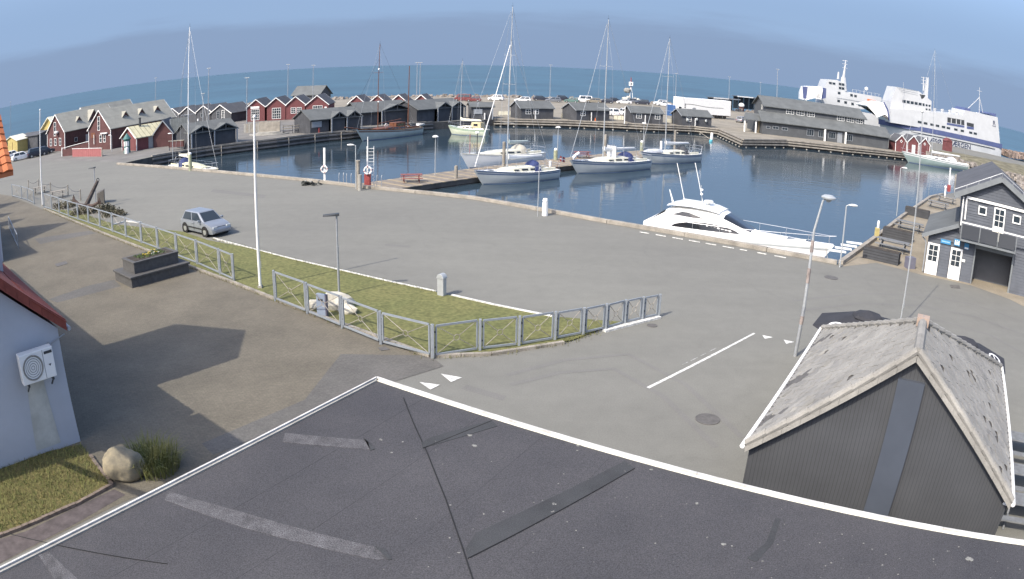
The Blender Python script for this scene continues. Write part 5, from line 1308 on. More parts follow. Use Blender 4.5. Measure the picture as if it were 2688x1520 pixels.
def picnic(label, c, rz, m_, L_=1.9, group=None):
    t = thing('picnic_table', label, 'table', c, rz, group)
    for j in range(4): B().box(-L_/2,L_/2,-.36+j*.18,-.36+j*.18+.165,.70,.74).make('plank', m_, t)
    for s in (-1,1):
        B().box(-L_/2,L_/2,s*.72-.13,s*.72+.13,.42,.46).make('seat_plank', m_, t)
    for x in (-L_*.35,L_*.35):
        B().bar((x,-.72,.40),(x,.72,.40),.06,.08).make('cross_bar', m_, t)
        for s in (-1,1): B().bar((x,s*.2,.70),(x,s*.6,0.006),.07).make('leg', m_, t)
    return t
m_tgrey = mat('grey_stained_wood', (.17,.18,.19), .85, .15, 3)
for k, (px, py, lab) in enumerate(((2672,1200,'grey picnic table beside the kiosk eave, nearest the parasols'), (2678,1290,'grey picnic table at the middle of the kiosk side'), (2676,1370,'grey picnic table next to the kiosk downpipe'))):
    picnic(lab, P(px,py), heading((0,0), (kx.x,kx.y)), m_tgrey)
# ------------------------------------------------------------------ terrace on the right quay
m_pl = mat('black_planter', (.055,.058,.064), .8, .12, 2, stripes=('Z', 5.5, .5))
rd = (right[1]-near[-1]).normalized(); rn = V((rd.y,-rd.x,0)); rh = math.atan2(rn.y, rn.x)
def planter_box(label, c, L_, W_, H_):
    t = thing('planter_box', label, 'planter', c, rh, 'black planter boxes on the terrace')
    for s in (0,1,2,3):
        B().box(0,L_,-W_/2,W_/2,.02+s*H_/4,.02+(s+1)*H_/4-.015).make('board', m_pl, t)
    B().box(.06,L_-.06,-W_/2+.06,W_/2-.06,H_,H_+.02).make('soil', m_soil, t)
for k, (px, py, lab) in enumerate(((2258,672,'black planter box at the road end of the terrace'), (2310,618,'black planter box between first and second picnic tables'), (2370,560,'black planter box between second and third picnic tables'))):
    planter_box(lab, P(px,py)+rn*.25, 2.6, .8, .75)
for k, (px, py, lab) in enumerate(((2290,646,'grey picnic table between the first two planter boxes'), (2342,596,'grey picnic table behind the second planter box'), (2428,540,'grey picnic table beyond the third planter box'), (2452,525,'grey picnic table next to the far end of the terrace'))):
    picnic(lab, P(px,py)+rn*1.6, rh, m_tgrey, 2.6)
q = P(2300,628); t = thing('bollard', 'white and yellow bollard at the edge of the terrace quay', 'bollard', q)
B().box(-.16,.16,-.12,.12,0,.85).make('yellow_box', mat('faded_yellow', (.50,.42,.18), .7), t); B().lathe([(.10,.85),(.10,1.35),(.05,1.4)], (.05,0,0), 10).make('white_post', m_white, t)
for px, by, ty, lab, m__ in ((2506,502,458,'grey mooring pile left of the group by the terrace end',m_wood), (2525,505,447,'tall pale mooring pile behind the terrace end',m_wood), (2541,480,440,'grey pile beside the red lifebuoy stand',m_wood)):
    q = P(px,by); tag(B().lathe([(.14,-3),(.14,HT(q,px,ty)),(.05,HT(q,px,ty)+.05)], tuple(q), 8).make('mooring_pile', m__), lab, 'pile', 'mooring piles')
q = P(2490,503); t = thing('lifebuoy_post', 'white lifebuoy post with red foot at the far end of the terrace', 'post', q)
hh = HT(q,2494,440); B().box(-.08,.08,-.06,.06,.9,hh).make('post', m_white, t); B().box(-.22,.22,-.15,.15,0,.9).make('red_box', m_redpaint, t)
q = P(2480,518); t = thing('service_post', 'white service post with round lamp at the terrace end', 'post', q)
B().tube([(0,0,0),(0,0,1.1)], .12, 8).make('post', m_white, t); B().lathe([(.05,1.1),(.2,1.2),(.2,1.35),(.05,1.45)], (0,0,0), 12).make('lamp', m_white, t, smooth=True)

# ------------------------------------------------------------------ quay fittings
def lifering(par, c, R, ax, m1=None):
    o = B().torus(c, R, R*.26, ax, 24, 8).make('lifebuoy', m_white, par, smooth=True)
    for k in range(4): B().torus(c, R, R*.275, ax, 4, 8, k*PI/2+.5, k*PI/2+.75).make('band', m_redpaint, o)
q = P(852,481); t = thing('lifebuoy_post', 'white post with ring lifebuoy on the near quay', 'post', q, .1)
h = HT(q,850,388); B().box(-.09,.09,-.05,.05,0,h).make('post', m_white, t); lifering(t, (0,-.12,h*.40), .27, (0,1,0))
q = P(965,490); t = thing('lifebuoy_stand', 'red lifebuoy stand with ladder rails on the near quay', 'stand', q, .1)
B().box(-.28,.28,-.12,.12,0,1.05).make('red_cabinet', m_redpaint, t); lifering(t, (.05,-.2,1.4), .30, (0,1,0))
B().box(-.03,.03,.1,.16,0,4.2).make('pole', m_white, t)
for x in (-.06,.52):
    B().tube([(x,.15,0),(x,.15,3.4)], .03, 6).make('ladder_rail', m_white, t)
for k in range(11): B().tube([(-.06,.15,.4+k*.28),(.52,.15,.4+k*.28)], .018, 5).make('rung', m_white, t)
q = P(945,500); t = thing('mooring_post', 'grey steel double mooring post at the pier root', 'post', q)
B().lathe([(.16,0),(.16,1.3),(.05,1.32)], (0,0,0), 10).make('front_post', m_conc, t); B().lathe([(.15,0),(.15,2.3),(.19,2.32),(.19,2.42)], (-.25,.5,0), 10).make('rear_post', m_wood, t)
rr = random.Random(12)
q = P(818,486); t = thing('net_heap', 'dark heap of fishing nets on the near quay kerb', 'net heap', q)
b = B()
for k in range(16):
    c = V((rr.uniform(-.75,.75), rr.uniform(-.25,.25), rr.uniform(.05,.3))); b.torus(c, rr.uniform(.12,.28), .05, (rr.uniform(-1,1),rr.uniform(-1,1),1), 9, 5)
b.make('nets', mat('dark_net', (.06,.065,.06), .95, .3, 6), t)
for k in range(4): B().lathe([(.02,0),(.11,.06),(.11,.14),(.02,.2)], (rr.uniform(-.6,.6), rr.uniform(-.3,.2), .26), 8).make('float', m_conc, t)
for k, (px, py, lab) in enumerate(((890,487,'hooked steel ladder rail left of the quay steps'), (910,489,'straight steel ladder rail at the quay steps'), (990,494,'hooked steel ladder rail right of the red stand'))):
    q = P(px,py)+V((.1,.4,0)); t = thing('ladder_rail', lab, 'ladder', q)
    for s in (-.2,.2): B().tube([(s,0,-1.4),(s,0,.85),(s,.12,1.0),(s,.28,.95)], .03, 6).make('rail', m_grey, t)
    for z in (-1,-.6,-.2): B().tube([(-.2,0,z),(.2,0,z)], .02, 5).make('rung', m_grey, t)
for k, (px, py, lab) in enumerate(((500,448,'pale wooden mooring bollard beside the small sailing boat'), (1430,566,'white mooring post on the near quay kerb'),)):
    q = P(px,py); h = HT(q, px, py-46 if k == 0 else py-42)
    t = thing('mooring_bollard', lab, 'bollard', q)
    B().lathe([(.20,0),(.20,h-.2),(.16,h-.18)], (0,0,0), 10).make('post', mat('greenish_timber', (.34,.36,.24), .9, .2, 3) if k == 0 else m_white, t)
    B().lathe([(.10,h-.2),(.20,h-.1),(.16,h+.06),(.03,h+.1)], (0,0,0), 10).make('cap', m_white, t, smooth=True)
tag(B().tube([P(1411,568), AT(1416,425,math.hypot(P(1411,568).x,P(1411,568).y))], .03, 6).make('slim_pole', m_metal_lamp), 'slim grey pole standing before the sailing boat with Danish flag', 'pole')
rr = random.Random(5)
for k in range(9):
    a, c = P(1685,606), P(2080,676); kk = k/9
    q0, q1 = a.lerp(c, kk+.01), a.lerp(c, kk+rr.uniform(.055,.085))
    q0, q1 = q0-V((.3,.42,0)), q1-V((.3,.42,0))
    tag(B().bar(q0+V((0,0,.03)), q1+V((0,0,.03)), .06, .04).make('kerb_marker', m_mark), 'flat white marker strip along the quay kerb by the motor yacht', 'marker', 'white strips along the yacht quay')

# ------------------------------------------------------------------ timber pier with piles
PZ = -.70                                             # the deck lies lower than the quay
u0, u1 = P(1049,473.6,PZ), P(1528,404,PZ); w0, w1 = P(1182,471.5,PZ), P(1471,440.5,PZ)
pd = ((u1-u0).normalized()+(w1-w0).normalized()).normalized(); pn = V((pd.y,-pd.x,0))
um = (u0+u1)/2; PW = max(2.4, min(5.0, ((w0+w1)/2-um).dot(pn)))
nd_ = (near[4]-near[3]).normalized(); nn_ = V((nd_.y,-nd_.x,0))
k_ = (um-near[3]).dot(nn_)/pd.dot(nn_)                 # back along the pier to the quay line
a = um-pd*(k_+.2); e = P(1712,394,PZ); PLn = (e-a).dot(pd)
t = thing('timber_pier', 'long timber pier with plank deck reaching into the basin', 'pier', V((a.x,a.y,PZ-.14)), math.atan2(pd.y, pd.x))
n_ = 150
me = None
for i in range(n_):
    x0 = PLn*i/n_; o_ = B().box(x0+.012, x0+PLn/n_-.012, -PW, 0, .06+.008*rr.random(), .14).make('deck_plank', m_teak if i % 4 else m_woodt, t)
for y in (-.15,-PW+.15): B().box(0,PLn,y-.12,y+.12,-.35,.055).make('edge_beam', m_woodd, t)
for k in range(14):
    for y in (-.2,-PW+.2): B().lathe([(.15,-4),(.15,-.36)], (PLn*(k+.5)/14,y,0), 8).make('pile', m_woodd, t)
B().box(.5,PLn-.5,-PW+.03,-PW+.1,-1.0,-.4).make('skirt_boards', m_woodd, t)
for k, (px, by, ty, lab) in enumerate(((1197,468,436,'stout grey mooring pile on the pier before the white sloop'), (1322,438,373,'tall grey mooring pile behind the white sloop'), (1588,402,354,'tall pale mooring pile behind the second sailing boat'), (1735,396,371,'short white pile near the bow of the third sailing boat'), (1771,388,343,'tall pale mooring pile behind the third sailing boat'))):
    q = P(px,by,PZ); h = HT(q,px,ty); q.z = 0; tag(B().lathe([(.17,-4),(.17,h),(.08,h+.06)], tuple(q), 10).make('mooring_pile', m_wood if k != 3 else m_white, smooth=False), lab, 'pile', 'mooring piles')
for k, (px, by, ty, lab) in enumerate(((1458,419,389,'yellow-green service bollard with white cap beside the pier lamp'), (1684,395,369,'yellow-green service bollard with white cap near the pier end'))):
    q = P(px,by,PZ); h = HT(q,px,ty)-PZ; t2 = thing('service_bollard', lab, 'bollard', q)
    B().lathe([(.22,0),(.22,h-.3),(.17,h-.25)], (0,0,0), 10).make('post', mat('greenish_timber'), t2); B().lathe([(.12,h-.3),(.2,h-.18),(.15,h),(.03,h+.03)], (0,0,0), 10).make('cap', m_white, t2, smooth=True)
m_tred = mat('red_stained_wood', (.24,.085,.075), .85, .15, 3)
picnic('red picnic table at the root of the pier', P(1080,478,PZ), .2, m_tred, 2.0)
picnic('red picnic table on the pier near the second sailing boat', P(1540,413,PZ)+V((-.6,-.6,0)), .2, m_tred, 2.0)

# ragged grass fringe along the lawn edges
b = B(); rr = random.Random(31)
for a, c in split_line([P(117,549), P(300,625.5), P(450,683), P(612,744), P(700,779), P(850,836.5), P(1000,890.5), P(1130,938.5), P(1290,932), P(1480,902), P(1572,872)], .5)+split_line([P(560,628), P(770,684), P(1020,742), P(1146,769)], .6):
    n_ = V((-(c-a).y, (c-a).x, 0)).normalized()
    for k in range(34):
        p_ = a.lerp(c, rr.random())+n_*rr.gauss(0,.11); q_ = rr.uniform(0,6.28); h = rr.uniform(.05,.15)
        b.add([(p_.x-.012*math.sin(q_),p_.y+.012*math.cos(q_),.01),(p_.x+.012*math.sin(q_),p_.y-.012*math.cos(q_),.01),(p_.x+math.cos(q_)*h*.6,p_.y+math.sin(q_)*h*.6,.04+h)], [(0,1,2)])
o = b.make('grass_fringe', m_grass); o['kind'] = 'stuff'; o['label'] = 'ragged grass fringe along the lawn edging'; o['category'] = 'grass'
# ------------------------------------------------------------------ boats
def hull_shape(L_, beam, fs, fb, rake, stern_w=.7, full=.45, ex=2.1):
    """returns f(s, k) -> point; s 0 stern .. 1 bow, k -1 port rail .. 0 keel .. 1 starboard rail"""
    def hb(s):
        if s > full: return beam/2*max(0.0, 1-((s-full)/(1-full))**ex)
        return beam/2*(stern_w+(1-stern_w)*(1-((full-s)/full)**2))
    def sheer(s): return fs+(fb-fs)*s**1.6-.10*math.sin(PI*s)
    prof = [(1.0,1.0),(.985,.55),(.90,.12),(.72,-.12),(0,-.32)]
    def sec(s, out=0.0):
        b_ = hb(s); sh = sheer(s); pts = []
        for side in (-1, 1):
            row = []
            for w_, zz in prof:
                z = zz*sh if zz > 0 else zz*1.4
                x = s*(L_-rake)+rake*(max(z,-.3)/fb)*s**3
                row.append(V((x, side*max(b_*w_, .012), z)))
            pts.append(row)
        return pts[0]+pts[1][::-1][1:]
    return hb, sheer, sec
def side_strip(sec_f, hb, L_, rake, fb, sheer, z0f, z1f, out, m_, par, name, s0=.02, s1=.985, n=22):
    for side in (-1, 1):
        lo, hi = [], []
        for i in range(n+1):
            s = s0+(s1-s0)*i/n; sh = sheer(s)
            for zf, arr in ((z0f,lo),(z1f,hi)):
                z = sh*zf; w_ = .985+(1-.985)*max(0,(zf-.55)/.45) if zf > .55 else .90+(.985-.90)*max(0,(zf-.12)/.43)
                arr.append(V((s*(L_-rake)+rake*(z/fb)*s**3, side*(max(hb(s)*w_,.012)+out), z)))
        b = B().add(lo+hi, [(i,i+1,n+1+i+1,n+1+i) for i in range(n)])
        b.make(name, m_, par)
m_navys = mat('blue_hull_stripe', (.10,.14,.22), .5, .04, 2)
def sailboat(label, bow, stern, beam, mast_h, fs=.95, fb=1.35, hullm=None, stripe=None, cabinm=None, hood=None, mast_s=.56, boom=True, furl=True, deckm=None, L_=None, cover=None, rails=True, name='sailing_boat', mastm=None, spread=True, extra=0, fr=.022, fm=None):
    d = (bow-stern); ln = d.length; d.normalize(); L_ = L_ or ln*1.12; rake = L_*.10
    nrm = V((-d.y, d.x, 0)); mid = (bow+stern)/2
    if nrm.dot(mid) < 0: nrm = -nrm
    ctr = stern-d*(L_-ln)*.15+nrm*beam*.25
    t = thing(name, label, 'sailing boat', V((ctr.x,ctr.y,WZ)), math.atan2(d.y,d.x))
    hb, sheer, sec = hull_shape(L_, beam, fs, fb, rake); hullm = hullm or m_gelg; deckm = deckm or m_gel; cabinm = cabinm or m_gel; mastm = mastm or m_metal_lamp
    n = 24
    h = B().loft([sec(.0+.997*i/n) for i in range(n+1)]).make('hull', hullm, t, smooth=True)
    B().add([V((s*(L_-rake)+rake*(sheer(s)/fb)*s**3, sd*hb(s)*.94, sheer(s)+.012)) for s in [i/n*.985 for i in range(n+1)] for sd in (-1,1)], [(2*i,2*i+1,2*i+3,2*i+2) for i in range(n)]).make('deck', deckm, t)
    side_strip(sec, hb, L_, rake, fb, sheer, .93, 1.03, .03, m_wfence if stripe is None else stripe, t, 'rubbing_strake')
    if stripe: side_strip(sec, hb, L_, rake, fb, sheer, .74, .84, .012, stripe, t, 'stripe')
    side_strip(sec, hb, L_, rake, fb, sheer, .0, .06, .012, m_navys, t, 'boot_top')
    # coachroof
    def cs(s, zt, wf): 
        b_ = hb(s)*wf; z0 = sheer(s)+.005; return [V((s*L_,-b_,z0)), V((s*L_,-b_*.88,z0+zt)), V((s*L_,-b_*.4,z0+zt+.07)), V((s*L_,b_*.4,z0+zt+.07)), V((s*L_,b_*.88,z0+zt)), V((s*L_,b_,z0))]
    cab = B().loft([cs(.26,.42,.62), cs(.34,.46,.62), cs(.5,.40,.60), cs(.62,.28,.58), cs(.72,.05,.5)]).make('coachroof', cabinm, t, smooth=True)
    for sd in (-1,1):
        for s0, s1 in ((.30,.38),(.41,.49),(.52,.58)):
            q = lambda s, f: V((s*L_, sd*(hb(s)*.62*(1-.12*f)+.012), sheer(s)+.42*f*(1.0 if s < .5 else .8)))
            B().face([q(s0,.35),q(s1,.35),q(s1,.78),q(s0,.78)]).make('cabin_window', m_glassb, cab)
    # cockpit
    z = sheer(.15); cw = hb(.15)*.6
    B().box(.05*L_,.25*L_,-cw,cw,z+.016,z+.02).make('cockpit_floor', m_teak, t)
    for sd in (-1,1): B().box(.05*L_,.255*L_,sd*cw-.09,sd*cw+.09,z,z+.28).make('coaming', cabinm, t, bevel=.03)
    B().torus((.10*L_,0,z+.75), .34, .02, (1,0,0), 16, 5).make('steering_wheel', m_grey, t)
    if hood:
        pts = []
        for i in range(4):
            s = .25+.08*i/3; hh = (.95,1.05,.9,.5)[i]; w_ = hb(.3)*.66
            pts.append([V((s*L_, w_*math.cos(PI*k/8), sheer(.3)+.02+hh*math.sin(PI*k/8)**.8)) for k in range(9)])
        B().loft(pts, caps=False, closed=False).make('sprayhood', hood, t, smooth=True)
    # rig
    mx, mz = mast_s*L_, sheer(mast_s)+.25; top = V((mx-.012*mast_h,0,mast_h))
    rg = B().tube([(mx,0,mz),(mx,0,mz+(mast_h-mz)*.5),top], .07, 8, .045).make('mast', mastm, t, smooth=True)
    if spread:
        for f in ((.5,) if mast_h < 12 else (.36,.66)):
            zz = mz+(mast_h-mz)*f; B().bar((mx,-.95,zz),(mx,.95,zz),.05,.03).make('spreader', mastm, t)
    B().bar((top.x-.15,0,mast_h+.1),(top.x+.2,0,mast_h+.1),.02).tube([top,(top.x,0,mast_h+.5)], .012, 4).make('wind_vane', m_dkmetal, t)
    bowp = V((L_*.985,0,sheer(1.0)+.05))
    ft = V((mx,0,mz+(mast_h-mz)*(.97 if extra != 1 else .86)))
    if furl: B().tube([bowp+V((0,0,.3)), bowp.lerp(ft,.5), ft], fr*1.4, 6, fr).make('furled_genoa', fm or m_metal_lamp, t, smooth=True)
    else: B().tube([bowp, ft], .016, 4).make('forestay', m_grey, t)
    B().tube([V((.02*L_,0,sheer(0)+.1)), top], .018, 4).make('backstay', m_grey, t)
    for sd in (-1,1):
        cp_ = V((mx-.05,sd*hb(mast_s)*.92,sheer(mast_s)))
        zz = mz+(mast_h-mz)*(.5 if mast_h < 12 else .66)
        B().tube([cp_, V((mx,sd*.93,zz)), V((mx,0,mast_h*.965))], .013, 4).make('shroud', m_grey, t)
    if boom:
        be = V((.14*L_,0,mz+.95)); b0_ = V((mx-.1,0,mz+.85))
        B().tube([b0_, be], .06, 8).make('boom', mastm, t)
        cv = B().loft([[V((x_, r*.6*math.cos(2*PI*k/8), zz+r*math.sin(2*PI*k/8))) for k in range(8)] for x_, zz, r in ((b0_.x+.05,b0_.z+.35,.32),(b0_.x-.3,b0_.z+.22,.22),(lerp(b0_,be,.5).x,b0_.z+.2,.16),(be.x+.2,be.z+.12,.10))])
        cv.make('sail_cover', cover or m_white, t, smooth=True)
    if rails:
        for sd in (-1,1):
            pts = [V((s*(L_-rake)+rake*s**3, sd*hb(s)*.93, sheer(s)+.6)) for s in (.02,.2,.4,.6,.8,.93)]
            for k, s in enumerate((.02,.2,.4,.6,.8,.93)): B().tube([pts[k]-V((0,0,.6)), pts[k]], .014, 4).make('stanchion', m_chrome, t)
            B().tube(pts, .009, 4).make('lifeline', m_chrome, t)
        s = .93; bp_ = [V((s*(L_-rake)+rake*s**3, sd*hb(s)*.93, sheer(s)+.6)) for sd in (-1,1)]
        B().tube([bp_[0], V((L_*1.0,0,sheer(1)+.68)), bp_[1]], .018, 5).make('pulpit', m_chrome, t)
        B().tube([V((0,-hb(0)*.93,sheer(0)+.6)), V((-.05,0,sheer(0)+.62)), V((0,hb(0)*.93,sheer(0)+.6))], .018, 5).make('pushpit', m_chrome, t)
    # fenders, winches, deck hatch
    for s in (.3,.5,.68):
        sd = -1 if nrm.dot(V((-d.y,d.x,0))) > 0 else 1
    for s in (.64,.80): B().box(s*L_-.22,s*L_+.22,-.22,.22,sheer(s)+.02,sheer(s)+.09).make('hatch', m_glassb, t)
    for sd in (-1,1): B().lathe([(.09,0),(.07,.12),(.09,.16)], (.27*L_,sd*hb(.27)*.72,sheer(.27)+.28), 8).make('winch', m_chrome, t)
    return t, L_, hb, sheer
def W(px, py): return P(px, py, WZ)
m_navys = mat('blue_hull_stripe', (.10,.14,.22), .5, .04, 2)
t, L_, hb, sh = sailboat('sailing boat with blue stripes, blue sprayhood and Danish flag', W(1276,487), W(1462,468.5), 3.1, HT(W(1345,470)+V((1.5,1.5,0)),1356,116)+1.5, .95, 1.4, m_gelg, m_navys, m_cream, m_navy, .60, fr=.036, fm=m_white)
s_ = sh(0); B().tube([(-.05,.4,s_),(-.5,.45,s_+1.35)], .018, 5).make('flag_staff', m_brown, t)
fg = B(); 
for i in range(5):
    for z0, z1 in ((.45,.70),(.70,.80),(.80,1.05)):
        pass
fl = B(); xs_ = [-.55-.11*i for i in range(8)]
def flag_part(x0, x1, z0, z1, m_, nm, off):
    n = 6; b = B(); pts = []
    for i in range(n+1):
        x = x0+(x1-x0)*i/n; y = .45+.06*math.sin(x*7)+off
        pts += [V((x,y,z0+ (x+.5)*.25)), V((x,y,z1+(x+.5)*.25))]
    return b.add(pts, [(2*i,2*i+2,2*i+3,2*i+1) for i in range(n)]).make(nm, m_, t)
zf = s_+.75
f_ = flag_part(-.45,-1.2,zf,zf+.55,m_redpaint,'flag',0)
for sd in (-.006,.006):
    flag_part(-.45,-1.2,zf+.23,zf+.32,m_white,'flag_cross',sd); flag_part(-.66,-.76,zf,zf+.55,m_white,'flag_cross',sd)
B().lathe([(.12,0),(.14,.1),(.14,.5),(.1,.6)], (-.1,-.6,s_+.1), 8).make('danbuoy', m_white, t)
t, L_, hb, sh = sailboat('sailing boat with grey stripe, framed cockpit tent and dark sprayhood', W(1527,458), W(1702,443), 3.3, HT(W(1600,450)+V((2,2,0)),1616,60)+1.5, 1.05, 1.5, m_gelg, m_navys, m_cream, m_navy, .58)
z_d = sh(.38)
b = B()
for x in (.36*L_,.46*L_):
    for y in (-.7,.7): b.tube([(x,y,z_d+.3),(x+.1,y,z_d+1.75)], .03, 5)
for y in (-.7,.7): b.tube([(.36*L_+.1,y,z_d+1.75),(.46*L_+.1,y,z_d+1.85)], .03, 5)
b.make('tent_frame', m_chrome, t); B().face([(.465*L_+.05,-.68,z_d+.4),(.465*L_+.05,.68,z_d+.4),(.465*L_+.1,.68,z_d+1.8),(.465*L_+.1,-.68,z_d+1.8)]).make('tent_panel', mat('pale_canvas', (.5,.52,.55), .7), t)
B().tube([(L_*.96,0,sh(1)+.2),(L_*.90,.2,sh(.9)+.9)], .22, 8, .15).make('furled_bow_sail', m_white, t, smooth=True)
t, L_, hb, sh = sailboat('sailing boat with covered dinghy on its foredeck and dark sprayhood', W(1706,431.5), W(1836,424), 3.2, HT(W(1755,428)+V((2,2,0)),1762,107)+1.5, 1.05, 1.5, m_gelg, m_navys, m_cream, mat('charcoal_canvas', (.05,.055,.065), .8), .58)
zb = sh(.8); secs = [[V((x*L_, w_*math.cos(PI*k/6), zb+.1+.42*math.sin(PI*k/6)*hh)) for k in range(7)] for x, w_, hh in ((.66,.55,.8),(.72,.75,1),(.84,.65,1),(.93,.2,.6))]
B().loft(secs, closed=True).make('dinghy_cover', mat('pale_canvas'), t, smooth=True)
B().tube([(.0,-.8,sh(0)),(-.3,-.8,sh(0)+1.0),(-.3,.8,sh(0)+1.0),(0,.8,sh(0))], .03, 5).make('stern_arch', m_chrome, t)
# white sloop on the far side of the pier
bw, sn = W(1190,450), W(1432,425)
t, L_, hb, sh = sailboat('white sloop with tall mast and cream cockpit tent across the pier', bw, sn, 3.4, 18.5, 1.2, 1.75, m_gel, None, m_cream, mat('beige_canvas', (.42,.40,.34), .8), .42, cover=mat('mint_canvas', (.45,.52,.50), .8), L_=12.2, furl=False)
B().tube([(L_*.80,0,sh(.8)),(L_*.80,0,sh(.8)+2.3)], .05, 8).make('radar_post', m_dkmetal, t); B().lathe([(.22,0),(.25,.08),(.2,.2),(.05,.24)], (L_*.80,0,sh(.8)+2.3), 14).make('radar_dome', m_gel, t, smooth=True)
B().tube([(L_*.9,.2,sh(.9)),(L_*.9,.2,sh(.9)+2.2)], .03, 6).make('bow_pole', m_redpaint, t)
# wooden cutter
bw, sn = W(962,371), W(1104,351.5)
t, L_, hb, sh = sailboat('old wooden cutter with pale grey-green hull and brown rails', bw, sn, 3.8, HT((bw+sn)/2+V((1,2,0)),1020,120)+1.5, 1.15, 1.9, mat('chalky_green_hull', (.42,.48,.46), .6, .06, 1), m_brown, m_brown, None, .66, boom=False, furl=False, deckm=m_teak, rails=False, mastm=m_brown, name='wooden_cutter')
zt_ = HT((bw+sn)/2,1086,176)+1.5
B().tube([(L_*.16,0,sh(.16)),(L_*.15,0,zt_)], .09, 8, .06).make('mizzen_mast', m_brown, t, smooth=True)
B().tube([(L_*.95,0,sh(1)),(L_*1.16,0,sh(1)+.5)], .09, 8).make('bowsprit', m_brown, t)
B().tube([(L_*1.15,0,sh(1)+.5),(L_*.66,0,zt_*1.1)], .02, 4).make('forestay', m_dkmetal, t)
B().tube([(L_*.64,0,sh(.6)+1.0),(L_*.28,0,sh(.4)+1.5)], .07, 6).make('boom', m_brown, t)
wh = B().box(L_*.26,L_*.42,-.7,.7,sh(.3),sh(.3)+1.1).make('deckhouse', m_brown, t, bevel=.05)
B().face([(L_*.29,-.71,sh(.3)+.45),(L_*.39,-.71,sh(.3)+.45),(L_*.39,-.71,sh(.3)+.85),(L_*.29,-.71,sh(.3)+.85)]).make('window', m_glassb, wh)
B().face([(L_*.29,.71,sh(.3)+.45),(L_*.39,.71,sh(.3)+.45),(L_*.39,.71,sh(.3)+.85),(L_*.29,.71,sh(.3)+.85)]).make('window', m_glassb, wh)
B().loft([[V((-.2-.5*f, w_*math.cos(PI+PI*k/6), 1.6+.4*math.sin(PI+PI*k/6))) for k in range(7)] for f, w_ in ((0,.35),(1,.75),(2.2,.7))]).make('tender', m_gel, t)
lifering(t, (L_*.45,-.95,sh(.4)+.6), .28, (0,1,0))
for k in range(14):
    B().lathe([(.1,0),(.16,.1),(.1,.3)], (L_*(.12+.6*(k/14)), random.uniform(-.9,.9), sh(.4)), 7).make('deck_gear', random.choice([m_brown, m_wood, m_navy, m_white]), t)
for z in (2.6,4.4):
    B().lathe([(.1,0),(.14,.06),(.14,.22),(.08,.28)], (L_*.655,0,zt_*(.5 if z < 3 else .95)), 8).make('lantern', m_white, t)
# cream motor sailer
bw, sn = W(1180,352.5), W(1273,357.5)
t, L_, hb, sh = sailboat('cream sailing boat with small wheelhouse and green-tinted bow', bw, sn, 2.6, HT((bw+sn)/2+V((0,1.5,0)),1212,163)+1.5, 1.0, 1.45, mat('cream_green_hull', (.52,.56,.44), .5, .08, .6), mat('pale_green_band', (.22,.33,.24), .6), m_cream, None, .68, furl=True, cover=m_cream)
wh = B().box(L_*.12,L_*.36,-.72,.72,sh(.2),sh(.2)+1.15).make('wheelhouse', mat('ochre_cream', (.58,.48,.28), .6), t, bevel=.08)
for y in (-.725,.725): B().face([(L_*.2,y,sh(.2)+.55),(L_*.30,y,sh(.2)+.55),(L_*.30,y,sh(.2)+.95),(L_*.2,y,sh(.2)+.95)]).make('window', m_glassb, wh)
for s in (.3,.55,.8): B().tube([(s*L_,-hb(s)-.1,.25),(s*L_,-hb(s)-.1,.85)], .11, 8).make('fender', m_navy, t, smooth=True)
B().lathe([(.1,0),(.12,.1),(.12,.7),(.08,.8)], (-.3,0,.2), 8).make('outboard', m_dkmetal, t)
# small yellowed sailing boat by the quay corner
bw, sn = P(549,448,-.35), P(447,433,-.35)
t, L_, hb, sh = sailboat('small yellowed sailing boat with upright mast at the quay corner', bw, sn, 2.5, HT((bw+sn)/2+V((.8,1.3,0)),486,76)+1.5, .95, 1.15, mat('yellowed_gelcoat', (.60,.58,.40), .5, .08, 1), None, mat('yellowed_gelcoat'), m_navy, .37, furl=False, cover=m_cream, mastm=m_white)
B().lathe([(.06,0),(.10,.1),(.05,.3)], (L_*.59,0,6.3), 8).make('mast_light', m_white, t)
B().box(-.25,.05,-.9,-.5,.2,.9).make('outboard', m_dkmetal, t)
# grey-green yacht by the red huts
bw, sn = W(2389,428), W(2546,450.5)
t, L_, hb, sh = sailboat('long grey-green yacht with tall mast moored by the red huts', bw, sn, 4.2, HT((bw+sn)/2,2466,137)+1.5, 1.35, 2.1, m_gelgreen, m_white, m_white, m_white, .58, cover=m_white)
for s in (.36,.42,.58,.64):
    B().face([(s*L_,-hb(s)*.99-.02,.75),(s*L_+.7,-hb(s)*.99-.02,.75),(s*L_+.7,-hb(s)*.99-.02,1.0),(s*L_,-hb(s)*.99-.02,1.0)]).make('hull_port', m_glassb, t)

# ------------------------------------------------------------------ white motor yacht alongside the near quay
qa, qb = P(1688,601), P(2190,691)
md = (qb-qa).normalized(); mn = V((-md.y,md.x,0)); ML = 12.9; MBm = 4.0
bowq = P(2168,684)
org = V((bowq.x,bowq.y,0))-md*(ML-.2)+mn*(MBm*.5+.30)
t = thing('motor_yacht', 'sleek white motor yacht with arched dark side windows along the quay', 'motor yacht', V((org.x,org.y,WZ)), math.atan2(md.y,md.x))
hb, sheer, sec = hull_shape(ML, MBm, 1.55, 1.85, 1.3, .88, .30, 1.6)
n = 28
B().loft([sec(.997*i/n) for i in range(n+1)]).make('hull', m_gel, t, smooth=True)
B().add([V((s*(ML-1.3)+1.3*(sheer(s)/1.85)*s**3, sd*hb(s)*f, sheer(s)+z)) for s in [i/n*.99 for i in range(n+1)] for sd, f, z in ((-1,.96,.01),(-.5,1,.07),(.5,1,.07),(1,.96,.01))], [(4*i+k,4*i+k+1,4*i+k+5,4*i+k+4) for i in range(n) for k in range(3)]).make('deck', m_gel, t, smooth=True)
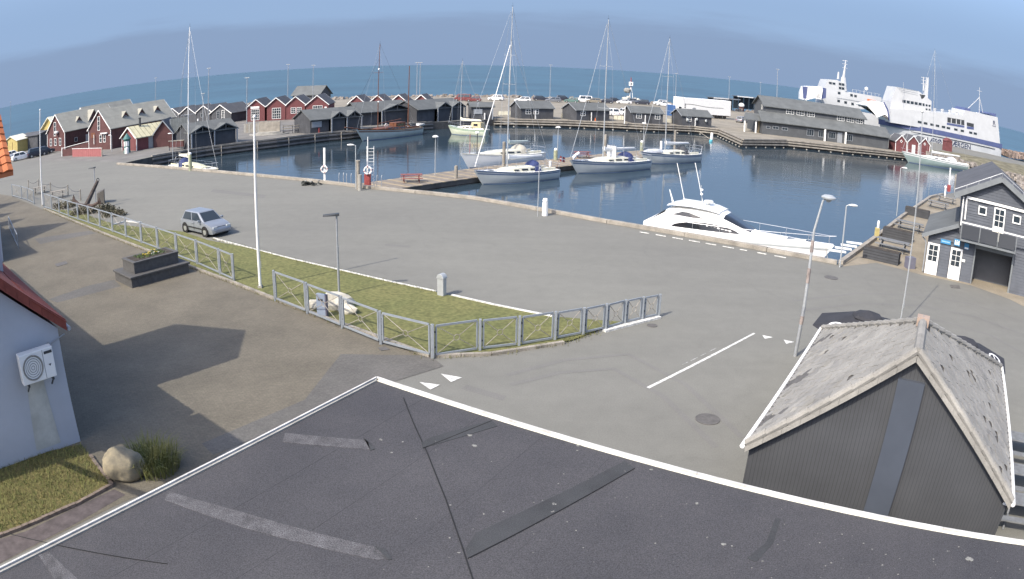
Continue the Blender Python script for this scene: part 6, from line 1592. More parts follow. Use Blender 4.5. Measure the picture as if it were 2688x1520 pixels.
side_strip(sec, hb, ML, 1.3, 1.85, sheer, .80, .86, .02, m_gelg, t, 'rubbing_strake')
side_strip(sec, hb, ML, 1.3, 1.85, sheer, 0, .1, .012, m_navy, t, 'boot_top')
# superstructure: coupe with hardtop
def ss(s, wb, wt, zb, zt):
    x = s*ML; return [V((x,-wb,zb)), V((x,-(wb*.75+wt*.25),zb+(zt-zb)*.35)), V((x,-wt,zb+(zt-zb)*.85)), V((x,-wt*.6,zt)), V((x,wt*.6,zt)), V((x,wt,zb+(zt-zb)*.85)), V((x,(wb*.75+wt*.25),zb+(zt-zb)*.35)), V((x,wb,zb))]
z0 = 1.32; n_before = len(t.children)
prof = [(.10,1.72,1.66,1.30,1.75),(.16,1.70,1.5,1.32,2.4),(.22,1.68,1.35,1.33,3.1),(.27,1.66,1.32,1.34,3.38),(.36,1.64,1.30,1.37,3.50),(.44,1.58,1.25,1.40,3.42),(.50,1.50,1.18,1.44,3.18),(.56,1.40,1.05,1.50,2.75),(.62,1.22,.85,1.56,2.25),(.68,.98,.6,1.62,1.85),(.72,.7,.4,1.66,1.72)]
sup = B().loft([ss(*p) for p in prof]).make('superstructure', m_gel, t, smooth=True)
def sp_(s, f, sd, out=.015):
    """point on the cabin side: s along, f 0 low .. 1 shoulder"""
    for a, c in zip(prof[:-1], prof[1:]):
        if a[0] <= s <= c[0]:
            k = (s-a[0])/(c[0]-a[0]); q = [a[i]+(c[i]-a[i])*k for i in range(5)]; break
    _, wb, wt, zb, zt = q
    if f < .35: y = wb+((wb*.75+wt*.25)-wb)*f/.35; z = zb+(zt-zb)*f
    else:
        g = (f-.35)/.5; y = (wb*.75+wt*.25)+(wt-(wb*.75+wt*.25))*min(g,1); z = zb+(zt-zb)*f
    return V((s*ML, sd*(y+out), z))
for sd in (-1,1):
    xs = [.25+.36*i/18 for i in range(19)]                   # long arched side window
    lo, hi = [], []
    for i, s in enumerate(xs):
        u = i/18; a = math.sin(PI*min(1,u*1.02))**.55; zc = 1.62+.16*u
        lo.append((s, zc)); hi.append((s, zc+.62*a))
    def atz(s, z):
        for a, c in zip(prof[:-1], prof[1:]):
            if a[0] <= s <= c[0]:
                k = (s-a[0])/(c[0]-a[0]); q = [a[i]+(c[i]-a[i])*k for i in range(5)]; break
        f = (z-q[3])/(q[4]-q[3]); return sp_(s, max(.02,min(.84,f)), sd, .02)
    pts = [atz(*p) for p in lo]+[atz(*p) for p in hi]
    B().add(pts, [(i,i+1,19+i+1,19+i) for i in range(18)]).make('side_window', m_glassb, sup, smooth=True)
    w2 = [atz(.245,2.62), atz(.30,2.98), atz(.335,2.98), atz(.42,2.66), atz(.36,2.60)]
    B().face(w2).make('upper_window', m_glassb, sup)
def topw(s, f):
    for a, c in zip(prof[:-1], prof[1:]):
        if a[0] <= s <= c[0]:
            k = (s-a[0])/(c[0]-a[0]); q = [a[i]+(c[i]-a[i])*k for i in range(5)]; break
    _, wb, wt, zb, zt = q
    y = wt*.6*f/.6 if abs(f) <= .6 else wt*f
    z = zt if abs(f) <= .6 else zt-(zt-zb)*.15*(abs(f)-.6)/.4
    return V((s*ML+.01, y, z+.02))
ws = []
fs_ = [-.98,-.6,-.2,.2,.6,.98]
for s in (.515,.55,.59,.625,.655): ws.append([topw(s,f) for f in fs_])
B().add([p for r in ws for p in r], [(i*6+k,i*6+k+1,(i+1)*6+k+1,(i+1)*6+k) for i in range(4) for k in range(5)]).make('windscreen', m_glassb, sup, smooth=True)
ht = B().loft([[V((s*ML, y, z)) for y, z in ((-w_,zz-.05),(-w_*.7,zz+.05),(w_*.7,zz+.05),(w_,zz-.05))] for s, w_, zz in ((.205,1.15,3.30),(.24,1.38,3.46),(.34,1.42,3.56),(.43,1.34,3.48),(.49,1.1,3.28))]).make('hardtop', m_gel, t, smooth=True)
B().box(.24*ML,.42*ML,-.75,-.72,3.60,3.66).box(.24*ML,.42*ML,.72,.75,3.60,3.66).make('roof_rail', m_gelg, ht)
for y, x, h_ in ((-.9,.30,3.6),(.5,.36,3.6)): B().tube([(x*ML,y,3.5),(x*ML-.75,y,3.5+h_)], .028, 5).make('whip_antenna', m_white, t)
B().lathe([(.10,0),(.30,.05),(.34,.14),(.30,.24),(.08,.27)], (.40*ML,.1,3.72), 18).make('radar_dome', m_gel, t, smooth=True)
B().tube([(.40*ML,.1,3.5),(.40*ML,.1,3.72)], .12, 8).make('radar_foot', m_gelg, t)
for z in (4.3,4.7): B().lathe([(.03,0),(.10,.05),(.10,.14),(.03,.2)], (.355*ML,.25,z), 10).make('light_dome', m_white, t, smooth=True)
B().tube([(.36*ML,.25,3.5),(.35*ML,.25,5.2)], .025, 5).make('light_mast', m_grey, t)
B().tube([(.225*ML,-.6,3.4),(.215*ML,-.6,3.9),(.20*ML,-.6,4.6)], .07, 6, .03).make('horn_fin', m_gel, t)
UPZ = .05
for o in list(t.children):
    if o.name.split('.')[0] in ('superstructure','hardtop','whip_antenna','radar_dome','radar_foot','light_dome','light_mast','horn_fin'): o.scale.z = .74; o.location += V((-1.3,0,UPZ+1.32*.26))
B().extr([(.02*ML-.1,-1.6,1.6),(.2*ML-1.3,-1.5,2.5),(.2*ML-1.3,1.5,2.5),(.02*ML-.1,1.6,1.6)], (0,0,-.03)).make('cockpit_canvas', mat('charcoal_canvas'), t)
for sd in (-1,1):
    pts = [V((s*(ML-1.3)+1.3*s**3, sd*hb(s)*.94, sheer(s)+.55)) for s in (.18,.3,.45,.6,.75,.88,.97)]
    B().tube([pts[0]-V((.4,0,.5))]+pts+[V((ML*1.0,0,sheer(1)+.6))], .018, 5).make('guard_rail', m_chrome, t)
    for p in pts: B().tube([p-V((0,0,.55)), p], .012, 4).make('stanchion', m_chrome, t)
for s in (.76,.86): B().box(s*ML-.25,s*ML+.25,-.25,.25,sheer(s)+.06,sheer(s)+.11).make('deck_hatch', m_glassb, t, bevel=.03)
B().tube([(ML*.74,-.4,sheer(.74)+.09),(ML*.8,0,sheer(.8)+.12),(ML*.86,.35,sheer(.86)+.09)], .03, 5).make('deck_rail', m_gelg, t)
for s in (.25,.45,.63): B().tube([(s*ML,-hb(s)-.13,.35),(s*ML,-hb(s)-.13,1.1)], .12, 8).make('fender', m_navy, t, smooth=True)
for k in range(4):
    a = P(2208-8*k, 645+8*k, -.4); L0 = a+V((.1,.3,0))
    tag(B().bar((a.x+1.2-.25*k,a.y+1.6,-.45), (a.x+2.4-.25*k,a.y+1.2,-.45), .30, .10).make('ladder_step', m_white), 'white step of the ladder at the quay corner', 'step', 'white steps in the quay corner')
for k in range(1):
    B2 = None

# mooring lines from the boats to pier and quay
def mooring(label, a, c, sag=.25):
    tag(B().tube([V(a).lerp(V(c), k/8)-V((0,0,sag*math.sin(PI*k/8))) for k in range(9)], .018, 5).make('mooring_line', m_wood), label, 'rope', 'mooring lines')
mooring('rope from the bow of the Danish-flagged boat to the pier', W(1276,487)+V((-.2,.4,1.5)), V((-4.2,72.6,-.6)))
mooring('rope from the stern of the Danish-flagged boat to the pier', W(1462,468.5)+V((-.2,.8,1.1)), V((3.2,79.4,-.6)))
mooring('rope from the second sailing boat bow to the pier', W(1527,458)+V((0,.5,1.6)), V((5.6,82.6,-.6)))
mooring('rope from the third sailing boat bow to the pier', W(1706,431.5)+V((0,.5,1.6)), V((14.6,94.2,-.6)))
mooring('rope from the motor yacht bow to the quay corner', bowq+V((.1,.5,.75)), near[-1]+V((-.6,.0,.28)))
mooring('rope from the wooden cutter bow to the left quay', W(962,371)+V((-.6,.4,1.9)), P(905,347)+V((0,0,.15)))
# ------------------------------------------------------------------ cars
def car(label, c, rz, paint, kind='hatch', group='cars parked in the far car park', detail=False):
    t = thing('car', label, 'car', c, rz, group)
    Lc, Wc, Hc, hood, rear, zb = {'hatch': (4.15,1.74,1.44,.27,.03,.86), 'wagon': (4.6,1.8,1.48,.25,.02,.88), 'sedan': (4.6,1.8,1.42,.27,.17,.88), 'suv': (4.5,1.85,1.66,.24,.02,1.0), 'van': (4.9,1.9,1.98,.14,.01,1.05)}[kind]
    hw = Wc/2; x0, x1 = -Lc/2, Lc/2
    def s(x, w_, z0, zm, z1): return [V((x,-w_*.92,z0)), V((x,-w_,zm)), V((x,-w_*.94,z1)), V((x,-w_*.5,z1+.025)), V((x,w_*.5,z1+.025)), V((x,w_*.94,z1)), V((x,w_,zm)), V((x,w_*.92,z0))]
    hz = zb-.02
    body = B().loft([s(x0,hw*.80,.34,.55,zb*.86), s(x0+.08,hw*.93,.25,.58,zb*.97), s(x0+.55,hw,.20,.60,zb), s(-.3,hw,.20,.60,zb), s(x1-Lc*hood,hw,.20,.60,zb+.02), s(x1-.45,hw*.97,.20,.55,zb-.10), s(x1-.10,hw*.90,.22,.50,zb-.22), s(x1,hw*.76,.30,.46,zb-.34)]).make('body', paint, t, smooth=True)
    gx0, gx1 = x0+Lc*rear+.10, x1-Lc*hood+.05; rx0, rx1 = gx0+(.28 if kind in ('hatch','suv','wagon') else .5 if kind == 'sedan' else .12), gx1-(.85 if kind != 'van' else .5)
    bw, tw = hw*.93, hw*.72; 
    bt = [V((gx0,-bw,zb)),V((gx1,-bw*.96,zb)),V((gx1,bw*.96,zb)),V((gx0,bw,zb))]; tp = [V((rx0,-tw,Hc-.02)),V((rx1,-tw,Hc-.01)),V((rx1,tw,Hc-.01)),V((rx0,tw,Hc-.02))]
    B().hexa(bt, tp).make('cabin', paint, t, bevel=.06)
    def pane(a, b_, c_, d_, i0, i1, j0, j1, nm):
        q = lambda u, v: (a*(1-u)+b_*u)*(1-v)+(d_*(1-u)+c_*u)*v
        n = (b_-a).cross(d_-a).normalized(); mid = (a+b_+c_+d_)/4
        if n.dot(mid-V((0,0,1))) < 0: n = -n
        B().face([q(i0,j0)+n*.012, q(i1,j0)+n*.012, q(i1,j1)+n*.012, q(i0,j1)+n*.012]).make(nm, m_glass, t)
    pane(bt[1],bt[2],tp[2],tp[1],.06,.94,.06,.90,'windscreen'); pane(bt[3],bt[0],tp[0],tp[3],.10,.90,.12,.88,'rear_window')
    for a, b_, c_, d_ in ((bt[0],bt[1],tp[1],tp[0]),(bt[3],bt[2],tp[2],tp[3])):
        pane(a,b_,c_,d_,.06,.46,.08,.88,'side_window'); pane(a,b_,c_,d_,.50,.90,.08,.88,'side_window')
    for x in (x0+.78, x1-.86):
        for sd in (-1,1):
            w_ = B(); w_.tube([(x,sd*(hw-.20),.31),(x,sd*(hw+.005),.31)], .31, 16)
            wh = w_.make('wheel', m_rubber, t); B().tube([(x,sd*(hw-.05),.31),(x,sd*(hw+.015),.31)], .19, 12).make('rim', m_chrome, wh)
    for sd in (-1,1):
        B().box(x1-.12,x1-.02,sd*hw*.62-.16,sd*hw*.62+.16,zb-.30,zb-.18).make('headlight', m_glass if not detail else m_gelg, t)
        B().box(x0-.02,x0+.06,sd*hw*.68-.12,sd*hw*.68+.12,zb*.66,zb*.82).make('tail_light', m_redpaint, t)
        B().box(gx1-.45,gx1-.28,sd*(hw+.10)-.09,sd*(hw+.10)+.09,zb+.02,zb+.16).make('mirror', paint, t, bevel=.03)
        if detail:
            B().box(x0+.45,x1-.5,sd*(hw+.004)-.012,sd*(hw+.004)+.012,.44,.50).make('side_moulding', m_rubber, t)
            B().box(-.12,-.10,sd*(hw*.995)-.006,sd*(hw*.995)+.006,.30,zb-.02).make('door_joint', m_rubber, t)
            B().bar((-.28,sd*(hw+.01),zb-.14),(-.45,sd*(hw+.01),zb-.14),.03,.03).make('door_handle', paint, t)
            for x in (x0+.78, x1-.86): B().torus((x,sd*(hw-.005),.31), .35, .035, (0,1,0), 14, 5, 0, 2*PI).make('wheel_arch', m_rubber, t)
    B().box(x1-.03,x1+.03,-hw*.7,hw*.7,.34,.46).make('bumper', m_rubber if not detail else paint, t)
    B().box(x1-.14,x1-.075,-.35,.35,zb-.30,zb-.20).make('grille', m_rubber, t)
    return t
rw, fw_ = P(488,609.5), P(539.8,622.3); cdv = (fw_-rw).normalized(); cn_ = V((-cdv.y,cdv.x,0))
cc = (rw+fw_)/2+cn_*.82+cdv*.05
car('silver blue hatchback parked on the asphalt beside the lawn', V((cc.x,cc.y,.002)), math.atan2(cdv.y,cdv.x), m_carblue, 'hatch', None, True)
far_cars = [((1302,263.5),m_carw,'suv',2.9,'white off-road car in the far car park, next to the red roofed hut'), ((1372,267.5),m_carw,'wagon',3.1,'long white estate car above the first grey shed'), ((1452,268),m_carg,'wagon',3.1,'grey estate car beside the tall lamp mast'), ((1500,269),m_cargreen,'hatch',2.9,'green car next to the white van'), ((1533,268.5),m_carw,'van',3.2,'white van in the far car park'), ((1558,270),m_tan,'wagon',3.0,'sandy coloured car right beside the white van'), ((1590,271),m_card,'wagon',3.0,'dark car above the second grey shed'), ((1638,272.5),m_carw,'sedan',3.0,'white saloon car below the sea mark'), ((1686,275),m_card,'suv',3.0,'dark car right of the white saloon'), ((1733,275.5),m_carw,'suv',3.1,'white car behind another white car near the trailer'), ((1742,278.5),m_carw,'sedan',3.1,'white low car closest to the white trailer'), ((1215,265),m_carred,'van',3.0,'red van behind the boathouses'), ((1243,266.5),m_carred,'hatch',3.0,'red car behind the grey corner shed'), ((1420,264),m_card,'wagon',0.1,'dark car behind the white estate car'), ((1478,264.5),m_card,'suv',0.1,'dark car behind the grey estate car'), ((1615,268),m_card,'hatch',0.1,'dark car behind the white saloon'), ((1665,270.5),m_carg,'wagon',0.1,'grey car behind the dark one')]
for (px, py), pm, kd, rz, lab in far_cars:
    car(lab, P(px,py)+V((0,0,.006)), rz, pm, kd)
for (px, py), pm, kd, rz, lab in (((1607,303.5),m_carw,'suv',1.9,'white car half hidden behind the second grey shed'), ((1638,303),m_carw,'suv',1.9,'white car behind the cream windbreak'), ((1948,322),m_carg,'wagon',.9,'blue-grey car beside the porch of the long building'), ((57,419),m_carw,'wagon',.9,'white estate car parked before the red house'), ((36,414),m_carw,'hatch',.9,'white car behind the white estate car'), ((98,411),m_card,'suv',.9,'dark car beside the flagpole, before the red house'), ((116,405),m_card,'wagon',.9,'dark estate car at the corner of the red house')):
    car(lab, P(px,py)+V((0,0,.006)), rz, pm, kd, 'cars parked round the harbour')

# ------------------------------------------------------------------ white trailer, shelters and other things on the far side
l0 = P(1780,306); dl = math.hypot(l0.x,l0.y); r0 = AT(1918,306,dl+9); r0.z = 0
TL = (r0-l0).length; ht_ = HT(l0,1776,254)
t = thing('lorry_trailer', 'long white box trailer with dark wavy line along its side', 'trailer', l0, heading(l0, r0))
B().box(.9,TL,0,2.5,.85,ht_-.1).make('box_body', m_white, t, bevel=.06)
B().box(0,1.6,.05,2.45,.5,ht_).make('front_section', m_gel, t, bevel=.08)
wv = B(); n = 30
for i in range(n):
    f = lambda k: (1.8+(TL-4.2)*k/n, ht_*.62+.28*math.sin(k/n*6.0+.6)*math.exp(-k/n*1.2)-.25*(k/n))
    (xa,za),(xb,zb_) = f(i), f(i+1); wv.add([(xa,-.006,za-.06),(xb,-.006,zb_-.06),(xb,-.006,zb_+.06),(xa,-.006,za+.06)], [(0,1,2,3)])
wv.make('wavy_line', m_dkmetal, t)
B().extr([V((4.6+.55*math.cos(2*PI*k/16),-.004,ht_*.45+.26*math.sin(2*PI*k/16))) for k in range(16)], (0,-.004,0)).make('oval_emblem', m_grey, t)
for k in range(5): B().box(1.72,2.1,-.01,-.003,1.3+k*.42,1.3+k*.42+.26).make('letter_mark', m_dkmetal, t)
for x in (1.0,TL-4.2,TL-3.0,TL-1.8):
    for y in (.2,2.3): B().tube([(x,y-.15,.46),(x,y+.15,.46)], .46, 14).make('wheel', m_rubber, t)
B().box(.9,TL,.6,1.9,.62,.85).make('chassis', m_dkmetal, t)
B().box(.1,.9,-.01,.045,1.4,2.4).make('cab_window', m_glass, t)
t = thing('blue_container', 'blue steel container left of the white trailer', 'container', P(1750,303), heading(P(1750,303),P(1776,305)))
B().box(0,3.2,0,2.2,0.006,2.6).make('body', m_bluebox, t)
for k in range(7): B().box(.2+k*.42,.32+k*.42,-.04,-.002,.15,2.5).make('rib', m_bluebox, t)
for k, (pa, pb, lab) in enumerate((((1872,289),(1938,293),'glazed waiting shelter with white fascia behind the trailer'), ((1935,287),(2004,293),'glazed waiting shelter with white fascia next to the long building'))):
    a, c = P(*pa), P(*pb); W_ = (c-a).length; h_ = HT(a, pa[0], 256 if k == 0 else 252)
    t = thing('waiting_shelter', lab, 'shelter', a, heading(a,c), 'waiting shelters by the ferry berth')
    B().box(-.3,W_+.3,-.4,3.0,h_-.12,h_+.05).make('roof', m_feltd, t)
    B().box(-.35,W_*.55,-.5,-.41,h_-.25,h_+.12).make('fascia', m_white, t); B().box(W_*.55+.02,W_+.3,-.5,-.41,h_-.2,h_+.08).make('fascia_end', m_grey, t)
    for j in range(6): B().box(W_*j/5-.05,W_*j/5+.05,-.1,0,0.006,h_-.12).make('post', m_dkmetal, t)
    for j in range(5): B().box(W_*j/5+.06,W_*(j+1)/5-.06,2.7,2.75,.2,h_-.2).make('glass_pane', m_glass, t)
q = P(1946,292); t = thing('satellite_dome', 'white dish on a low red base by the porch', 'dish', q)
B().lathe([(.9,0),(.9,1.2),(.7,1.3)], (0,0,0), 12).make('base', m_redd, t); B().lathe([(.2,1.3),(.9,1.6),(1.0,2.1),(.6,2.6),(.1,2.75)], (0,0,0), 16).make('dome', m_white, t, smooth=True)
# sea mark with boulders round its foot
q = P(1655,262); t = thing('sea_mark', 'white and red sea mark on a post above pale boulders', 'sea mark', q)
h = HT(q,1652,203)
for a_ in (0,2.1,4.2): B().tube([(.9*math.cos(a_),.9*math.sin(a_),0),(.2*math.cos(a_),.2*math.sin(a_),h*.55)], .12, 6).make('leg', m_white, t)
B().tube([(0,0,h*.5),(0,0,h)], .14, 8).make('post', m_redpaint, t); B().box(-.7,.7,-.5,.5,h*.62,h*.80).make('lantern_house', m_white, t, bevel=.08); B().box(-.2,.2,-.52,-.5,h*.66,h*.76).make('door', m_dkmetal, t)
B().lathe([(.6,h*.3),(1.2,h*.36),(1.3,h*.45),(.7,h*.52)], (-1.2,0,0), 10).make('platform', m_conc, t)
for k, (dx, s) in enumerate(((-2.2,.9),(-1.0,1.2),(1.4,.8),(2.4,.7))): rock('pale boulder at the foot of the sea mark', q+V((dx,-1.2,0)), s,s*.8,s*.7, k+20, m_pst, k, 'boulders under the sea mark')
# rubble along the sea wall
rr = random.Random(21)
b = B()
def rubble(b, line, n, wdt, s0, s1, zc):
    segs = list(zip(line[:-1], line[1:])); tot = sum((c-a).length for a, c in segs)
    for k in range(n):
        u = rr.random()*tot
        for a, c in segs:
            l = (c-a).length
            if u < l: break
            u -= l
        p = a.lerp(c, min(u/l,1))+V((rr.uniform(-wdt,wdt), rr.uniform(-wdt,wdt), zc+rr.uniform(-.4,.5))); s = rr.uniform(s0,s1)
        vs = []
        for sx in (-1,1):
            for sy in (-1,1):
                for sz in (-1,1): vs.append(p+V((sx*s*rr.uniform(.5,1), sy*s*rr.uniform(.5,1), sz*s*rr.uniform(.35,.8))))
        b.add(vs, [(0,1,3,2),(4,6,7,5),(0,4,5,1),(2,3,7,6),(0,2,6,4),(1,5,7,3)])
rubble(b, [V((86,237,0)),V((30,239,0)),V((-24,235,0)),V((-60,224,0)),V((-101,204,0)),V((-136,166,0))], 900, 1.6, .4,.9, -.1)
o = b.make('rubble_sea_wall', m_stone); o['kind'] = 'stuff'; o['label'] = 'grey rubble stones along the sea wall'; o['category'] = 'rubble'
b = B(); rubble(b, [V((176,216,0)),V((205,232,0)),V((260,258,0))], 520, 2.6, .7,1.6, .6)
o = b.make('breakwater_rocks', mat('reddish_rock', (.30,.23,.19), .9, .3, .6)); o['kind'] = 'stuff'; o['label'] = 'reddish breakwater rocks beyond the ferry stern'; o['category'] = 'rubble'
b = B(); rubble(b, [V((88,140,0)),V((105,127,0)),V((104,110,0)),V((74,94,0))], 420, 2.0, .35,.8, .1)
o = b.make('mound_rocks', m_stone); o['kind'] = 'stuff'; o['label'] = 'grey rocks of the mound behind the grey-green yacht'; o['category'] = 'rubble'
# earth mound between huts and ferry
mo = B(); n = 26; mv = []; 
for i in range(n+1):
    for j in range(13):
        x = 100+64*i/n; y = 130+34*j/12+.12*(x-92); hgt = .9*math.sin(PI*j/12)*min(1,i/4)*min(1,(n-i)/4)+.4*mnoise.noise(V((x*.2,y*.2,0)))
        mv.append(V((x,y,max(-.3,hgt))))
mo.add(mv, [(i*13+j,(i+1)*13+j,(i+1)*13+j+1,i*13+j+1) for i in range(n) for j in range(12)])
struct(mo.make('earth_mound', mat('scrubby_bank', (.17,.155,.10), .95, .3, .4, .5, 5), smooth=True))
for (px, py, sx, lab) in ((2486,396,1.6,'red cabin between the mound and the ferry'),):
    q = P(px,py); tag(B().box(q.x-1.2,q.x+1.2,q.y-1,q.y+1,0,2.7).extr([(q.x-1.4,q.y-1.1,2.7),(q.x+1.4,q.y-1.1,2.7),(q.x,q.y-1.1,3.6)],(0,2.2,0)).make('red_cabin', m_red), lab, 'cabin')

# ------------------------------------------------------------------ ferries
def PLN(px, py, A, d):
    r = ray(px, py); n = V((-d.y, d.x)); tt = (A.x*n.x+A.y*n.y)/(r.x*n.x+r.y*n.y)
    return ((r.x*tt-A.x)*d.x+(r.y*tt-A.y)*d.y, CAM_H+r.z*tt)
Z5 = lambda x, y: (2016+x/3.832, 120+y/3.832)
Sf, Bf = V((165.0,204.9,0)), V((116.4,213.4,0)); fd = (Sf-Bf).normalized(); FL = (Sf-Bf).length; fn = V((-fd.y,fd.x,0))
t = thing('ferry', 'white car ferry with blue stripe and lettered hull at the berth', 'ferry', V((Bf.x,Bf.y,0)), math.atan2(fd.y,fd.x))
def FU(x, y): return PLN(*Z5(x, y), Bf, fd)
BMf = 13.0
def fpoly(pts, y0, y1, m_, nm, par=None, bevel=0):
    q = [FU(*p) for p in pts]; return B().extr([V((u,y0,z)) for u, z in q], (0,y1-y0,0)).make(nm, m_, par or t, bevel=bevel)
zw = -1.6
hullp = [V((u,0,z)) for u, z in (FU(1170,815), FU(1240,905))]
b = B(); u0 = FU(1170,815); ub = FU(1255,930)
st = [(u0[0]-.2, .2, u0[1]-.1), (u0[0]+3, 3.2, None), (u0[0]+8, 5.4, None), (u0[0]+14, 6.5, None), (FL-.5, 6.5, None), (FL+1.0, 6.0, None)]
secs = []
ztop = FU(1200,765)[1]+.2
for k, (u, w_, _) in enumerate(st):
    wl = w_*(.15 if k == 0 else .45 if k == 1 else .75 if k == 2 else .97)
    uu = u+(1.6 if k == 0 else .8 if k == 1 else .3 if k == 2 else 0)
    c = 6.5
    secs.append([V((u,c-w_,ztop)), V((u+(uu-u)*.5,c-(w_*.6+wl*.4),ztop*.45)), V((uu,c-wl,zw)), V((uu,c+wl,zw)), V((u+(uu-u)*.5,c+(w_*.6+wl*.4),ztop*.45)), V((u,c+w_,ztop))])
B().loft(secs).make('hull', m_ferry, t, smooth=True)
# straight side plating from the shoulder aft carries the stripe and the lettering
zb0, zb1 = FU(2330,1030)[1], FU(2330,985)[1]
B().box(14,FL+.9,-.06,-.005,zb0,zb1).make('blue_stripe', m_blue, t)
B().extr([V((u0[0]-.25,6.2,zb0-.3)), V((u0[0]+2.9,3.2,zb0-.2)), V((u0[0]+7.9,1.0,zb0-.1)), V((14,-.05,zb0)), V((14,-.06,zb1)), V((u0[0]+7.8,.95,zb1)), V((u0[0]+2.8,3.15,zb1)), V((u0[0]-.3,6.2,zb1))], (0,-.04,0)).make('bow_stripe', m_blue, t)
B().box(10,FL*.95,-.10,-.005,FU(2240,1030)[1]-.1,FU(2240,1030)[1]+.12).make('rubbing_band', m_dkmetal, t)
cxl, czl = FU(1690,985), FU(2050,1065)
m_let = mat('ferry_lettering', (.05,.06,.10), .6, .02, 1)
tx = Matrix.Translation((0,0,0))
c1 = FU(1700,1000); c2 = FU(1940,1035)
for txt, cc_ in (('LÆSØ', FU(1672,990)), ('FÆRGEN', FU(1935,1032))):
    text_mesh(txt, 2.35, 'lettering', m_let, t, Matrix.Translation((cc_[0],-.05,cc_[1]+1.0)) @ Matrix.Rotation(PI/2,4,'X'), .01, .03)
B().box(*(sorted((FU(2235,1100)[0],FU(2275,1100)[0]))),-.05,.02,FU(2250,1140)[1],FU(2250,1095)[1]).make('side_port', m_concd, t)
# superstructure blocks
dk = FU(1900,800)[1]
s1 = fpoly([(1215,770),(1235,640),(1380,640),(1960,700),(1985,650),(2310,720),(2335,985)], .02, 12.9, m_ferry, 'superstructure')
wz0, wz1 = FU(1600,800)[1], FU(1600,768)[1]
for k, x in enumerate((1525,1585,1650,1705,1765,1815,1890,1955,2040,2085)):
    u_, z_c = FU(x, 785+ (x-1600)*.205)
    B().box(u_-.75,u_+.75,-.03,.015,z_c-.35,z_c+.4).make('window', m_glass, s1)
fpoly([(1805,720),(1975,750),(1975,800),(1805,770)], -.03,.012, m_dkmetal, 'promenade_opening', s1); fpoly([(1800,775),(1975,805),(1975,825),(1800,795)], -.04,.012, m_blue, 'bulwark', s1)
fpoly([(2000,770),(2070,785),(2070,820),(2000,805)], -.03,.012, m_dkmetal, 'promenade_opening', s1); fpoly([(2000,810),(2070,820),(2070,845),(2000,835)], -.04,.012, m_blue, 'bulwark', s1)
for x in (1840,1890,1935): fpoly([(x,725+(x-1805)*.17),(x+8,726+(x-1805)*.17),(x+8,775+(x-1805)*.17),(x,775+(x-1805)*.17)], -.05,-.031, m_ferry, 'pillar', s1)
br = fpoly([(1240,650),(1250,560),(1300,415),(1530,460),(1660,560),(1655,690)], 1.5, 11.5, m_ferry, 'bridge')
fpoly([(1365,545),(1590,585),(1590,612),(1365,575)], 1.47,1.51, m_glass, 'bridge_windows', br)
for x in (1400,1440,1480,1520,1560): fpoly([(x,545+(x-1365)*.178),(x+8,547+(x-1365)*.178),(x+8,582+(x-1365)*.178),(x,580+(x-1365)*.178)], 1.44,1.47, m_ferry, 'window_pillar', br)
for x, y in ((1600,590),(1630,595),(1600,630),(1630,635)): fpoly([(x,y),(x+20,y+3),(x+20,y+25),(x,y+22)], 1.46,1.51, m_glass, 'window', br)
for x, y in ((1310,420),(1330,440),(1350,460)): fpoly([(x,y),(1520,y+38),(1520,y+43),(x,y+5)], 1.45,1.49, m_grey, 'louvre', br)
fpoly([(1540,490),(1600,500),(1580,530),(1560,540)], 1.46,1.51, m_dkmetal, 'recess', br)
fpoly([(1615,590),(1635,440),(1662,325),(1668,325),(1655,560),(1660,600)], 5,7, m_ferry, 'funnel_fin')
def fmast(x, y0, y1, r=.14, yy=6.0, nm='mast'):
    u_, z0_ = FU(x, y0); u1_, z1_ = FU(x, y1); B().tube([(u_,yy,z0_),(u_,yy,z1_)], r, 6, r*.5).make(nm, m_ferry, t); return u_, z0_, z1_
u_, za, zb_ = fmast(1622, 460, 318, .3); 
for f in (.5,.75,.95): B().bar((u_-.9,6,za+(zb_-za)*f),(u_+.9,6,za+(zb_-za)*f),.18).make('yard', m_ferry, t)
u_, za, zb_ = fmast(1360, 640, 365, .09, 0.4); u_, za, zb_ = fmast(2190, 690, 425, .16)
B().bar((u_-1.2,6,za+(zb_-za)*.85),(u_+1.2,6,za+(zb_-za)*.85),.12).make('yard', m_ferry, t)
for x in (2060,2228): a_ = FU(x, 660 if x < 2100 else 690); B().tube([(a_[0],6,a_[1]),(u_,6,za+(zb_-za)*.6)], .12, 5).make('mast_stay', m_ferry, t)
fpoly([(2225,690),(2235,680),(2315,690),(2315,718)], 2, 11, m_blue, 'funnel_top'); fpoly([(1985,650),(2010,628),(2060,640),(2055,665)], 2, 11, m_blue, 'funnel_top')
uR, zR = FU(2275,780)
text_mesh('R', 2.2, 'emblem', m_let, t, Matrix.Translation((uR,-.02,zR)) @ Matrix.Rotation(PI/2,4,'X'), .01, .04); B().box(uR-1.0,uR+.9,-.03,.015,zR-1.15,zR-.95).make('emblem_bar', m_let, t)
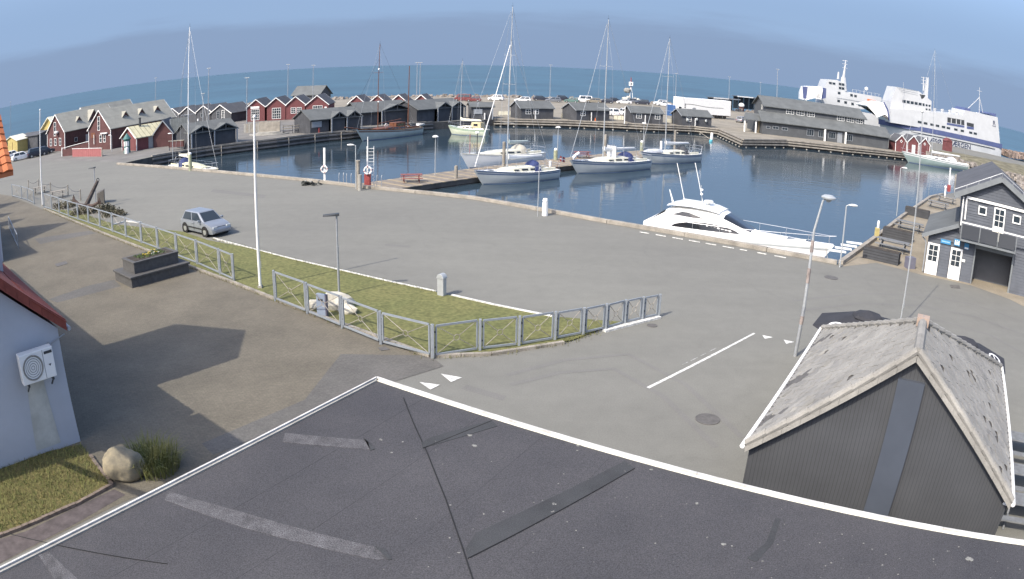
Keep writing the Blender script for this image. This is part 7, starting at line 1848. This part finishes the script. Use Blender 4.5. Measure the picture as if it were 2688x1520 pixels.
# deck clutter: rails, boats, vents
for z_y, x0, x1 in ((645,1390,1950),):
    (ua, za), (uc, zc) = FU(x0, z_y+5), FU(x1, z_y+62)
    for k in range(15): B().box(ua+(uc-ua)*k/14-.05,ua+(uc-ua)*k/14+.05,.1,.2,za+.1,za+1.2).make('rail_post', m_ferry, t)
    for dz in (.6,1.15): B().bar((ua,.15,za+dz),(uc,.15,zc+dz),.06).make('rail', m_ferry, t)
for k in range(10): B().lathe([(.3,0),(.3,1.0),(.45,1.1),(.45,1.5)], (FU(1700+k*26,660)[0], 3+2*(k%3), FU(1700+k*26,672+k*3)[1]-.3), 8).make('deck_vent', m_ferry, t)
B().loft([[V((x_, 1.2+w_*math.cos(2*PI*k/8), FU(2120,720)[1]+.9+w_*.7*math.sin(2*PI*k/8))) for k in range(8)] for x_, w_ in ((FU(2090,700)[0],.2),(FU(2105,700)[0],.9),(FU(2150,700)[0],.9),(FU(2170,700)[0],.2))]).make('lifeboat', m_white, t, smooth=True)
# raised bow visor: a bent white shell with blue rim
vz = []
for k in range(9):
    y = -1.0+13.5*k/8; bow_ = 3.2*math.sin(PI*k/8)
    row = []
    for (x_, y_) in ((1205,745),(1190,650),(1150,570),(1070,580),(985,600)):
        u_, z_ = FU(x_, y_); row.append(V((u_-bow_*.5, y, z_)))
    vz.append(row)
B().loft([r+[p+V((.35,0,-.35)) for p in r[::-1]] for r in vz]).make('bow_visor', m_gel, t, smooth=True)
fpoly([(1205,750),(1212,745),(1200,640),(1160,565),(1148,565),(1185,650)], -1.3,-1.02, m_blue, 'visor_rim')
fpoly([(985,600),(1060,680),(1085,720),(1170,690),(1195,720),(1200,650),(1150,570)], -1.15,-1.01, m_gel, 'visor_side')

# second ferry behind the long building
F2 = AT(2155, 260, 262); F2.z = 0
t = thing('ferry', 'white ferry with bridge windows showing above the long grey building', 'ferry', F2, math.atan2(fd.y,fd.x))
def FU2(x, y): return PLN(*Z5(x, y), F2, fd)
def gpoly(pts, y0, y1, m_, nm, par=None):
    q = [FU2(*p) for p in pts]; return B().extr([V((u,y0,z)) for u, z in q], (0,y1-y0,0)).make(nm, m_, par or t)
hu = [FU2(545,600)[0]-6, FU2(1150,650)[0]+14]
B().extr([(hu[0],6,zw),(hu[0]+8,0,zw),(hu[1],0,zw),(hu[1],12,zw),(hu[0]+8,12,zw)], (0,0,6.5)).make('hull', m_ferry, t)
s2 = gpoly([(545,620),(565,430),(600,340),(690,345),(775,380),(780,470),(850,470),(1140,520),(1145,560),(960,640)], .02, 11.9, m_ferry, 'superstructure')
for x, y in ((640,375),(675,380)): gpoly([(x-28,y-12),(x+2,y-8),(x+2,y+15),(x-26,y+10)], -.03,.012, m_glass, 'bridge_window', s2)
for x, y in ((725,385),(755,390),(725,425),(755,430),(715,475),(710,555),(780,570),(850,585),(920,595),(840,497),(880,505)):
    gpoly([(x-13,y-13),(x+13,y-9),(x+13,y+16),(x-13,y+12)], -.03,.012, m_glass, 'window', s2)
gpoly([(690,520),(1140,600),(1140,606),(690,527)], -.08,.012, m_grey, 'deck_line', s2)
def gm(pts, r, r2, nm):
    q = [FU2(*p) for p in pts]; B().tube([V((u,6,z)) for u, z in q], r, 8, r2).make(nm, m_ferry, t)
gm([(800,460),(800,320)], 1.5, .9, 'mast_base'); gm([(800,330),(825,145)], .6, .18, 'mast')
for y in (150,185,225): u_, z_ = FU2(815, y); B().bar((u_-1.0,6,z_),(u_+1.0,6,z_),.15).make('yard', m_ferry, t)
gm([(745,340),(750,265)], .5, .3, 'aerial'); gm([(820,470),(800,330)], .25, .2, 'mast_stay')
u_, z_ = FU2(1013,437); B().lathe([(.1,-.7),(.6,-.4),(.75,0),(.6,.5),(.1,.7)], (u_,3,z_), 12).make('satellite_dome', m_white, t, smooth=True); gm([(1010,520),(1013,445)], .1, .1, 'dome_post')
for k in range(8):
    a_, z1_ = FU2(850+k*38, 470+k*7); B().box(a_-.05,a_+.05,.1,.2,z1_,z1_+1.1).make('rail_post', m_ferry, t)
(ua,za),(uc,zc) = FU2(850,470), FU2(1130,520); B().bar((ua,.15,za+1.1),(uc,.15,zc+1.1),.07).make('rail', m_ferry, t)
for k in range(4): a_, z1_ = FU2(1010+k*20, 545+k*5); B().box(a_-.5,a_+.5,-.5,.0,z1_-.4,z1_+.3).make('life_raft', mat('orange_plastic'), t)
vb = []
for k in range(9):
    y = -6.5+13*k/8; bo = 2.2*math.sin(PI*k/8); row = []
    for (x_, y_) in ((340,540),(345,470),(365,410),(430,408),(500,412)):
        u_, z_ = FU2(x_, y_); row.append(V((u_-bo*.3, y, z_)))
    vb.append(row)
B().loft([r+[p+V((.35,0,-.3)) for p in r[::-1]] for r in vb]).make('bow_visor', m_gel, t, smooth=True)
gpoly([(345,540),(365,412),(500,412),(508,440),(492,530),(440,525),(445,470),(480,470),(478,525),(420,520)], -6.9,-6.55, m_gel, 'visor_side')
gpoly([(310,405),(360,410),(345,520),(318,525)], -6.7,-6.4, m_blue, 'visor_flank'); gpoly([(505,415),(545,425),(540,520),(495,530)], -6.4,-6.1, m_blue, 'visor_flank')
tag(B().lathe([(.2,0),(.25,.1),(.25,1.2),(.1,1.3)], tuple(P(1868,367,WZ)), 10).make('mooring_buoy', m_white), 'white mooring buoy floating near the far quay', 'buoy')
tag(B().lathe([(.06,-1.0),(.3,-.1),(.34,.1),(.25,.35),(.05,.42)], tuple(P(1866,372,WZ)), 12).make('float', mat('turquoise_plastic', (.1,.4,.5), .5)), 'turquoise float on the water at the end of a line', 'float')
tag(B().tube([P(1836,346,-.2), P(1868,368,WZ+.1)], .06, 5).make('mooring_line', m_wood), 'pale floating line from the far quay to the float', 'line')
